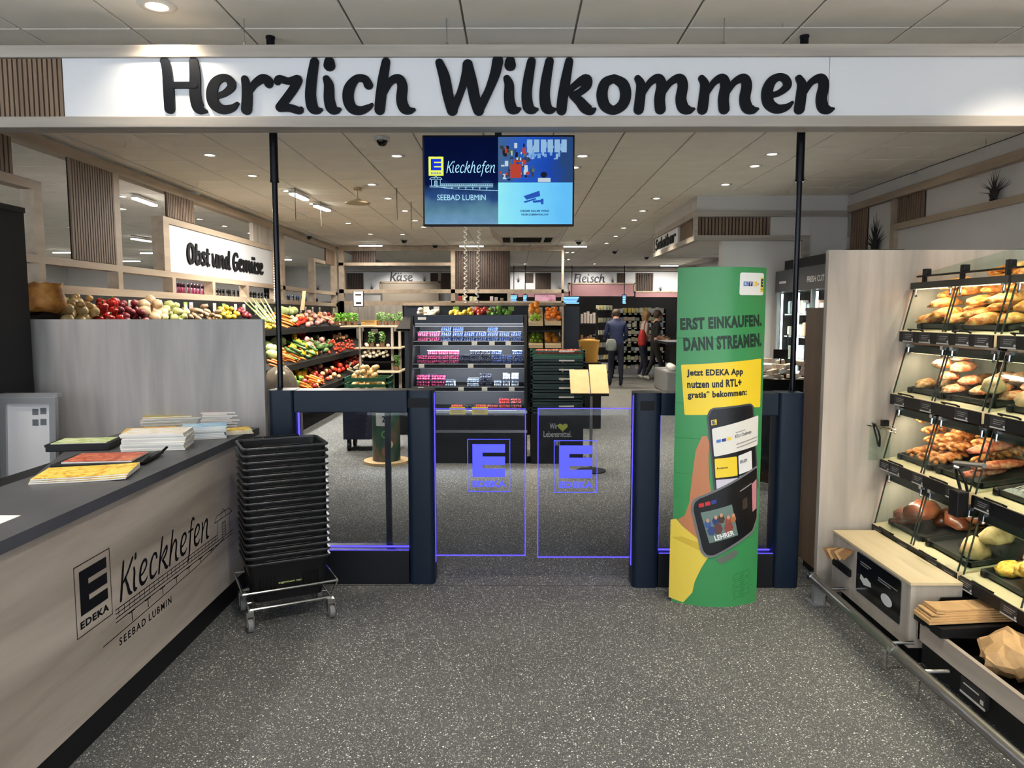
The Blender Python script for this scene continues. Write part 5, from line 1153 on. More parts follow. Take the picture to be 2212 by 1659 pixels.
def vcol(name, rgb, var=.25, rough=.45): return mat('veg_'+name, rgb, rough, var=var, vscale=20)
def carrot_me(nm, matl, l=.18, r=.018, tip=.2):
    b = MB(); b.tube([(-l/2, 0, 0), (-l*.4, 0, 0), (0, .004, .002), (l*.4, 0, 0), (l/2, 0, 0)], [r*.6, r, r*.8, r*(.35+tip), r*tip], 7); return b.mesh(nm, matl, True)
def pepper_me(matl):
    b = MB(); n = 12; rings = []
    for z, r in ((-.05, .018), (-.042, .034), (0, .042), (.035, .045), (.046, .03), (.042, .008)): rings.append([(r*(1+.13*math.cos(3*2*math.pi*i/n))*math.cos(2*math.pi*i/n), r*(1+.13*math.cos(3*2*math.pi*i/n))*math.sin(2*math.pi*i/n), z) for i in range(n)])
    b.loft(rings); b.k = 1; b.cyl((0, 0, .04), (.006, 0, .068), .006, 6); return b.mesh('bell_pepper', [matl, vcol('stem', (90, 130, 50))], True)
VG = {'potato': veg('potato', vcol('potato', (206, 172, 116)), .045, .033, .03), 'kohl': veg('turnip', vcol('kohlrabi', (222, 196, 138)), .05, .045, .04), 'beet': veg('beetroot', vcol('beet', (112, 28, 40)), .045, .04, .04),
 'redonion': veg('red_onion', vcol('redonion', (150, 60, 70)), .04, .04, .036), 'celer': veg('celeriac', vcol('celeriac', (208, 182, 150)), .07, .065, .06, .25), 'fennel': veg('fennel_bulb', vcol('fennel', (206, 212, 150)), .06, .042, .04, .2),
 'ginger': veg('ginger_root', vcol('ginger', (170, 142, 112)), .06, .028, .026, .5), 'lemon': veg('lemon', vcol('lemon', (238, 208, 70), .12), .045, .034, .034, .05), 'tomato': veg('tomato', vcol('tomato', (206, 54, 34), .15, .25), .04, .04, .034, .05, 10, 7),
 'cherry': veg('cherry_tomato', vcol('cherry', (214, 70, 40), .2, .3), .026, .026, .024, .05), 'radish': veg('radish_bunch', vcol('radish', (226, 160, 150), .3), .05, .045, .038, .3), 'orange': veg('orange', vcol('orange', (238, 150, 40), .08), .042, .042, .041, .03, 10, 7),
 'clem': veg('clementine', vcol('clementine', (240, 128, 30), .1), .033, .033, .028, .03), 'lime': veg('lime', vcol('lime', (158, 196, 60), .15), .032, .026, .026, .05), 'apple': veg('apple', vcol('apple', (180, 60, 48), .35, .3), .042, .042, .038, .06),
 'cabbage': veg('cabbage', vcol('cabbage', (176, 196, 130)), .09, .09, .075, .2, 10, 8), 'darkgreen': veg('broccoli', vcol('broccoli', (66, 96, 44)), .06, .06, .05, .5, 10, 8), 'mushroom': veg('mushroom', vcol('mushroom', (226, 214, 190), .1), .03, .03, .024, .1), 'peach': veg('peach', vcol('peach', (226, 170, 120), .25), .04, .04, .037, .05),
 'carrot': carrot_me('carrot', vcol('carrot', (230, 122, 40))), 'zucchini': carrot_me('zucchini', vcol('zucchini', (58, 92, 40)), .22, .026, .7), 'parsnip': carrot_me('parsnip', vcol('parsnip', (224, 204, 160)), .2, .026, .25),
 'yellowpep': pepper_me(vcol('yellow_pepper', (240, 194, 40), .1, .25)), 'redpep': pepper_me(vcol('red_pepper', (196, 40, 34), .12, .25)), 'greenpep': pepper_me(vcol('green_pepper', (96, 150, 50), .15, .25))}
def heap(kind, label, cat, tier, px0, px1, X0, X1, n, group, up=.045, lie=None, s=1.0):
    (xa, za), (xc, zc) = T[tier]
    for i in range(n):
      for attempt in range(5):
        u = rnd.random(); X = X0+(X1-X0)*u; px = px0+(px1-px0)*((i+rnd.random())/n); Y = -X*FPX/(1113-px)
        z = za+(zc-za)*(X-xa)/(xc-xa)+up*rnd.uniform(.55, 1.5)
        rot = (rnd.uniform(-.4, .4), rnd.uniform(.1, .5), rnd.uniform(0, 6.28)) if lie is None else (rnd.uniform(-.15, .15), .35, lie+rnd.uniform(-.3, .3))
        if settle('veg', VG[kind], VG[kind].name, (X, Y, z-.02), rot, s*rnd.uniform(.85, 1.15), label, cat, group, .006, 22, 1): break
H = lambda tier, kind, l, cat, px0, px1, n, X0, X1, **k: heap(kind, l, cat, tier, px0, px1, X0, X1, n, l, **k)
B0, B1 = -4.0, -3.74
H(0, 'kohl', 'yellowish turnip heaped next to the crumpled sack', 'turnip', 142, 206, 16, B0, B1, s=1.1); H(0, 'potato', 'small pale potato lying among the turnips', 'potato', 142, 215, 12, B0, B1, up=.07)
H(0, 'redpep', 'long red pepper above the screen wall', 'pepper', 210, 262, 14, B0, B1, up=.06); H(0, 'beet', 'dark red beetroot above the screen wall', 'beetroot', 255, 312, 14, B0, B1, up=.05)
H(0, 'redonion', 'reddish onion between beetroot and celeriac', 'onion', 250, 320, 10, B0, B1, up=.08); H(0, 'celer', 'large beige celeriac above the screen wall', 'celeriac', 308, 352, 8, B0, B1, up=.07)
H(0, 'fennel', 'pale green fennel bulb above the screen wall', 'fennel', 345, 405, 16, B0, B1, up=.06); H(0, 'ginger', 'knobbly brown ginger root above the screen wall', 'ginger', 400, 475, 20, B0, B1, up=.06)
H(0, 'lemon', 'yellow lemon heaped near the leeks', 'lemon', 472, 520, 14, B0, B1, up=.07); H(0, 'beet', 'brownish beet lying beside the lemons', 'beetroot', 515, 540, 6, B0, B1, up=.09); H(0, 'lemon', 'yellow fruit lying in front of the leeks', 'lemon', 568, 600, 12, -3.72, -3.46, up=.04)
H(0, 'carrot', 'orange carrot of the upper tier beside the leeks', 'carrot', 582, 632, 26, -3.95, -3.5, up=.06, lie=.3); H(0, 'cabbage', 'pale green cabbage on the upper tier', 'cabbage', 600, 640, 4, -3.95, -3.85, up=.1); H(0, 'fennel', 'light fennel bulb by the upper tier tomatoes', 'fennel', 628, 645, 5, -3.7, -3.5, up=.05)
H(0, 'tomato', 'red tomato on the upper vegetable tier', 'tomato', 640, 662, 12, -3.7, -3.48, up=.05); H(0, 'peach', 'orange-pink peach on the upper tier', 'peach', 645, 698, 15, -3.95, -3.6, up=.06); H(0, 'radish', 'pink and white radish bundle on the upper tier', 'radish', 660, 720, 20, -3.85, -3.48, up=.05)
H(0, 'apple', 'red apple at the far end of the upper tier', 'apple', 700, 735, 10, -3.9, -3.6, up=.06); H(0, 'parsnip', 'pale parsnip at the far end of the upper tier', 'parsnip', 705, 755, 12, -3.7, -3.46, up=.04)
H(1, 'cabbage', 'pale cabbage on the middle tier by the pole', 'cabbage', 572, 606, 5, -3.6, -3.2, up=.08); H(1, 'carrot', 'orange carrot on the middle tier', 'carrot', 588, 650, 34, -3.5, -3.08, up=.05, lie=.4); H(1, 'fennel', 'fennel bulb behind the middle tier peppers', 'fennel', 608, 640, 6, -3.72, -3.55, up=.06)
H(1, 'yellowpep', 'yellow pepper on the middle tier', 'pepper', 628, 682, 14, -3.62, -3.1, up=.06); H(1, 'zucchini', 'dark green zucchini on the middle tier', 'zucchini', 622, 675, 20, -3.45, -3.1, up=.05, lie=-.3); H(1, 'tomato', 'red tomato high on the middle tier', 'tomato', 635, 662, 12, -3.72, -3.55, up=.06)
H(1, 'radish', 'pink radish bundle on the middle tier', 'radish', 660, 700, 16, -3.6, -3.1, up=.05); H(1, 'darkgreen', 'dark broccoli head on the middle tier', 'broccoli', 675, 715, 10, -3.6, -3.1, up=.05); H(1, 'cherry', 'red cherry tomato heaped on the middle tier', 'tomato', 708, 765, 46, -3.5, -3.05, up=.045); H(1, 'peach', 'pale orange fruit behind the cherry tomatoes', 'peach', 715, 750, 12, -3.68, -3.5, up=.06)
H(2, 'zucchini', 'green zucchini on the lowest tier', 'zucchini', 610, 670, 10, -3.3, -2.95, up=.05, lie=.2); H(2, 'yellowpep', 'yellow pepper on the lowest tier', 'pepper', 630, 672, 8, -3.36, -3.1, up=.06); H(2, 'redonion', 'purple onion on the lowest tier', 'onion', 655, 700, 14, -3.3, -2.92, up=.05); H(2, 'apple', 'dark red apple on the lowest tier', 'apple', 672, 712, 10, -3.1, -2.86, up=.05)
H(2, 'peach', 'pinkish fruit on the lowest tier', 'peach', 680, 740, 18, -3.2, -2.86, up=.05); H(2, 'carrot', 'orange carrot at the front of the lowest tier', 'carrot', 648, 690, 16, -3.0, -2.86, up=.03, lie=.4); H(2, 'greenpep', 'green pepper on the lowest tier', 'pepper', 610, 660, 8, -3.2, -2.9, up=.05); H(2, 'tomato', 'big red tomato in the tilted tray', 'tomato', 714, 775, 34, -3.38, -3.02, up=.07, s=1.35); H(2, 'parsnip', 'pale root at the far end of the lowest tier', 'parsnip', 745, 790, 12, -3.2, -2.9, up=.05)
# crumpled sack, leeks, clear bag
sk = MB(); sk.loft([[(-3.87+(.15*s_)*math.cos(2*math.pi*i/12), 6.12+(.13*s_)*math.sin(2*math.pi*i/12)+.02*noise.noise(Vector((i, z*9, 0))), 1.625+z+.07*noise.noise(Vector((i*1.3, z*9, 2)))) for i in range(12)] for z, s_ in ((0,.9),(.06,1.1),(.13,1.0),(.19,.85),(.23,.95),(.21,.7),(.12,.6))])
sko = sk.obj('crumpled_sack', ramp_mat('sack_orange', [(.3, (140, 84, 30)), (.55, (206, 140, 62)), (.75, (226, 172, 100))], 9, rough=.6, bump=.4), smooth=True); tag(sko, 'crumpled orange brown paper sack at the near end of the vegetables', 'sack')
for i in range(6):
    p0 = Vector(at(526+i*9, 650-(i % 3)*3, 9.6+i*.12)); p1 = Vector(at(572+i*6, 694+i*1.2, 9.3+i*.12)); b = MB(); b.tube([p0, p0.lerp(p1, .35), p0.lerp(p1, .8), p1], [.006, .011, .014, .014], 7)
    o = b.obj('leek', ramp_mat('leek_skin', [(.3, (96, 128, 60)), (.55, (176, 196, 110)), (.75, (228, 226, 180))], 7, rough=.5), smooth=True); tag(o, 'long green and white leek lying slanted beside the pole', 'leek', 'leeks')
M_film = glassm('plastic_film', (225, 222, 214), .22, .18)
fb = MB(); fb.loft([[(-2.33+.20*s_*math.cos(2*math.pi*i/16), 7.3+.22*s_*math.sin(2*math.pi*i/16)+.05*noise.noise(Vector((i, z*5, 0))), z+.05*noise.noise(Vector((i*1.3, z*5, 2)))) for i in range(16)] for z, s_ in ((.03,.8),(.3,1.05),(.7,1.0),(.9,.85),(1.02,.6),(1.08,.25))])
o = fb.obj('plastic_bag', mat('film_white', (128, 120, 108), .3, var=.35, vscale=7, bump=.8), smooth=True); tag(o, 'large whitish plastic bag standing between gate and vegetables', 'plastic bag')

# ------------------------------------------------------------------ green crates
M_cg = mat('crate_green', (30, 82, 58), .4); M_cgd = mat('crate_dark_green', (18, 46, 38), .42)
def crate(label, x, y, z, w, d, h, matl, rz=0.0, group=None, card=False):
    t = thing('crate', label, 'crate', (x, y, z), rz, group); th = .012
    b = MB(); b.box(-w/2, -d/2, 0, w/2, d/2, .012); b.obj('bottom', matl, t, local=True)
    for s in (-1, 1):
        for q in range(2):
            ww = w if q == 0 else d
            for (za, zb3) in ((.012, h*.30), (h*.42, h*.62), (h*.78, h)):
                b = MB()
                if q == 0: b.box(-w/2, s*(d/2)-th*(s > 0), za, w/2, s*(d/2)+th*(s < 0), zb3)
                else: b.box(s*(w/2)-th*(s > 0), -d/2, za, s*(w/2)+th*(s < 0), d/2, zb3)
                b.obj('side_slat', matl, t, local=True)
        for s2 in (-1, 1):
            b = MB(); b.box(s*w/2-.02*(s > 0), s2*d/2-.02*(s2 > 0), 0, s*w/2+.02*(s < 0), s2*d/2+.02*(s2 < 0), h); b.obj('corner_post', matl, t, local=True)
    if card: b = MB(); b.box(w*.02, -d/2-.004, h*.80, w*.30, -d/2, h*.97); b.obj('label_card', M_tagw, t, local=True)
    return t
pcr = crate('green mesh crate full of potatoes behind the gate', -1.74, 8.75, .68, .52, .42, .19, M_cg)
obstacle('potato', pcr)
for i in range(42):
    u, v = rnd.uniform(-.19, .19), rnd.uniform(-.15, .15); lay = i//16
    settle('potato', VG['potato'], 'potato', (-1.74+u*(1-.2*lay), 8.75+v*(1-.25*lay), .70+lay*.045+rnd.uniform(0, .02)), (rnd.uniform(-.6, .6), rnd.uniform(-.6, .6), rnd.uniform(0, 6)), rnd.uniform(.95, 1.25), 'brown potato lying in the green mesh crate', 'potato', 'potatoes in the green crate')
tl = thing('crate_trolley', 'dark blue trolley on castors under the potato crate', 'trolley', (-1.75, 8.8, 0))
mb = MB(); mb.box(-2.02, 8.6, .14, -1.46, 9.0, .66); mb.obj('body', mat('trolley_navy', (14, 18, 44), .5), tl); mb = MB(); mb.box(-2.04, 8.58, .655, -1.44, 9.02, .678); mb.obj('top_board', M_blacklam, tl)
for x in (-1.96, -1.52):
    for y in (8.64, 8.96): mb = MB(); mb.cyl((x-.015, y, .055), (x+.015, y, .055), .055, 16); mb.box(x-.022, y-.02, .05, x+.022, y+.02, .14); mb.obj('castor', M_black, tl)
cd = thing('round_display', 'round printed vegetable display on a pale wooden disc seen through the gate', 'display', (-1.40, 7.95, 0))
mb = MB(); mb.cyl((-1.40, 7.95, 0), (-1.40, 7.95, .03), .245, 32); mb.obj('wooden_disc', mat('pale_wood_disc', (206, 176, 128), .5, var=.1), cd, smooth='auto')
mb = MB(); mb.lathe([(.15, .03), (.15, .60), (.15, .605)], (-1.40, 7.95, 0), 28); mb.obj('printed_drum', ramp_mat('drum_print', [(.35, (26, 52, 46)), (.5, (48, 86, 60)), (.62, (110, 92, 66)), (.72, (56, 60, 84))], 5, (1, 1, .8), .3), cd, smooth='auto')
mb = MB(); cyM = lambda a, b_, d: Vector((-1.40+(.151+d)*math.sin(a), 7.95-(.151+d)*math.cos(a), b_))
for i in range(10): rect(mb, cyM, -.6+i*.1, .42, -.5+i*.1, .56, .0005)
mb.obj('price_panel', M_tagw, cd)
mb = MB(); V, F = sans('2.', .9, .07, .03); mb.add([cyM(-.1+x*.35, .46+y, .002) for x, y in V], F); mb.obj('price_print', M_ink, cd)
def oval(a, z, r, name, m):
    b = MB(); pts = [(a+r/.15*math.cos(t*.5236), z+r*1.2*math.sin(t*.5236)) for t in range(12)]; b.add([cyM(u, v, .002) for u, v in pts], [list(range(12))]); b.obj(name, m, cd)
oval(.05, .33, .035, 'printed_ring', mat('lime_print', (110, 170, 90), .4)); oval(.05, .33, .02, 'printed_core', mat('core_print', (36, 60, 54), .4)); oval(.42, .22, .035, 'printed_mushroom', mat('cream_print', (220, 196, 156), .4)); oval(.1, .15, .04, 'printed_onion', mat('onion_print', (150, 96, 66), .4))

# ------------------------------------------------------------------ berry cooler
fx0, fx1, fy = -1.15, .128, 7.90
bf = thing('berry_cooler', 'black open cooler with four tiers of boxed berries behind the gates', 'refrigerator', (-.5, 8.2, 0))
mb = MB(); mb.box(fx0, fy, 0, fx1, 8.75, .545); mb.obj('base', M_blacklam, bf)
for x in (fx0, fx1-.03):
    mb = MB(); mb.add([(xx, y, z) for xx in (x, x+.03) for y, z in ((fy, .545), (8.75, .545), (8.75, 1.6), (fy+.27, 1.6), (fy+.06, .9))], [(0,1,2,3,4),(9,8,7,6,5),(0,5,6,1),(1,6,7,2),(2,7,8,3),(3,8,9,4),(4,9,5,0)]); mb.obj('side_panel', M_blacklam, bf)
mb = MB(); mb.box(fx0+.03, 8.70, .545, fx1-.03, 8.75, 1.6); mb.obj('back_panel', mat('cooler_inner', (20, 26, 40), .5), bf)
mb = MB(); mb.rbox(fx0+.03, fy+.27, 1.485, fx1-.03, 8.75, 1.6, .01); mb.obj('header', mat('cooler_header', (26, 34, 48), .35, metal=.3), bf)
mb = MB(); mb.box(fx0+.08, fy+.266, 1.545, fx0+.17, fy+.27, 1.575); mb.obj('header_label', M_tagw, bf)
for z in (1.50, 1.475): mb = MB(); mb.box(fx0+.05, fy+.258, z-.006, fx1-.04, fy+.27, z+.006); mb.obj('header_strip', M_alu, bf)
mb = MB(); mb.box(fx0, fy-.012, .335, fx1, fy, .365); mb.obj('chrome_bumper', M_chrome, bf)
mb = MB(); mb.box(fx0+.0, fy-.006, .545, fx1, fy+.02, .575); mb.obj('front_sill', M_alu, bf)
SZ = (1.30, 1.055, .81, .56); SYf = (fy+.24, fy+.17, fy+.10, fy+.02)
for k in range(3):
    mb = MB(); mb.box(fx0+.03, SYf[k], SZ[k]-.012, fx1-.03, 8.70, SZ[k]); sh = mb.obj('tier', M_blackmat, bf)
    mb = MB(); mb.box(fx0+.03, SYf[k]-.012, SZ[k]-.04, fx1-.03, SYf[k], SZ[k]+.02); mb.obj('tier_rail', M_navy2, sh)
    for q_ in (SZ[k]+.012, SZ[k]-.034): mb = MB(); mb.box(fx0+.03, SYf[k]-.016, q_-.005, fx1-.03, SYf[k]-.012, q_+.001); mb.obj('rail_strip', M_alu, sh)
    for u in ((.3, .55, .7, .84), (.1, .52, .84), (.1, .44, .64, .87))[k]:
        x = fx0+u*(fx1-fx0); mb = MB(); mb.box(x-.03, SYf[k]-.02, SZ[k]-.03, x+.03, SYf[k]-.016, SZ[k]+.01); mb.obj('price_card', M_tagw, sh)
mb = MB()
for k in range(4):
    z = (1.47, 1.27, 1.025, .78)[k]; y = (fy+.30, fy+.28, fy+.22, fy+.15)[k]; mb = MB(); mb.box(fx0+.05, y, z, fx1-.05, y+.02, z+.008); mb.obj('tier_light', emis('cooler_led', (235, 240, 255), 3.5), bf)
    ld = bpy.data.lights.new('cooler_bulb', 'AREA'); ld.shape = 'RECTANGLE'; ld.size = fx1-fx0-.12; ld.size_y = .02; ld.energy = 8; ld.color = COOL
    lo = bpy.data.objects.new('cooler_bulb', ld); col.objects.link(lo); lo.location = (-.51, (SYf[k-1]+.002 if k else SYf[0]+.03), (SZ[k-1]-.046 if k else 1.468)); lo.rotation_euler = (.55, 0, 0); lo.parent = bf; lo.matrix_parent_inverse = WM(bf).inverted()
for x in (-.62, -.38): 
    mb = MB(); mb.box(x-.085, fy-.014, .535, x+.085, fy-.010, .615); mb.k = 1
    for i in range(3): mb.box(x-.06, fy-.0150, .555+i*.018, x+.05, fy-.0142, .558+i*.018)
    mb.obj('yellow_notice', [M_tagy, mat('notice_ink', (120, 104, 30), .6)], bf)
mb = MB(); mb.rbox(-.05, fy-.01, .19, .05, fy, .24, .004); mb.obj('switch_panel', M_black, bf)
def punnet(kind, w, h, d):
    key = {'rasp': (204, 62, 96), 'blue': (64, 78, 120), 'black': (34, 32, 46), 'straw': (206, 46, 44), 'white': (190, 192, 190), 'mix': (190, 80, 70)}[kind]
    b = MB(); b.add([(x*q, y*q, z) for z, q in ((0, .86), (h, 1.0)) for y in (-d/2, d/2) for x in (-w/2, w/2)], [(0,2,3,1),(0,1,5,4),(2,6,7,3),(0,4,6,2),(1,3,7,5),(4,5,7,6)])
    shell = b.mesh('tray', glassm('punnet_film', (226, 232, 240), .13, .12))
    b = MB(); rr_ = random.Random(kind)
    for i in range(5):
        for j in range(3):
            for l_ in range(2): b.ell((-w*.38+w*.19*i+rr_.uniform(-.004, .004), -d*.3+d*.3*j, h*(.28+.42*l_)), w*.105, d*.15, h*.24, 6, 4)
    fill = b.mesh('berry_fill', ramp_mat('berry_'+kind, [(.3, tuple(int(c*.6) for c in key)), (.5, key), (.72, tuple(min(255, int(c*1.45)) for c in key))], 60, rough=.4))
    b = MB(); b.rbox(-w/2-.002, -d/2-.002, h, w/2+.002, d/2+.002, h+.006, .002); lid = b.mesh('lid', glassm('lid_film', (200, 206, 216), .25, .15))
    return shell, fill, lid
PN = {}
def put_punnet(kind, x, y, z, w, h, d, label, group):
    k = (kind, w, h, d)
    if k not in PN: PN[k] = punnet(*k)
    t = thing('berry_punnet', label, 'berry box', (x, y, z), rnd.uniform(-.04, .04), group)
    for nm, me in zip(('tray', 'berry_fill', 'lid'), PN[k]):
        o = bpy.data.objects.new(nm, me); col.objects.link(o); o.parent = t; o['kind'] = 'stuff' if nm == 'berry_fill' else 'thing'
        if nm != 'berry_fill': del o['kind']
TN = ('top', 'second', 'third', 'lowest')
def row(k, kinds, w, h, d, stack, x0=None, gap=.006):
    x = (x0 if x0 is not None else fx0+.06)+w/2
    for i, kd in enumerate(kinds):
        if kd:
            nm = {'rasp': 'pink raspberry', 'blue': 'blueberry', 'black': 'dark blueberry', 'straw': 'strawberry', 'white': 'frosted fruit', 'mix': 'mixed berry'}[kd]
            for s in range(stack[i] if isinstance(stack, (list, tuple)) else stack):
                put_punnet(kd, x, SYf[k]+.10+d/2+.01*s, SZ[k]+.001+s*(h+.0075), w, h, d, 'clear %s box on the %s cooler tier, %s column, %s layer' % (nm, TN[k], ORD[i+(x0 is not None)*int(((x0 or 0)-fx0)/.17)], ORD[s]), '%s boxes on the %s tier' % (nm, TN[k]))
        x += w+gap
row(0, ['rasp', 'rasp']+['blue']*7, .122, .050, .10, [2, 2, 3, 3, 2, 2, 3, 2, 2], gap=.008)
row(1, ['rasp']*4+['black']*3+['blue']*3, .112, .044, .10, [2, 3, 3, 3, 2, 3, 3, 3, 2, 3], gap=.006)
row(2, ['rasp', 'rasp'], .155, .062, .11, 2, gap=.008); row(2, ['white'], .11, .07, .10, 1, x0=fx0+.38); row(2, ['white', 'black'], .13, .04, .10, [2, 3], x0=fx0+.62, gap=.01); row(2, ['white', 'white', 'white'], .075, .07, .07, [1, 2, 2], x0=fx0+.92, gap=.02)
row(3, [None, None, None, 'straw', 'black', 'straw', 'mix', 'straw', 'mix'], .124, .06, .11, [1, 1, 1, 1, 1, 1, 1, 2, 2], gap=.006)

# ------------------------------------------------------------------ crate stack and bag stand
cbx = thing('crate_plinth', 'black plinth with slogan print under the green crate stack', 'plinth', (.45, 8.05, 0))
mb = MB(); mb.box(.17, 7.88, 0, .73, 8.3, .54); mb.obj('body', M_blacklam, cbx)
D = plane((.17, 7.879, 0), (1,0,0), (0,0,1), (0,-1,0))
mb = MB(); put_text(mb, D, 'Wir', .20, .38, .085, .06, .01); put_text(mb, D, 'Lebensmittel.', .135, .29, .30, .065, .01); frame2(mb, D, .26, .20, .31, .255, .004); put_text(mb, D, 'E', .272, .21, .025, .035, .04); mb.obj('slogan_print', mat('slogan_white', (205, 205, 200), .5), cbx)
hp = [(.34+.055*(16*math.sin(t)**3)/16, .40+.05*(13*math.cos(t)-5*math.cos(2*t)-2*math.cos(3*t)-math.cos(4*t))/16) for t in [i*2*math.pi/24 for i in range(24)]]
mb = MB(); mb.add([D(a, b, .001) for a, b in hp], [list(range(24))[::-1]]); mb.obj('heart_print', mat('heart_yellow', (190, 196, 60), .5), cbx)
for i in range(7):
    crate('dark green folding crate on top of the crate stack, holding red fruit' if i == 6 else 'dark green folding crate, %s from the bottom of the crate stack' % ORD[i], .455, 8.08, .541+i*.098, .58, .40, .094, M_cgd if i < 6 else M_cg, 0, None if i == 6 else 'stacked green crates', True)
for i in range(12): settle('crate', VG['apple'], 'apple', (.25+.04*i, 7.98+.09*(i % 2), 1.19+rnd.uniform(0, .01)), (0, 0, i), .9, 'red fruit lying in the uppermost green crate', 'fruit', 'fruit in the crate')
bg_ = thing('bag_stand', 'slim floor stand holding brown paper bags before the crates', 'stand', (.78, 7.5, 0))
mb = MB(); mb.cyl((.78, 7.5, 0), (.78, 7.5, .012), .15, 28); mb.obj('foot', M_blacklam, bg_, smooth='auto'); mb = MB(); mb.cyl((.775, 7.5, .012), (.775, 7.5, .84), .016, 12); mb.obj('pole', M_steel, bg_, smooth='auto')
q0, q1 = at(1240, 852, 7.4), at(1315, 852, 7.4)
mb = MB(); mb.add([(x, y, z) for x in (q0[0], q1[0]) for y, z in ((7.38, q0[2]-.015), (7.60, q0[2]+.20), (7.60, q0[2]+.215), (7.38, q0[2]))], [(0,1,2,3),(7,6,5,4),(0,4,5,1),(1,5,6,2),(2,6,7,3),(3,7,4,0)]); mb.obj('sloping_rest', M_blacklam, bg_)
for i, (u0, u1, e, lab) in enumerate(((-.10, .455, .0, 'flat paper bag lying on the stand beside the crates'), (.485, 1.0, .09, 'flat paper bag lying on the stand towards the aisle'))):
    w = q1[0]-q0[0]; mb = MB(); mb.add([(q0[0]+w*u+s, y, z) for u, s in ((u0, 0), (u1, 0)) for y, z in ((7.375, q0[2]+.008), (7.60+e*.5, q0[2]+.228+e*.55), (7.60+e*.5, q0[2]+.236+e*.55), (7.375, q0[2]+.016))], [(0,1,2,3),(7,6,5,4),(0,4,5,1),(1,5,6,2),(2,6,7,3),(3,7,4,0)]); o = mb.obj('paper_bag', mat('kraft_pale', (216, 184, 132), .75, var=.08, vscale=12)); tag(o, lab, 'paper bag')
# ------------------------------------------------------------------ herb shelf, second gondola, citrus
hs = thing('herb_shelf', 'dark shelf with herb pots at the back of the fruit department', 'shelf', (-2.5, 13.2, 0))
hx0, hx1 = (735-1113)/FPX*13, (868-1113)/FPX*13
def hp_(px, py, Y=13.0): return at(px, py, Y)
for z, n in ((hp_(800, 704)[2], 0), (hp_(800, 750)[2], 1), (hp_(800, 800)[2], 2)):
    mb = MB(); mb.box(hx0 if n == 0 else -2.78, 13.0-.12*n, z-.025, hx1, 13.6, z); mb.obj('board', mat('shelf_cream', (190, 176, 150), .6), hs)
mb = MB(); mb.box(hp_(778, 700)[0], 13.3, .5, hp_(842, 700)[0], 13.34, hp_(800, 706)[2]); mb.obj('dark_panel', M_blacklam, hs)
mb = MB(); mb.box(-2.78, 13.5, 0, hx1, 13.6, 1.3); mb.obj('back_board', M_blackmat, hs)
for px in (776, 846, 862): x = hp_(px, 700)[0]; mb = MB(); mb.box(x-.02, 13.02, 0, x+.02, 13.1, 1.38); mb.obj('upright', M_oakgrey, hs)
mb = MB(); x, _, z = hp_(802, 716); mb.box(x-.06, 13.29, z-.04, x+.06, 13.3, z+.04); mb.obj('price_card', M_tagw, hs)
def herb(label, px, py, Y, h, rgb, n, group, pot=(120, 88, 62), spread=.055):
    x, _, z = at(px, py, Y); t = thing('herb_pot', label, 'plant', (x, Y, z), 0, group); r2 = random.Random(int(px*7+py))
    b = MB(); b.lathe([(.035, 0), (.045, .07), (.048, .075), (.04, .07)], n=10); b.obj('pot', mat('pot_%d' % pot[0], pot, .7), t, local=True, smooth='auto')
    b = MB()
    for i in range(n):
        a = r2.uniform(0, 6.28); rr_ = spread*math.sqrt(r2.random()); zz = .08+h*r2.random(); c = Vector((rr_*math.cos(a), rr_*math.sin(a), zz)); s = r2.uniform(.018, .032)
        u = Vector((r2.uniform(-1, 1), r2.uniform(-1, 1), r2.uniform(-.4, .8))).normalized()*s; v = u.orthogonal().normalized()*s*.5
        b.add([c-u, c+v, c+u, c-v], [(0,1,2,3)])
    b.obj('foliage', mat('leaf_%d_%d' % rgb[:2], rgb, .5, var=.3, vscale=30), t, local=True)['kind'] = 'stuff'
    b = MB()
    for i in range(5): a = i*1.25; b.tube([(.01*math.cos(a), .01*math.sin(a), .06), (.05*math.cos(a), .05*math.sin(a), .08+h*.7)], .003, 4)
    b.obj('stem', mat('stem_green', (84, 118, 50), .6), t, local=True)
for i in range(4): herb('bright green basil pot of the dense herb row', 728+i*13, 703, 13.1+.04*(i % 2), .14, (104, 168, 44), 90, 'basil pots', spread=.05)
for i in range(4): herb('potted leafy herb in a brown paper pot', 820+i*14, 703, 13.15, .16-.02*(i % 3), (84, 132, 52), 60, 'herbs in brown pots')
for px, py, lab in ((803, 749, 'leafy green plant standing before the dark panel'), (826, 749, 'grassy herb standing before the dark panel'), (857, 800, 'small herb at the lower right of the herb shelf')): herb(lab, px, py, 12.95, .18, (86, 128, 62), 80, None)
mb = MB(); x, _, z = hp_(835, 780); mb.box(hp_(784, 780)[0], 12.92, z-.03, hp_(860, 780)[0], 13.3, z); o = mb.obj('mushroom_board', M_blackmat, hs)
obstacle('mush', *[o for o in bpy.data.objects if o.parent is None and o.name.startswith(('herb_shelf', 'herb_pot'))])
for i in range(26): settle('mush', VG['mushroom'], 'mushroom', (hp_(786+(i*7.3) % 54, 774)[0], 12.95+.02*(i % 4), hp_(800, 774)[2]+.036+.02*(i % 3)), (0, 0, i), 1.2, 'white mushroom on the herb shelf', 'mushroom', 'mushrooms on the herb shelf')
wc = thing('wooden_crate', 'small pale wooden crate between the herb pots', 'crate', hp_(795, 703)); x, _, z = hp_(795, 703)
for q_ in range(2): mb = MB(); mb.box(x-.13, 13.05, z+.002+q_*.05, x+.13, 13.06, z+.042+q_*.05); mb.box(x-.13, 13.3, z+.002+q_*.05, x+.13, 13.31, z+.042+q_*.05); mb.obj('slat', mat('crate_pine', (216, 178, 110), .6), wc)
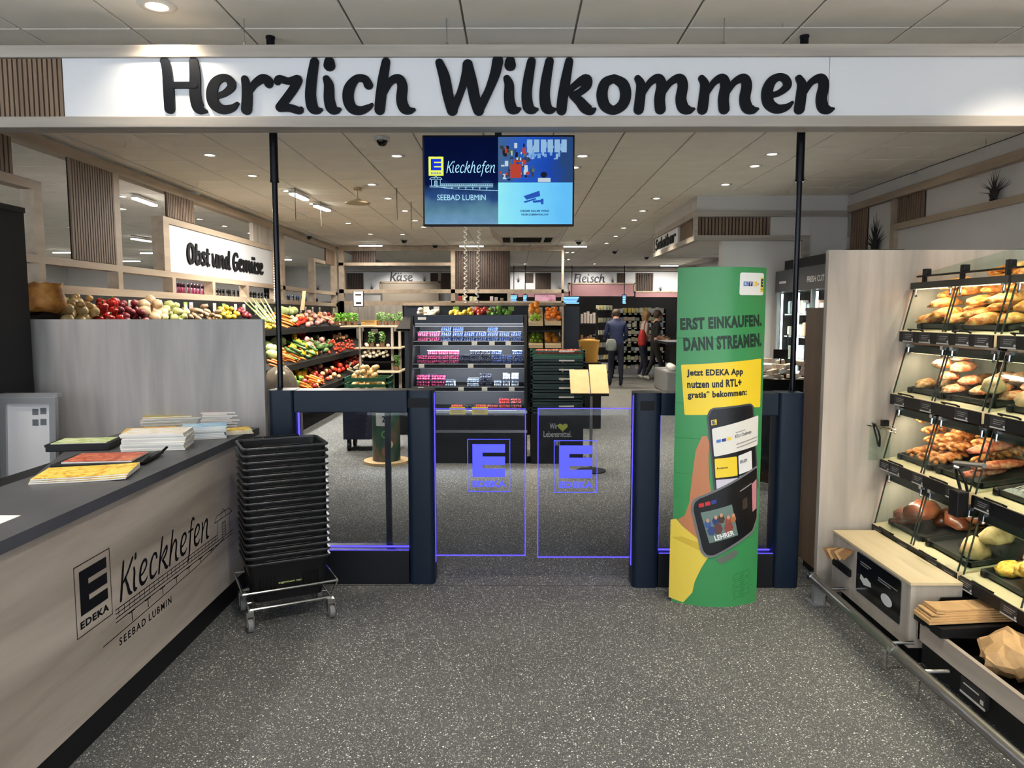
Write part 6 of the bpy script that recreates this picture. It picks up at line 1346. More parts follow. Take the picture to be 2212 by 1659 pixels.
for s in (-.13, .12): mb = MB(); mb.box(x+s, 13.06, z+.002, x+s+.01, 13.3, z+.092); mb.obj('end_board', MATS['crate_pine'], wc)
mb = MB(); x, _, z = at(774, 645, 12.5); w = .09
pc = thing('price_sign', 'white price sign in a dark frame on a thin stem above the herbs', 'sign', (x, 12.5, 1.4))
mb.rbox(x-w, 12.5, z-.14, x+w, 12.52, z+.13, .012); mb.obj('frame', M_blacklam, pc); mb = MB(); mb.box(x-w+.012, 12.498, z-.125, x+w-.012, 12.5, z+.118); mb.obj('card', M_tagw, pc); mb = MB(); mb.box(x-.05, 12.496, z+.05, x+.05, 12.498, z+.075); mb.box(x-.04, 12.496, z-.09, x+.05, 12.498, z-.06); mb.obj('print', M_ink, pc); mb = MB(); mb.cyl((x, 12.51, z-.13), (x, 12.51, 0), .005, 6); mb.obj('stem', M_steel, pc)
x, _, z = at(651, 650, 10.5); sl = MB(); sl.add([(x+a, y, z+c) for y in (10.5, 10.515) for a, c in ((-.02, -.13), (.035, -.13), (.07, .14), (.02, .14))], [(0,1,2,3),(7,6,5,4),(0,4,5,1),(1,5,6,2),(2,6,7,3),(3,7,4,0)]); tag(sl.obj('price_board', mat('board_wood', (168, 140, 108), .6)), 'narrow slanting wooden price board above the vegetables', 'sign')

g2x0, g2x1 = (872-1113)/FPX*10.4, (1222-1113)/FPX*10.4
gg = thing('fruit_gondola', 'dark fruit gondola behind the berry cooler', 'shelf', (-.4, 10.2, 0))
mb = MB(); mb.box(g2x0, 10.5, 0, g2x1, 10.56, at(1000, 657, 10.5)[2]); mb.obj('back_board', mat('gondola_navy', (34, 42, 54), .5), gg)
mb = MB(); mb.box(g2x0, 10.48, at(1000, 660, 10.5)[2], g2x1, 10.58, at(1000, 654, 10.5)[2]); mb.obj('top_rail', M_frame, gg)
zt1 = at(1000, 700, 10.0)[2]
mb = MB(); mb.add([(x, y, z) for x in (g2x0, .16) for y, z in ((9.75, zt1-.06), (10.5, zt1+.1), (10.5, zt1+.07), (9.75, zt1-.09))], [(0,1,2,3),(7,6,5,4),(0,4,5,1),(1,5,6,2),(2,6,7,3),(3,7,4,0)]); mb.obj('tier', M_blackmat, gg)
mb = MB(); mb.box(g2x0, 9.8, 0, g2x1, 10.5, .35); mb.obj('base', M_blackmat, gg)
cx0, cx1 = at(1141, 700, 9.7)[0], at(1213, 700, 9.7)[0]
zA, zB = at(1170, 705, 9.7)[2], at(1170, 757, 9.7)[2]
for zz in (zA, zB): 
    mb = MB(); mb.add([(x, y, z) for x in (cx0, cx1) for y, z in ((9.6, zz-.05), (10.1, zz+.14), (10.1, zz+.12), (9.6, zz-.07))], [(0,1,2,3),(7,6,5,4),(0,4,5,1),(1,5,6,2),(2,6,7,3),(3,7,4,0)]); mb.obj('citrus_tier', M_blacklam, gg)
mb = MB(); mb.box(cx1, 9.58, 0, cx1+.02, 10.2, at(1215, 662, 9.7)[2]); mb.obj('end_board', M_frame, gg)
for px, g in ((921,0),(943,0),(985,1),(1022,0),(1064,0),(1104,1),(1151,0),(1197,0)):
    x, _, z = at(px, 667, 10.45); mb = MB(); mb.box(x-.04, 10.44, z-.03, x+.04, 10.445, z+.03); mb.obj('price_card', M_tagg if g else M_tagw, gg)
obstacle('fruit', gg)
def scatter(kind, label, cat, px0, px1, py0, py1, Y0, Y1, n, s=1.0):
    for i in range(n):
        u = rnd.random(); Y = Y0+(Y1-Y0)*u; p = at(px0+(px1-px0)*((i+.5)/n if n < 7 else rnd.random()), py0+(py1-py0)*(1-u), Y)
        settle('fruit', VG[kind], VG[kind].name, p, (rnd.uniform(-.3, .3), rnd.uniform(-.3, .3), rnd.uniform(0, 6)), s*rnd.uniform(.9, 1.1), label, cat, label, .004, 11, 14, .05)
scatter('mushroom', 'white mushroom behind the cooler top', 'mushroom', 905, 940, 672, 682, 10.0, 10.4, 10, 1.4); scatter('lemon', 'yellow lemon peeking over the cooler top', 'lemon', 980, 1012, 672, 682, 10.0, 10.4, 14, 1.1); scatter('apple', 'red apple peeking over the cooler top', 'apple', 1018, 1052, 668, 682, 10.0, 10.4, 14); scatter('greenpep', 'green pepper peeking over the cooler top', 'pepper', 1055, 1100, 670, 682, 10.0, 10.4, 12, .9)
def fruit_box(label, px0, px1, pyb, pyt, Y, kind, flabel, cat, n, s, dp=.3):
    a, b_ = at(px0, pyb, Y), at(px1, pyt, Y); t = thing('fruit_carton', label, 'carton', (a[0], Y, a[2]))
    h = (b_[2]-a[2]); mb = MB(); mb.add([(x, y, z) for x in (a[0], b_[0]) for y, z in ((Y, a[2]), (Y+dp, a[2]+.37*dp), (Y+dp, a[2]+.37*dp+.05), (Y, a[2]+.045))], [(0,1,2,3),(7,6,5,4),(0,4,5,1),(1,5,6,2),(2,6,7,3),(3,7,4,0)]); mb.obj('carton', mat('carton_pale', (206, 186, 150), .7), t)
    obstacle('fruit', t)
    for i in range(n):
        u = (i % 5+.5)/5; v = (i//5+.5)/max(1, math.ceil(n/5))
        settle('fruit', VG[kind], VG[kind].name, (a[0]+.03+(b_[0]-a[0]-.06)*u, Y+.02+(dp-.04)*v, a[2]+.06+.4*dp*v+rnd.uniform(0, .012)), (0, 0, i), s*rnd.uniform(.92, 1.05), flabel, cat, flabel, .004, 12, 10, .02)
fruit_box('carton of big oranges on the upper citrus tier', 1142, 1173, 690, 678, 9.76, 'orange', 'big orange on the upper citrus tier', 'orange', 15, .9)
fruit_box('carton of limes below the big oranges', 1142, 1173, 704, 692, 9.60, 'lime', 'green lime below the big oranges', 'lime', 10, .9, .12)
fruit_box('carton of clementines on the upper citrus tier', 1177, 1212, 703, 678, 9.62, 'clem', 'bright clementine on the upper citrus tier', 'clementine', 30, 1.1)
fruit_box('carton of pale limes on the lower citrus tier', 1142, 1173, 752, 738, 9.66, 'lime', 'pale lime on the lower citrus tier', 'lime', 15, .9)
fruit_box('carton of oranges on the lower citrus tier', 1177, 1212, 752, 736, 9.66, 'orange', 'orange on the lower citrus tier', 'orange', 15, 1.0)
dk = thing('dark_shelf', 'tall dark blue shelf end right of the oranges', 'shelf', (.95, 11.2, 0))
a, b_ = at(1216, 756, 11.0), at(1252, 662, 11.0); mb = MB(); mb.box(a[0], 11.0, 0, b_[0], 11.6, b_[2]); mb.obj('body', mat('shelf_navy', (30, 40, 56), .45), dk)
for q_ in range(4): z = .4+q_*.35; mb = MB(); mb.box(b_[0], 11.02, z, b_[0]+.28, 11.55, z+.02); mb.obj('board', M_blacklam, dk)
mb = MB(); mb.box(b_[0]+.26, 11.02, 0, b_[0]+.28, 11.04, 1.6); mb.obj('upright', M_blacklam, dk)
for i in range(20):
    z = .421+(i % 4)*.35; x = b_[0]+.04+.045*((i//4) % 5); c = ((196,120,90),(206,196,190),(150,110,80),(206,206,204))[i % 4]
    o = MB().rbox(x-.019, 11.03, z, x+.019, 11.12, z+.14+.02*(i % 3), .004).obj('packet', mat('pack_%d' % c[0], c, .5)); tag(o, 'small packet on the dark shelf beside the oranges', 'packet', 'packets on the dark shelf')
bk = thing('yellow_bucket', 'yellow tub standing low behind the green crates', 'tub', at(1272, 782, 10.5)); x, Y, z = at(1272, 782, 10.5)
mb = MB(); mb.lathe([(.12, 0), (.145, .28), (.15, .30), (.14, .3)], (x, Y, z), 18); mb.obj('body', mat('tub_ochre', (196, 146, 60), .5), bk, smooth='auto'); mb = MB(); mb.lathe([(.152, .29), (.152, .31), (.02, .33)], (x, Y, z), 18); mb.obj('lid', mat('tub_lid', (206, 158, 76), .5), bk, smooth='auto')
mb = MB(); mb.box(x-.16, Y-.16, 0, x+.16, Y+.16, z); mb.obj('pedestal', M_blacklam, bk)

# ------------------------------------------------------------------ cheese gondola behind the customers
cgx0, cgx1, CY = at(1328, 700, 20)[0], at(1437, 700, 20)[0], 20.0
cg = thing('dairy_shelf', 'black multi-tier shelf of packaged food behind the customers', 'shelf', (3.3, 20.3, 0))
mb = MB(); mb.box(cgx0, 20.45, 0, cgx1, 20.5, 1.75); mb.obj('back_board', M_blackmat, cg); mb = MB(); mb.box(cgx0, 20.0, 0, cgx1, 20.5, .14); mb.obj('base', M_alu, cg)
for x in (cgx0-.02, cgx1): mb = MB(); mb.box(x, 20.02, 0, x+.02, 20.5, 1.75); mb.obj('side_panel', M_blackmat, cg)
lv = [at(1380, py, CY)[2] for py in (676, 693, 707, 722, 738, 758, 778, 800)]
for q_, z in enumerate(lv):
    mb = MB(); mb.box(cgx0, 20.05, z-.02, cgx1, 20.45, z); sh = mb.obj('board', M_blacklam, cg)
    mb = MB()
    for i in range(9): x = cgx0+.08+i*.15; mb.box(x, 20.035, z-.045, x+.07, 20.05, z-.012)
    mb.obj('price_strip', M_tagw, sh)['kind'] = 'stuff'
obstacle('dairy', cg)
pal = ((232, 226, 196), (238, 220, 130), (220, 220, 214), (196, 206, 160), (206, 190, 170), (160, 170, 176))
pm = [MB().rbox(-.05, -.05, 0, .05, .05, .1, .012).mesh('food_pack', mat('food_%d' % i, c, .5)) for i, c in enumerate(pal)]
for q_, z in enumerate(lv):
    for i in range(12):
        x = cgx0+.08+i*(cgx1-cgx0-.16)/11
        for s_ in range(2 if q_ == 0 else 1):
            if rnd.random() < .12: continue
            h = rnd.uniform(.8, 1.3) if q_ else rnd.uniform(1.0, 1.5)
            settle('dairy', pm[rnd.choice((0, 1, 1, 2) if q_ == 0 else (0, 2, 3, 4, 5))], 'food_pack', (x, 20.12+.1*s_, z+.001), (0, 0, rnd.uniform(-.2, .2)), (rnd.uniform(.8, 1.15), .8, h), ('pale food packet heaped on the top of the black shelf', 'small food packet on a tier of the black shelf')[q_ > 0], 'food packet', ('packets on top of the shelf', 'packets on the shelf tiers')[q_ > 0])
sg = thing('side_shelf', 'narrow dark wire shelf left of the man in blue', 'shelf', (1.9, 18.2, 0))
for q_ in range(6):
    z = at(1285, 670+q_*27, 18.3)[2]; mb = MB(); mb.add([at(1288, 0, 18)[:2]+(z,), at(1326, 0, 18.6)[:2]+(z,), at(1326, 0, 19.2)[:2]+(z,), at(1288, 0, 19.2)[:2]+(z,), at(1288, 0, 18)[:2]+(z-.02,), at(1326, 0, 18.6)[:2]+(z-.02,), at(1326, 0, 19.2)[:2]+(z-.02,), at(1288, 0, 19.2)[:2]+(z-.02,)], [(0,1,2,3),(7,6,5,4),(0,4,5,1),(1,5,6,2),(2,6,7,3),(3,7,4,0)]); mb.obj('board', M_blacklam, sg)
    for i in range(5):
        px = 1292+i*7; p = at(px, 700, 18.25+i*.1); place(pm[(i+q_) % 6], 'food_pack', (p[0], p[1]+.12, z+.001), (0, 0, 0), (.8, .8, 1.2), 'food packet on the narrow wire shelf beside the man', 'food packet', 'packets on the wire shelf')
for px in (1289, 1325): p = at(px, 700, 18.1 if px < 1300 else 18.7); mb = MB(); mb.box(p[0]-.015, p[1], 0, p[0]+.015, p[1]+.03, 1.75); mb.obj('upright', M_blacklam, sg)
cf = thing('chest_freezer', 'low glazed chest freezer with white rolls right of the customers', 'freezer', (3.5, 15.6, 0))
a = at(1440, 830, 15.0); mb = MB(); mb.rbox(a[0], 15.0, .0, a[0]+1.2, 16.4, .45, .03); mb.obj('tub', mat('freezer_grey', (120, 122, 122), .4), cf)
mb = MB(); mb.box(a[0], 15.0, 1.0, a[0]+1.2, 16.4, 1.05); mb.obj('counter_edge', M_blacklam, cf); mb = MB(); mb.box(a[0]+.3, 15.2, .45, a[0]+1.1, 16.2, 1.0); mb.obj('body', M_navy2, cf)
for i in range(4):
    o = MB().ell((0, 0, .07), .08, .07, .07, 10, 8).obj('white_roll', M_paper, None, True, loc=(a[0]+.14+.02*i, 15.12+.18*i, .452)); tag(o, 'white wrapped roll lying on the chest freezer', 'roll', 'white wrapped rolls')

# ------------------------------------------------------------------ back wall fascia, signs
BY = 24.9
def bw_(px, py): q = at(px, py, BY); return q[0], q[2]
def bbox(name, px0, py0, px1, py1, m, parent, y0=0.0, y1=.05):
    (x0, z1), (x1, z0) = bw_(px0, py0), bw_(px1, py1); return MB().box(x0, BY-y1, z0, x1, BY-y0, z1).obj(name, m, parent)
M_pink = mat('pink_tiles', (160, 118, 122), .4); 
wf = thing('meat_fascia', 'white back wall fascia with meat counter lettering and slatted fields', 'sign', (2.6, BY, 2.2))
bbox('white_field', 1100, 588, 1470, 630, M_white, wf); bbox('oak_trim', 1100, 580, 1470, 586, M_oakbeam, wf, 0, .08)
bbox('oak_trim', 1228, 611, 1372, 614, M_frame, wf, 0, .1); bbox('oak_trim', 1228, 611, 1231, 632, M_frame, wf, 0, .1); bbox('oak_trim', 1369, 611, 1372, 632, M_frame, wf, 0, .1); bbox('oak_trim', 1100, 629, 1231, 632, M_frame, wf, 0, .1); bbox('oak_trim', 1369, 629, 1470, 632, M_frame, wf, 0, .1)
bbox('pink_band', 1231, 614, 1369, 640, M_pink, wf, 0, .07); bbox('pink_band', 1372, 632, 1470, 642, M_pink, wf, 0, .07); bbox('pink_band', 1100, 632, 1228, 642, M_pink, wf, 0, .07)
bbox('dark_wall', 1100, 641, 1480, 790, M_blackmat, wf, 0, .04)
for i, (p0, p1, q0_, q1_) in enumerate(((1333, 1350, 590, 611), (1373, 1410, 590, 629), (1135, 1152, 590, 611), (1156, 1190, 590, 628))):
    (x0, z1), (x1, z0) = bw_(p0, q0_), bw_(p1, q1_); slat_panel(wf, plane((x0, BY-.05, z0), (1,0,0), (0,0,1), (0,-1,0)), x1-x0, z1-z0, 10, .02, False, sm=M_slatdark)
def backword(text, px0, px1, pyb, xh, parent):
    L, w = script(text, xh*BY/FPX, .8, 1, .08); x0, z0 = bw_(px0, pyb); k = (bw_(px1, pyb)[0]-x0)/w
    solid_letters(L, lambda a, b, d: Vector((x0+a*k, BY-.05-d, z0+b)), .03, mat('sign_letter_dark', (30, 28, 44), .4), parent)
backword('Fleisch', 1239, 1307, 610.5, 13, wf)
kf = thing('cheese_fascia', 'white back wall fascia with cheese counter lettering', 'sign', (-3.8, BY, 2.2))
bbox('white_field', 742, 588, 975, 628, M_white, kf); bbox('oak_trim', 742, 580, 975, 586, M_oakbeam, kf, 0, .08); bbox('oak_trim', 742, 626, 826, 629, M_frame, kf, 0, .1); bbox('oak_trim', 822, 610, 826, 629, M_frame, kf, 0, .1); bbox('oak_trim', 822, 608, 952, 612, M_frame, kf, 0, .1); bbox('oak_trim', 948, 588, 952, 629, M_frame, kf, 0, .1); bbox('oak_trim', 746, 588, 750, 629, M_frame, kf, 0, .1)
bbox('grey_band', 826, 612, 948, 652, mat('beige_band', (168, 156, 140), .6), kf, 0, .07); bbox('dark_counter', 700, 652, 985, 790, M_blackmat, kf, 0, .3)
for p0, p1, q0_, q1_ in ((750, 786, 590, 626), (930, 947, 590, 608), (953, 975, 590, 626)):
    (x0, z1), (x1, z0) = bw_(p0, q0_), bw_(p1, q1_); slat_panel(kf, plane((x0, BY-.05, z0), (1,0,0), (0,0,1), (0,-1,0)), x1-x0, z1-z0, 10, .02, False, sm=M_slatdark)
backword('Käse', 843, 892, 607.5, 13, kf)
for lab, p0, p1, q0_, q1_ in (('blue menu screen behind the partition post, larger one', 1102, 1118, 638, 652), ('blue menu screen behind the partition post, narrow one', 1130, 1138, 638, 652), ('blue list screen left of the meat sign', 1216, 1250, 641, 656), ('narrow blue list screen right of the meat counter', 1341, 1348, 638, 656)):
    t = thing('menu_screen', lab, 'screen', (bw_(p0, q0_)[0], BY-.4, bw_(p0, q1_)[1])); xq = bw_((p0+p1)/2, q0_)[0]; MB().cyl((xq, BY-.42, bw_(p0, q0_)[1]), (xq, BY-.42, CEIL), .012, 6).obj('hanger', M_black, t); bbox('housing', p0-1, q0_-1, p1+1, q1_+1, M_black, t, .40, .45)
    mb = MB(); (x0, z1), (x1, z0) = bw_(p0, q0_), bw_(p1, q1_)
    for i in range(5): mb.box(x0, BY-.455, z0+(z1-z0)*i/5, x0+(x1-x0)*(.95-.2*((i*3) % 4)/4), BY-.45, z0+(z1-z0)*(i+.62)/5)
    mb.obj('lit_line', emis('menu_blue', (110, 170, 255), 1.4), t)
mp = thing('picture_panel', 'pink marbled meat picture behind the partition', 'picture', (1.4, BY-.3, 1.9)); bbox('print', 1155, 637, 1199, 655, ramp_mat('marbled_pink', [(.3, (120, 70, 86)), (.5, (190, 140, 160)), (.7, (206, 160, 176))], 3, rough=.5), mp, .30, .33); bbox('frame', 1154, 636, 1200, 656, M_blackmat, mp, .27, .30); xq = bw_(1177, 640)[0]; MB().box(xq-.02, BY-.27, 2.0, xq+.02, BY-.05, 2.04).obj('wall_arm', M_blackmat, mp)
# grass tufts standing on the ledges
def grass(label, c, h, n, spread, ax=(1, 0, 0)):
    t = thing('grass_plant', label, 'plant', c); r2 = random.Random(int(c[0]*100+c[1]*37)); ax = Vector(ax)
    for i in range(n):
        u = (i/(n-1)-.5)*2; hh = h*(1-.45*abs(u))*r2.uniform(.75, 1.05); b = MB(); p = Vector(c)
        pts = [p+ax*(spread*.12*u), p+ax*(spread*.3*u)+Vector((0, 0, hh*.5)), p+ax*(spread*u)+Vector((0, 0, hh*(1-.25*abs(u))))]
        b.tube(pts, [h*.018, h*.014, h*.002], 4); b.obj('blade', mat('dark_grass', (28, 28, 26), .7), t)
    b = MB(); b.rbox(c[0]-h*.08, c[1]-h*.08, c[2]-.004, c[0]+h*.08, c[1]+h*.08, c[2]+h*.05, .005); b.obj('root_block', MATS['dark_grass'], t)
grass('tall dark ornamental grass at the right wall beside the oak post', (4.50, 9.42, 2.35), .56, 16, .30, (0, 1, 0)); grass('dark ornamental grass standing on the right wall ledge', (4.50, 7.12, 2.672), .34, 15, .25, (0, 1, 0))
mb = MB(); mb.box(4.49, 9.2, 2.30, 4.55, 9.65, 2.35); struct(mb.obj('trim_6', M_frame))
for px, py, lab in ((804, 625, 'small grass plant left of the cheese sign'), (917, 607, 'small grass plant right of the cheese lettering'), (1120, 609, 'small grass plant behind the partition opening'), (1209, 628, 'small grass plant by the partition end post'), (1323, 610, 'small grass plant right of the meat lettering'), (1426, 628, 'small grass plant between slats and salad bar')):
    x, z = bw_(px, py); grass(lab, (x, BY-.08, z), .30, 7, .16)
grass('small grass plant on the partition rail by the dark column', (FX, 15.85, 2.122), .26, 7, .14)

# ------------------------------------------------------------------ glass door cooler and meat island on the right
RX = 3.55; ry0, ry1 = 8.3, 10.15; rzt = 2.18
rf = thing('glass_cooler', 'tall black glass door cooler with lit shelves by the white wall', 'refrigerator', (3.9, 9.2, 0))
mb = MB(); mb.box(4.3, ry0, 0, 4.35, ry1, rzt); mb.obj('back_panel', mat('cooler_white', (220, 224, 228), .5), rf)
for y in (ry0, ry1-.05): mb = MB(); mb.box(RX, y, 0, 4.3, y+.05, rzt); mb.obj('side_panel', M_blacklam, rf)
mb = MB(); mb.box(RX-.02, ry0, rzt-.28, 4.3, ry1, rzt); hd = mb.obj('header', mat('cooler_header_grey', (54, 54, 58), .4), rf)
mb = MB(); mb.box(RX+.1, ry0, rzt, 4.3, ry1, rzt+.14); mb.obj('top_box', M_blacklam, rf)
HM = plane((RX-.021, ry1, rzt-.28), (0,-1,0), (0,0,1), (-1,0,0))
mb = MB(); put_text(mb, HM, 'FRESH CUT', 1.10, .09, .5, .07, .02); rect(mb, HM, .15, .11, .4, .14); rect(mb, HM, .64, .11, .84, .14); mb.obj('header_print', mat('header_ink', (200, 200, 200), .5), rf)
mb = MB(); mb.box(RX, ry0, 0, 4.3, ry1, .22); mb.obj('base', M_blacklam, rf)
for i in range(4):
    y = ry0+.05+i*(ry1-ry0-.1)/3; mb = MB(); mb.box(RX-.01, y-.02, .22, RX+.03, y+.02, rzt-.28); mb.obj('door_frame', M_alu, rf)
    mb = MB(); mb.box(RX+.05, y-.012, .25, RX+.07, y+.012, rzt-.3); mb.obj('led_strip', emis('cool_led', (240, 248, 255), 7), rf)
    if i < 3: mb = MB(); mb.box(RX, y+.025, .22, RX+.006, y+(ry1-ry0-.1)/3-.025, rzt-.28); mb.obj('glass_door', M_glass, rf); mb = MB(); mb.cyl((RX-.03, y+.08, .9), (RX-.03, y+.08, 1.35), .01, 8); mb.obj('handle', M_black, rf)
SM_ = [MB().rbox(-.05, -.05, 0, .05, .05, .13, .015).mesh('drink_pack', mat('drink_%d' % i, c, .4)) for i, c in enumerate(((230, 232, 232), (206, 214, 210), (226, 206, 190), (190, 200, 206), (216, 160, 130)))]
for q_ in range(5):
    z = .45+q_*.29; mb = MB(); mb.box(RX+.1, ry0+.06, z-.015, 4.28, ry1-.06, z); mb.obj('board', mat('wire_white', (214, 218, 220), .4), rf)
    for i in range(13): place(SM_[(i*2+q_) % 5], 'drink_pack', (RX+.17, ry0+.14+i*.13, z+.001), (0, 0, 0), (1, 1, rnd.uniform(.9, 1.4)), 'pale chilled packet inside the glass door cooler', 'packet', 'packets in the glass cooler')
mi = thing('meat_island', 'round black chilled island with packed meat behind the green display', 'display', (2.62, 7.2, 0))
ix, iy = at(1690, 790, 7.2)[0], 7.2
mb = MB(); mb.lathe([(.30, 0), (.30, .85), (.36, .88), (.36, 1.0), (.32, 1.0), (.31, .9)], (ix, iy, 0), 28); mb.obj('tub', M_blackmat, mi, smooth='auto')
mb = MB(); x, _, z = at(1687, 768, 7.2); mb.box(x-.07, 7.2, z-.03, x+.07, 7.21, z+.06); mb.cyl((x, 7.205, .9), (x, 7.205, z), .006, 6); mb.obj('price_frame', M_blacklam, mi)
obstacle('meat', mi)
for i in range(26):
    a = rnd.uniform(0, 6.28); r_ = .27*math.sqrt(rnd.random()); o = settle('meat', pm[4] if i % 3 else pm[2], 'meat_pack', (ix+r_*math.cos(a), iy+r_*math.sin(a), .93+.04*rnd.random()+.03*(1-r_/.27)), (rnd.uniform(-.3, .3), rnd.uniform(-.3, .3), a), (.9, .7, .45), 'pinkish meat pack heaped on the round black island', 'meat pack', 'meat packs on the island')

# ------------------------------------------------------------------ ceiling fittings
def dome(label, px, py, X=None, z=CEIL, s=1.0):
    p = gnd(px, py, CEIL); t = thing('dome_camera', label, 'camera', (p[0], p[1], z))
    b = MB(); b.lathe([(.07*s, -.03*s), (.075*s, 0), (.03*s, 0)], (p[0], p[1], z), 16); b.obj('base', mat('camera_white', (190, 188, 182), .4), t, smooth='auto')
    b = MB(); b.ell((p[0], p[1], z-.03*s), .052*s, .052*s, .05*s, 12, 8); b.obj('dome', mat('dome_black', (10, 10, 12), .1), t, smooth=True)
for px, py, lab in ((298, 374, 'dark dome camera above the slatted panel of the partition'), (417, 416, 'white dome camera above the fruit sign'), (576, 477, 'dome camera beside the coiled cord'), (825, 297, 'dark dome camera left of the monitor'), (873, 516, 'dome camera in the far ceiling above the cheese sign'), (940, 527, 'dome camera near the coiled strings'), (667, 507, 'dome camera at the far end of the partition'), (1328, 540, 'dome camera in the far ceiling above the meat sign'), (1397, 553, 'dome camera near the salad bar sign'), (1250, 519, 'small dome camera above the right tube light')):
    dome(lab, px, py, s=1.2 if py > 400 else 1.0)
ac = thing('air_conditioner', 'white ceiling cassette air conditioner with dark grilles under the monitor', 'air conditioner', (.24, 14.4, CEIL))
x0, x1 = gnd(1073, 492, CEIL)[0], gnd(1207, 492, CEIL)[0]; cyy = 14.6; xm_ = (x0+x1)/2
mb = MB(); mb.add([(xm_+s*a, cyy+q_*b_, z) for a, b_, z in ((.70, .9, CEIL), (.5, .7, CEIL-.16)) for s, q_ in ((-1, -1), (1, -1), (1, 1), (-1, 1))], [(0,1,5,4),(1,2,6,5),(2,3,7,6),(3,0,4,7),(4,5,6,7)]); mb.obj('housing', mat('ac_white', (186, 178, 164), .5), ac)
for i in range(4): mb = MB(); mb.box(xm_-.27, cyy-.5+i*.22, CEIL-.172, xm_+.27, cyy-.36+i*.22, CEIL-.16); mb.obj('grille', M_blackmat, ac)
for s in (-1, 1):
    for i in range(4): mb = MB(); mb.box(xm_+s*.40-.07, cyy-.5+i*.22, CEIL-.172, xm_+s*.40+.07, cyy-.36+i*.22, CEIL-.16); mb.obj('side_grille', M_blackmat, ac)
pd = thing('pendant_antenna', 'flat pendant disc hanging from the ceiling left of the monitor', 'pendant', gnd(772, 405, CEIL)); p = gnd(772, 405, CEIL); zz = at(772, 438, p[1])[2]
mb = MB(); mb.lathe([(.01, .05), (.03, .04), (.16, .0), (.155, -.012), (.02, -.012)], (p[0], p[1], zz), 20); mb.obj('disc', mat('pendant_beige', (176, 158, 128), .6), pd, smooth='auto'); mb = MB(); mb.cyl((p[0], p[1], zz+.04), (p[0], p[1], CEIL), .006, 6); mb.lathe([(.05, -.03), (.05, 0), (.01, 0)], (p[0], p[1], CEIL), 14); mb.obj('cord', MATS['pendant_beige'], pd)
for px, py0, py1, lab in ((637, 405, 475, 'thin wire hanging by the upper slanting tube light'), (693, 435, 487, 'thin wire hanging by the lower slanting tube light'), (857, 406, 475, 'thin wire hanging left of the monitor'), (888, 436, 498, 'thin wire hanging close to the monitor edge')):
    p = gnd(px, py0, CEIL); z = at(px, py1, p[1])[2]; o = MB().cyl((p[0], p[1], z), (p[0], p[1], CEIL), .006, 5).obj('hanging_wire', mat('wire_dark', (96, 86, 70), .6)); tag(o, lab, 'wire')
def coil(label, px, py0, py1, Y, r, pitch, px2=None):
    a, b_ = Vector(at(px, py0, Y)), Vector(at(px2 or px, py1, Y)); n = int((a.z-b_.z)/pitch*8); pts = []
    for i in range(n+1):
        c = a.lerp(b_, i/n); q_ = i*math.pi/4; pts.append((c.x+r*math.cos(q_), c.y+r*math.sin(q_), c.z))
    o = MB().tube(pts, r*.5, 5).obj('coiled_cord', mat('cord_white', (236, 230, 220), .5), smooth=True); tag(o, label, 'cord')
coil('white spiral cord hanging before the wide slatted panel, straight one', 1006, 449, 676, 11.0, .022, .075); coil('white spiral cord hanging before the wide slatted panel, slanting one', 1037, 449, 676, 11.0, .02, .075, 1030); coil('beige spiral cord hanging beside the black pole', 594, 429, 652, 10.2, .014, .035)

# ------------------------------------------------------------------ customers
def person(label, loc, rz, J, E, mats):
    V = [j[0] for j in J]; me = bpy.data.meshes.new('t'); me.from_pydata(V, [(a, b) for a, b, _ in E], [])
    o = bpy.data.objects.new('t', me); col.objects.link(o); m = o.modifiers.new('s', 'SKIN'); sk = me.skin_vertices[0].data
    for i, j in enumerate(J): sk[i].radius = j[1] if isinstance(j[1], tuple) else (j[1], j[1]); sk[i].use_root = (i == 0)
    m.use_smooth_shade = True; o.modifiers.new('d', 'SUBSURF').levels = 2; o.modifiers['d'].render_levels = 2
    dg = bpy.context.evaluated_depsgraph_get(); dg.update(); body = bpy.data.meshes.new_from_object(o.evaluated_get(dg)); bpy.data.objects.remove(o); bpy.data.meshes.remove(me)
    body.name = 'person'; body.materials.clear()
    for q_ in mats: body.materials.append(q_)
    VV = [Vector(v) for v in V]
    for p in body.polygons:
        best = None
        for a, b, mi_ in E:
            d = VV[b]-VV[a]; t = max(0, min(1, (p.center-VV[a]).dot(d)/max(d.length_squared, 1e-9))); q_ = (p.center-(VV[a]+d*t)).length
            if best is None or q_ < best[0]: best = (q_, mi_)
        p.material_index = best[1]; p.use_smooth = True
    t = thing('person', label, 'person', loc, rz)
    bo = bpy.data.objects.new('body', body); col.objects.link(bo); bo.parent = t
    return t
skin = mat('skin', (206, 158, 130), .55); navyc = mat('cloth_navy', (30, 42, 78), .8, var=.12, vscale=9); jean = mat('denim_dark', (28, 32, 50), .85, var=.15, vscale=12); blackc = mat('cloth_black', (20, 20, 22), .85); creamc = mat('cloth_cream', (206, 198, 184), .8); shoew = mat('shoe_white', (222, 218, 206), .6); shoeb = mat('shoe_brown', (58, 42, 36), .6)
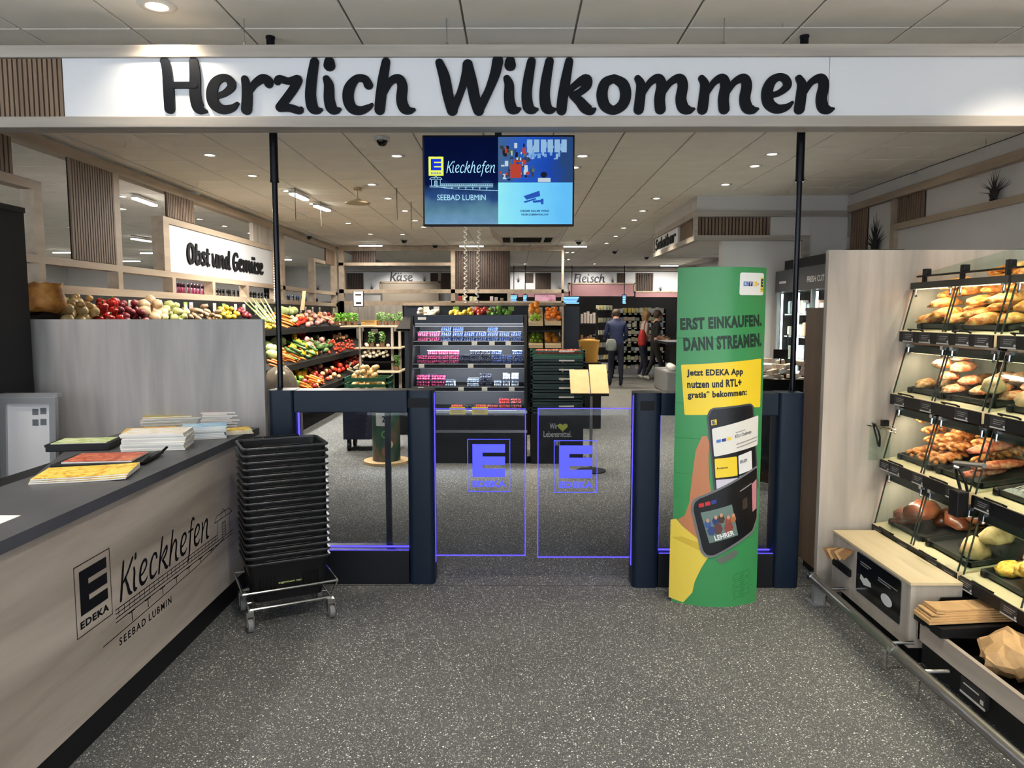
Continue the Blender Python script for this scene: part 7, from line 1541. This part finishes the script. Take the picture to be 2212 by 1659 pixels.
def hand(parent, p, d, up, s=1.0):
    p, d, up = Vector(p), Vector(d).normalized(), Vector(up).normalized(); w = d.cross(up); b = MB()
    b.tube([p-d*.02*s, p+d*.04*s, p+d*.075*s], [.022*s, .034*s, .03*s], 8)
    for i, l in enumerate((.06, .072, .066, .05)):
        a = p+d*.07*s+w*(-.027+.018*i)*s; b.tube([a, a+d*l*.6*s-up*.006*s, a+d*l*s-up*.025*s], [.009*s, .0085*s, .006*s], 6)
    a = p+d*.015*s+w*-.03*s; b.tube([a, a+d*.03*s-w*.025*s, a+d*.06*s-w*.022*s-up*.01*s], [.011*s, .010*s, .007*s], 6)
    b.obj('hand', skin, parent, smooth=True, local=True)
def hair(parent, c, r, rgb, ln=0.0, back=(0, -1)):
    b = MB(); b.ell(c, r*.98, r*1.08, r*1.05, 14, 10, .12, 3); v = []
    b.v = [(x, y, z-(ln*max(0, (c[2]-z)/r) if (x-c[0])*back[0]+(y-c[1])*back[1] > -.02 else -max(0, (c[2]-z))*.9)) for x, y, z in b.v]
    b.obj('hair', mat('hair_%d' % rgb[0], rgb, .7, var=.25, vscale=40), parent, smooth=True, local=True)
# man seen from behind, head bowed over the shelf
mx, my = 2.235, 16.4
J = [((0,0,.93),(.15,.11)), ((0,.0,1.08),(.155,.11)), ((0,.02,1.27),(.18,.115)), ((0,.05,1.41),(.15,.10)), ((0,.09,1.50),(.055,.055)), ((0,.125,1.565),(.075,.085)), ((0,.145,1.635),(.07,.085)),
     ((.17,.04,1.395),(.07,.07)), ((.235,.06,1.15),(.05,.05)), ((.20,.25,1.03),(.04,.04)), ((-.17,.04,1.395),(.07,.07)), ((-.235,.06,1.15),(.05,.05)), ((-.20,.27,1.06),(.04,.04)),
     ((.095,0,.84),(.095,.095)), ((.105,-.01,.48),(.065,.065)), ((.11,-.03,.10),(.045,.045)), ((.115,.10,.045),(.045,.035)), ((-.095,0,.84),(.095,.095)), ((-.12,-.01,.48),(.065,.065)), ((-.135,-.03,.10),(.045,.045)), ((-.14,.10,.045),(.045,.035))]
E = [(0,1,1),(1,2,1),(2,3,1),(3,4,1),(4,5,0),(5,6,0),(3,7,1),(7,8,1),(8,9,1),(3,10,1),(10,11,1),(11,12,1),(0,13,2),(13,14,2),(14,15,2),(15,16,3),(0,17,2),(17,18,2),(18,19,2),(19,20,3)]
man = person('man in dark blue jacket and jeans seen from behind, head bowed', (mx, my, 0), 0, J, E, [skin, navyc, jean, shoeb])
hair(man, (0, .13, 1.63), .098, (66, 52, 42)); hand(man, (.19, .28, 1.02), (-.2, 1, -.1), (0, 0, 1)); hand(man, (-.19, .30, 1.06), (.2, 1, .1), (0, 0, 1))
b = MB(); b.ell((-.079, .135, 1.59), .014, .022, .032, 8, 6); b.ell((.079, .135, 1.59), .014, .022, .032, 8, 6); b.ell((0, .24, 1.575), .014, .02, .02, 8, 6); b.obj('ears_and_nose', skin, man, smooth=True, local=True)
gb = MB(); gx, gy, gz = at(1320, 745, 16.25); gb.loft([[(gx+(w_*math.cos(2*math.pi*i/12)), 16.24+.05*math.sin(2*math.pi*i/12), gz+z) for i in range(12)] for z, w_ in ((-.13,.08),(-.10,.12),(.02,.12),(.11,.09),(.13,.05))]); o = gb.obj('grey_pouch', mat('pouch_grey', (128, 134, 132), .7, var=.2, vscale=14), smooth=True); tag(o, 'grey cloth pouch hanging at the hip of the man in blue', 'bag')
# woman in black, side view, stepping to the right with something dark in her hands (local x is her forward direction)
J = [((0,0,.92),(.12,.14)), ((.0,0,1.07),(.12,.13)), ((.015,0,1.25),(.125,.155)), ((.02,0,1.38),(.09,.13)), ((.035,0,1.475),(.05,.05)), ((.06,0,1.545),(.085,.075)), ((.065,0,1.615),(.085,.075)),
     ((.02,-.17,1.36),(.06,.06)), ((.0,-.20,1.10),(.045,.045)), ((.21,-.16,1.02),(.032,.032)), ((.02,.17,1.36),(.06,.06)), ((.03,.20,1.10),(.045,.045)), ((.24,.14,1.06),(.032,.032)),
     ((.0,-.085,.83),(.09,.09)), ((.12,-.09,.47),(.062,.062)), ((.19,-.09,.10),(.042,.042)), ((.33,-.10,.045),(.04,.035)), ((-.01,.085,.83),(.09,.09)), ((-.05,.09,.47),(.062,.062)), ((-.20,.09,.14),(.042,.042)), ((-.11,.09,.05),(.04,.035))]
E = [(0,1,1),(1,2,1),(2,3,1),(3,4,0),(4,5,0),(5,6,0),(3,7,1),(7,8,1),(8,9,0),(3,10,1),(10,11,1),(11,12,0),(0,13,2),(13,14,2),(14,15,2),(15,16,3),(0,17,2),(17,18,2),(18,19,2),(19,20,3)]
wm = person('woman in black shirt and trousers with white shoes, stepping right', (3.34, 17.7, 0), 0, J, E, [skin, blackc, blackc, shoew])
hair(wm, (.035, 0, 1.61), .105, (74, 56, 44), .0, (-1, 0)); hand(wm, (.22, -.16, 1.015), (1, .1, -.05), (0, 0, 1)); hand(wm, (.25, .14, 1.06), (1, -.1, 0), (0, 0, 1))
b = MB(); b.ell((.148, 0, 1.57), .022, .014, .016, 8, 6); b.ell((.05, -.076, 1.57), .02, .012, .03, 8, 6); b.obj('nose_and_ear', skin, wm, smooth=True, local=True); b = MB(); b.ell((.135, -.03, 1.59), .008, .01, .007, 8, 6); b.ell((.135, .03, 1.59), .008, .01, .007, 8, 6); b.obj('eyes', M_ink, wm, smooth=True, local=True); b = MB(); b.ell((.138, 0, 1.525), .007, .022, .006, 8, 6); b.obj('mouth', mat('lip', (160, 90, 84), .5), wm, smooth=True, local=True)
hb = MB(); hx, hy = 3.34+.52, 17.6; hb.loft([[(hx+w_*math.cos(2*math.pi*i/10), hy+.09*math.sin(2*math.pi*i/10), z) for i in range(10)] for z, w_ in ((.80,.07),(.86,.12),(.98,.13),(1.08,.10),(1.12,.05))]); o = hb.obj('handbag', blackc, smooth=True); tag(o, 'black handbag held before the woman in black', 'bag')
# companion in a pale top with a red bag
J = [(Vector(p)+Vector((-.02 if i > 12 else 0, 0, 0)), r) for i, (p, r) in enumerate(J)]
J = [(tuple(p), r) for p, r in J]; J[14] = ((.03,-.09,.47), .062); J[15] = ((-.02,-.09,.10), .042); J[16] = ((.11,-.10,.045), .04); J[18] = ((.0,.09,.47), .062); J[19] = ((-.12,.09,.12), .042); J[20] = ((.0,.09,.045), .04)
E2 = [(a, b_, (1 if m_ == 1 else m_)) for a, b_, m_ in E]
w2_ = person('person in a pale top and dark trousers behind the woman in black', (3.17, 18.25, 0), 0, J, E2, [skin, creamc, jean, shoew])
hair(w2_, (.03, 0, 1.60), .11, (176, 140, 96), .14, (-1, 0)); hand(w2_, (.22, -.16, 1.015), (1, .1, -.05), (0, 0, 1)); hand(w2_, (.25, .14, 1.06), (1, -.1, 0), (0, 0, 1))
b = MB(); b.ell((.148, 0, 1.57), .022, .014, .016, 8, 6); b.obj('nose', skin, w2_, smooth=True, local=True)
rx, ry, rz_ = at(1387, 730, 17.95)
rbg = thing('red_bag', 'red shoulder bag on the back of the person in the pale top', 'bag', (rx, ry, rz_-.2)); b = MB(); b.loft([[(rx+w_*math.cos(2*math.pi*i/12), ry+.08*math.sin(2*math.pi*i/12), rz_+z) for i in range(12)] for z, w_ in ((-.2,.07),(-.15,.10),(0,.10),(.12,.08),(.2,.05))]); b.obj('body', mat('bag_red', (170, 44, 40), .5, var=.12), rbg, smooth=True)
b = MB(); b.tube([(rx+.03, ry-.06, rz_+.18), (rx+.06, ry-.04, rz_+.36), (rx+.1, ry, rz_+.42)], .012, 6); b.obj('strap', MATS['bag_red'], rbg)
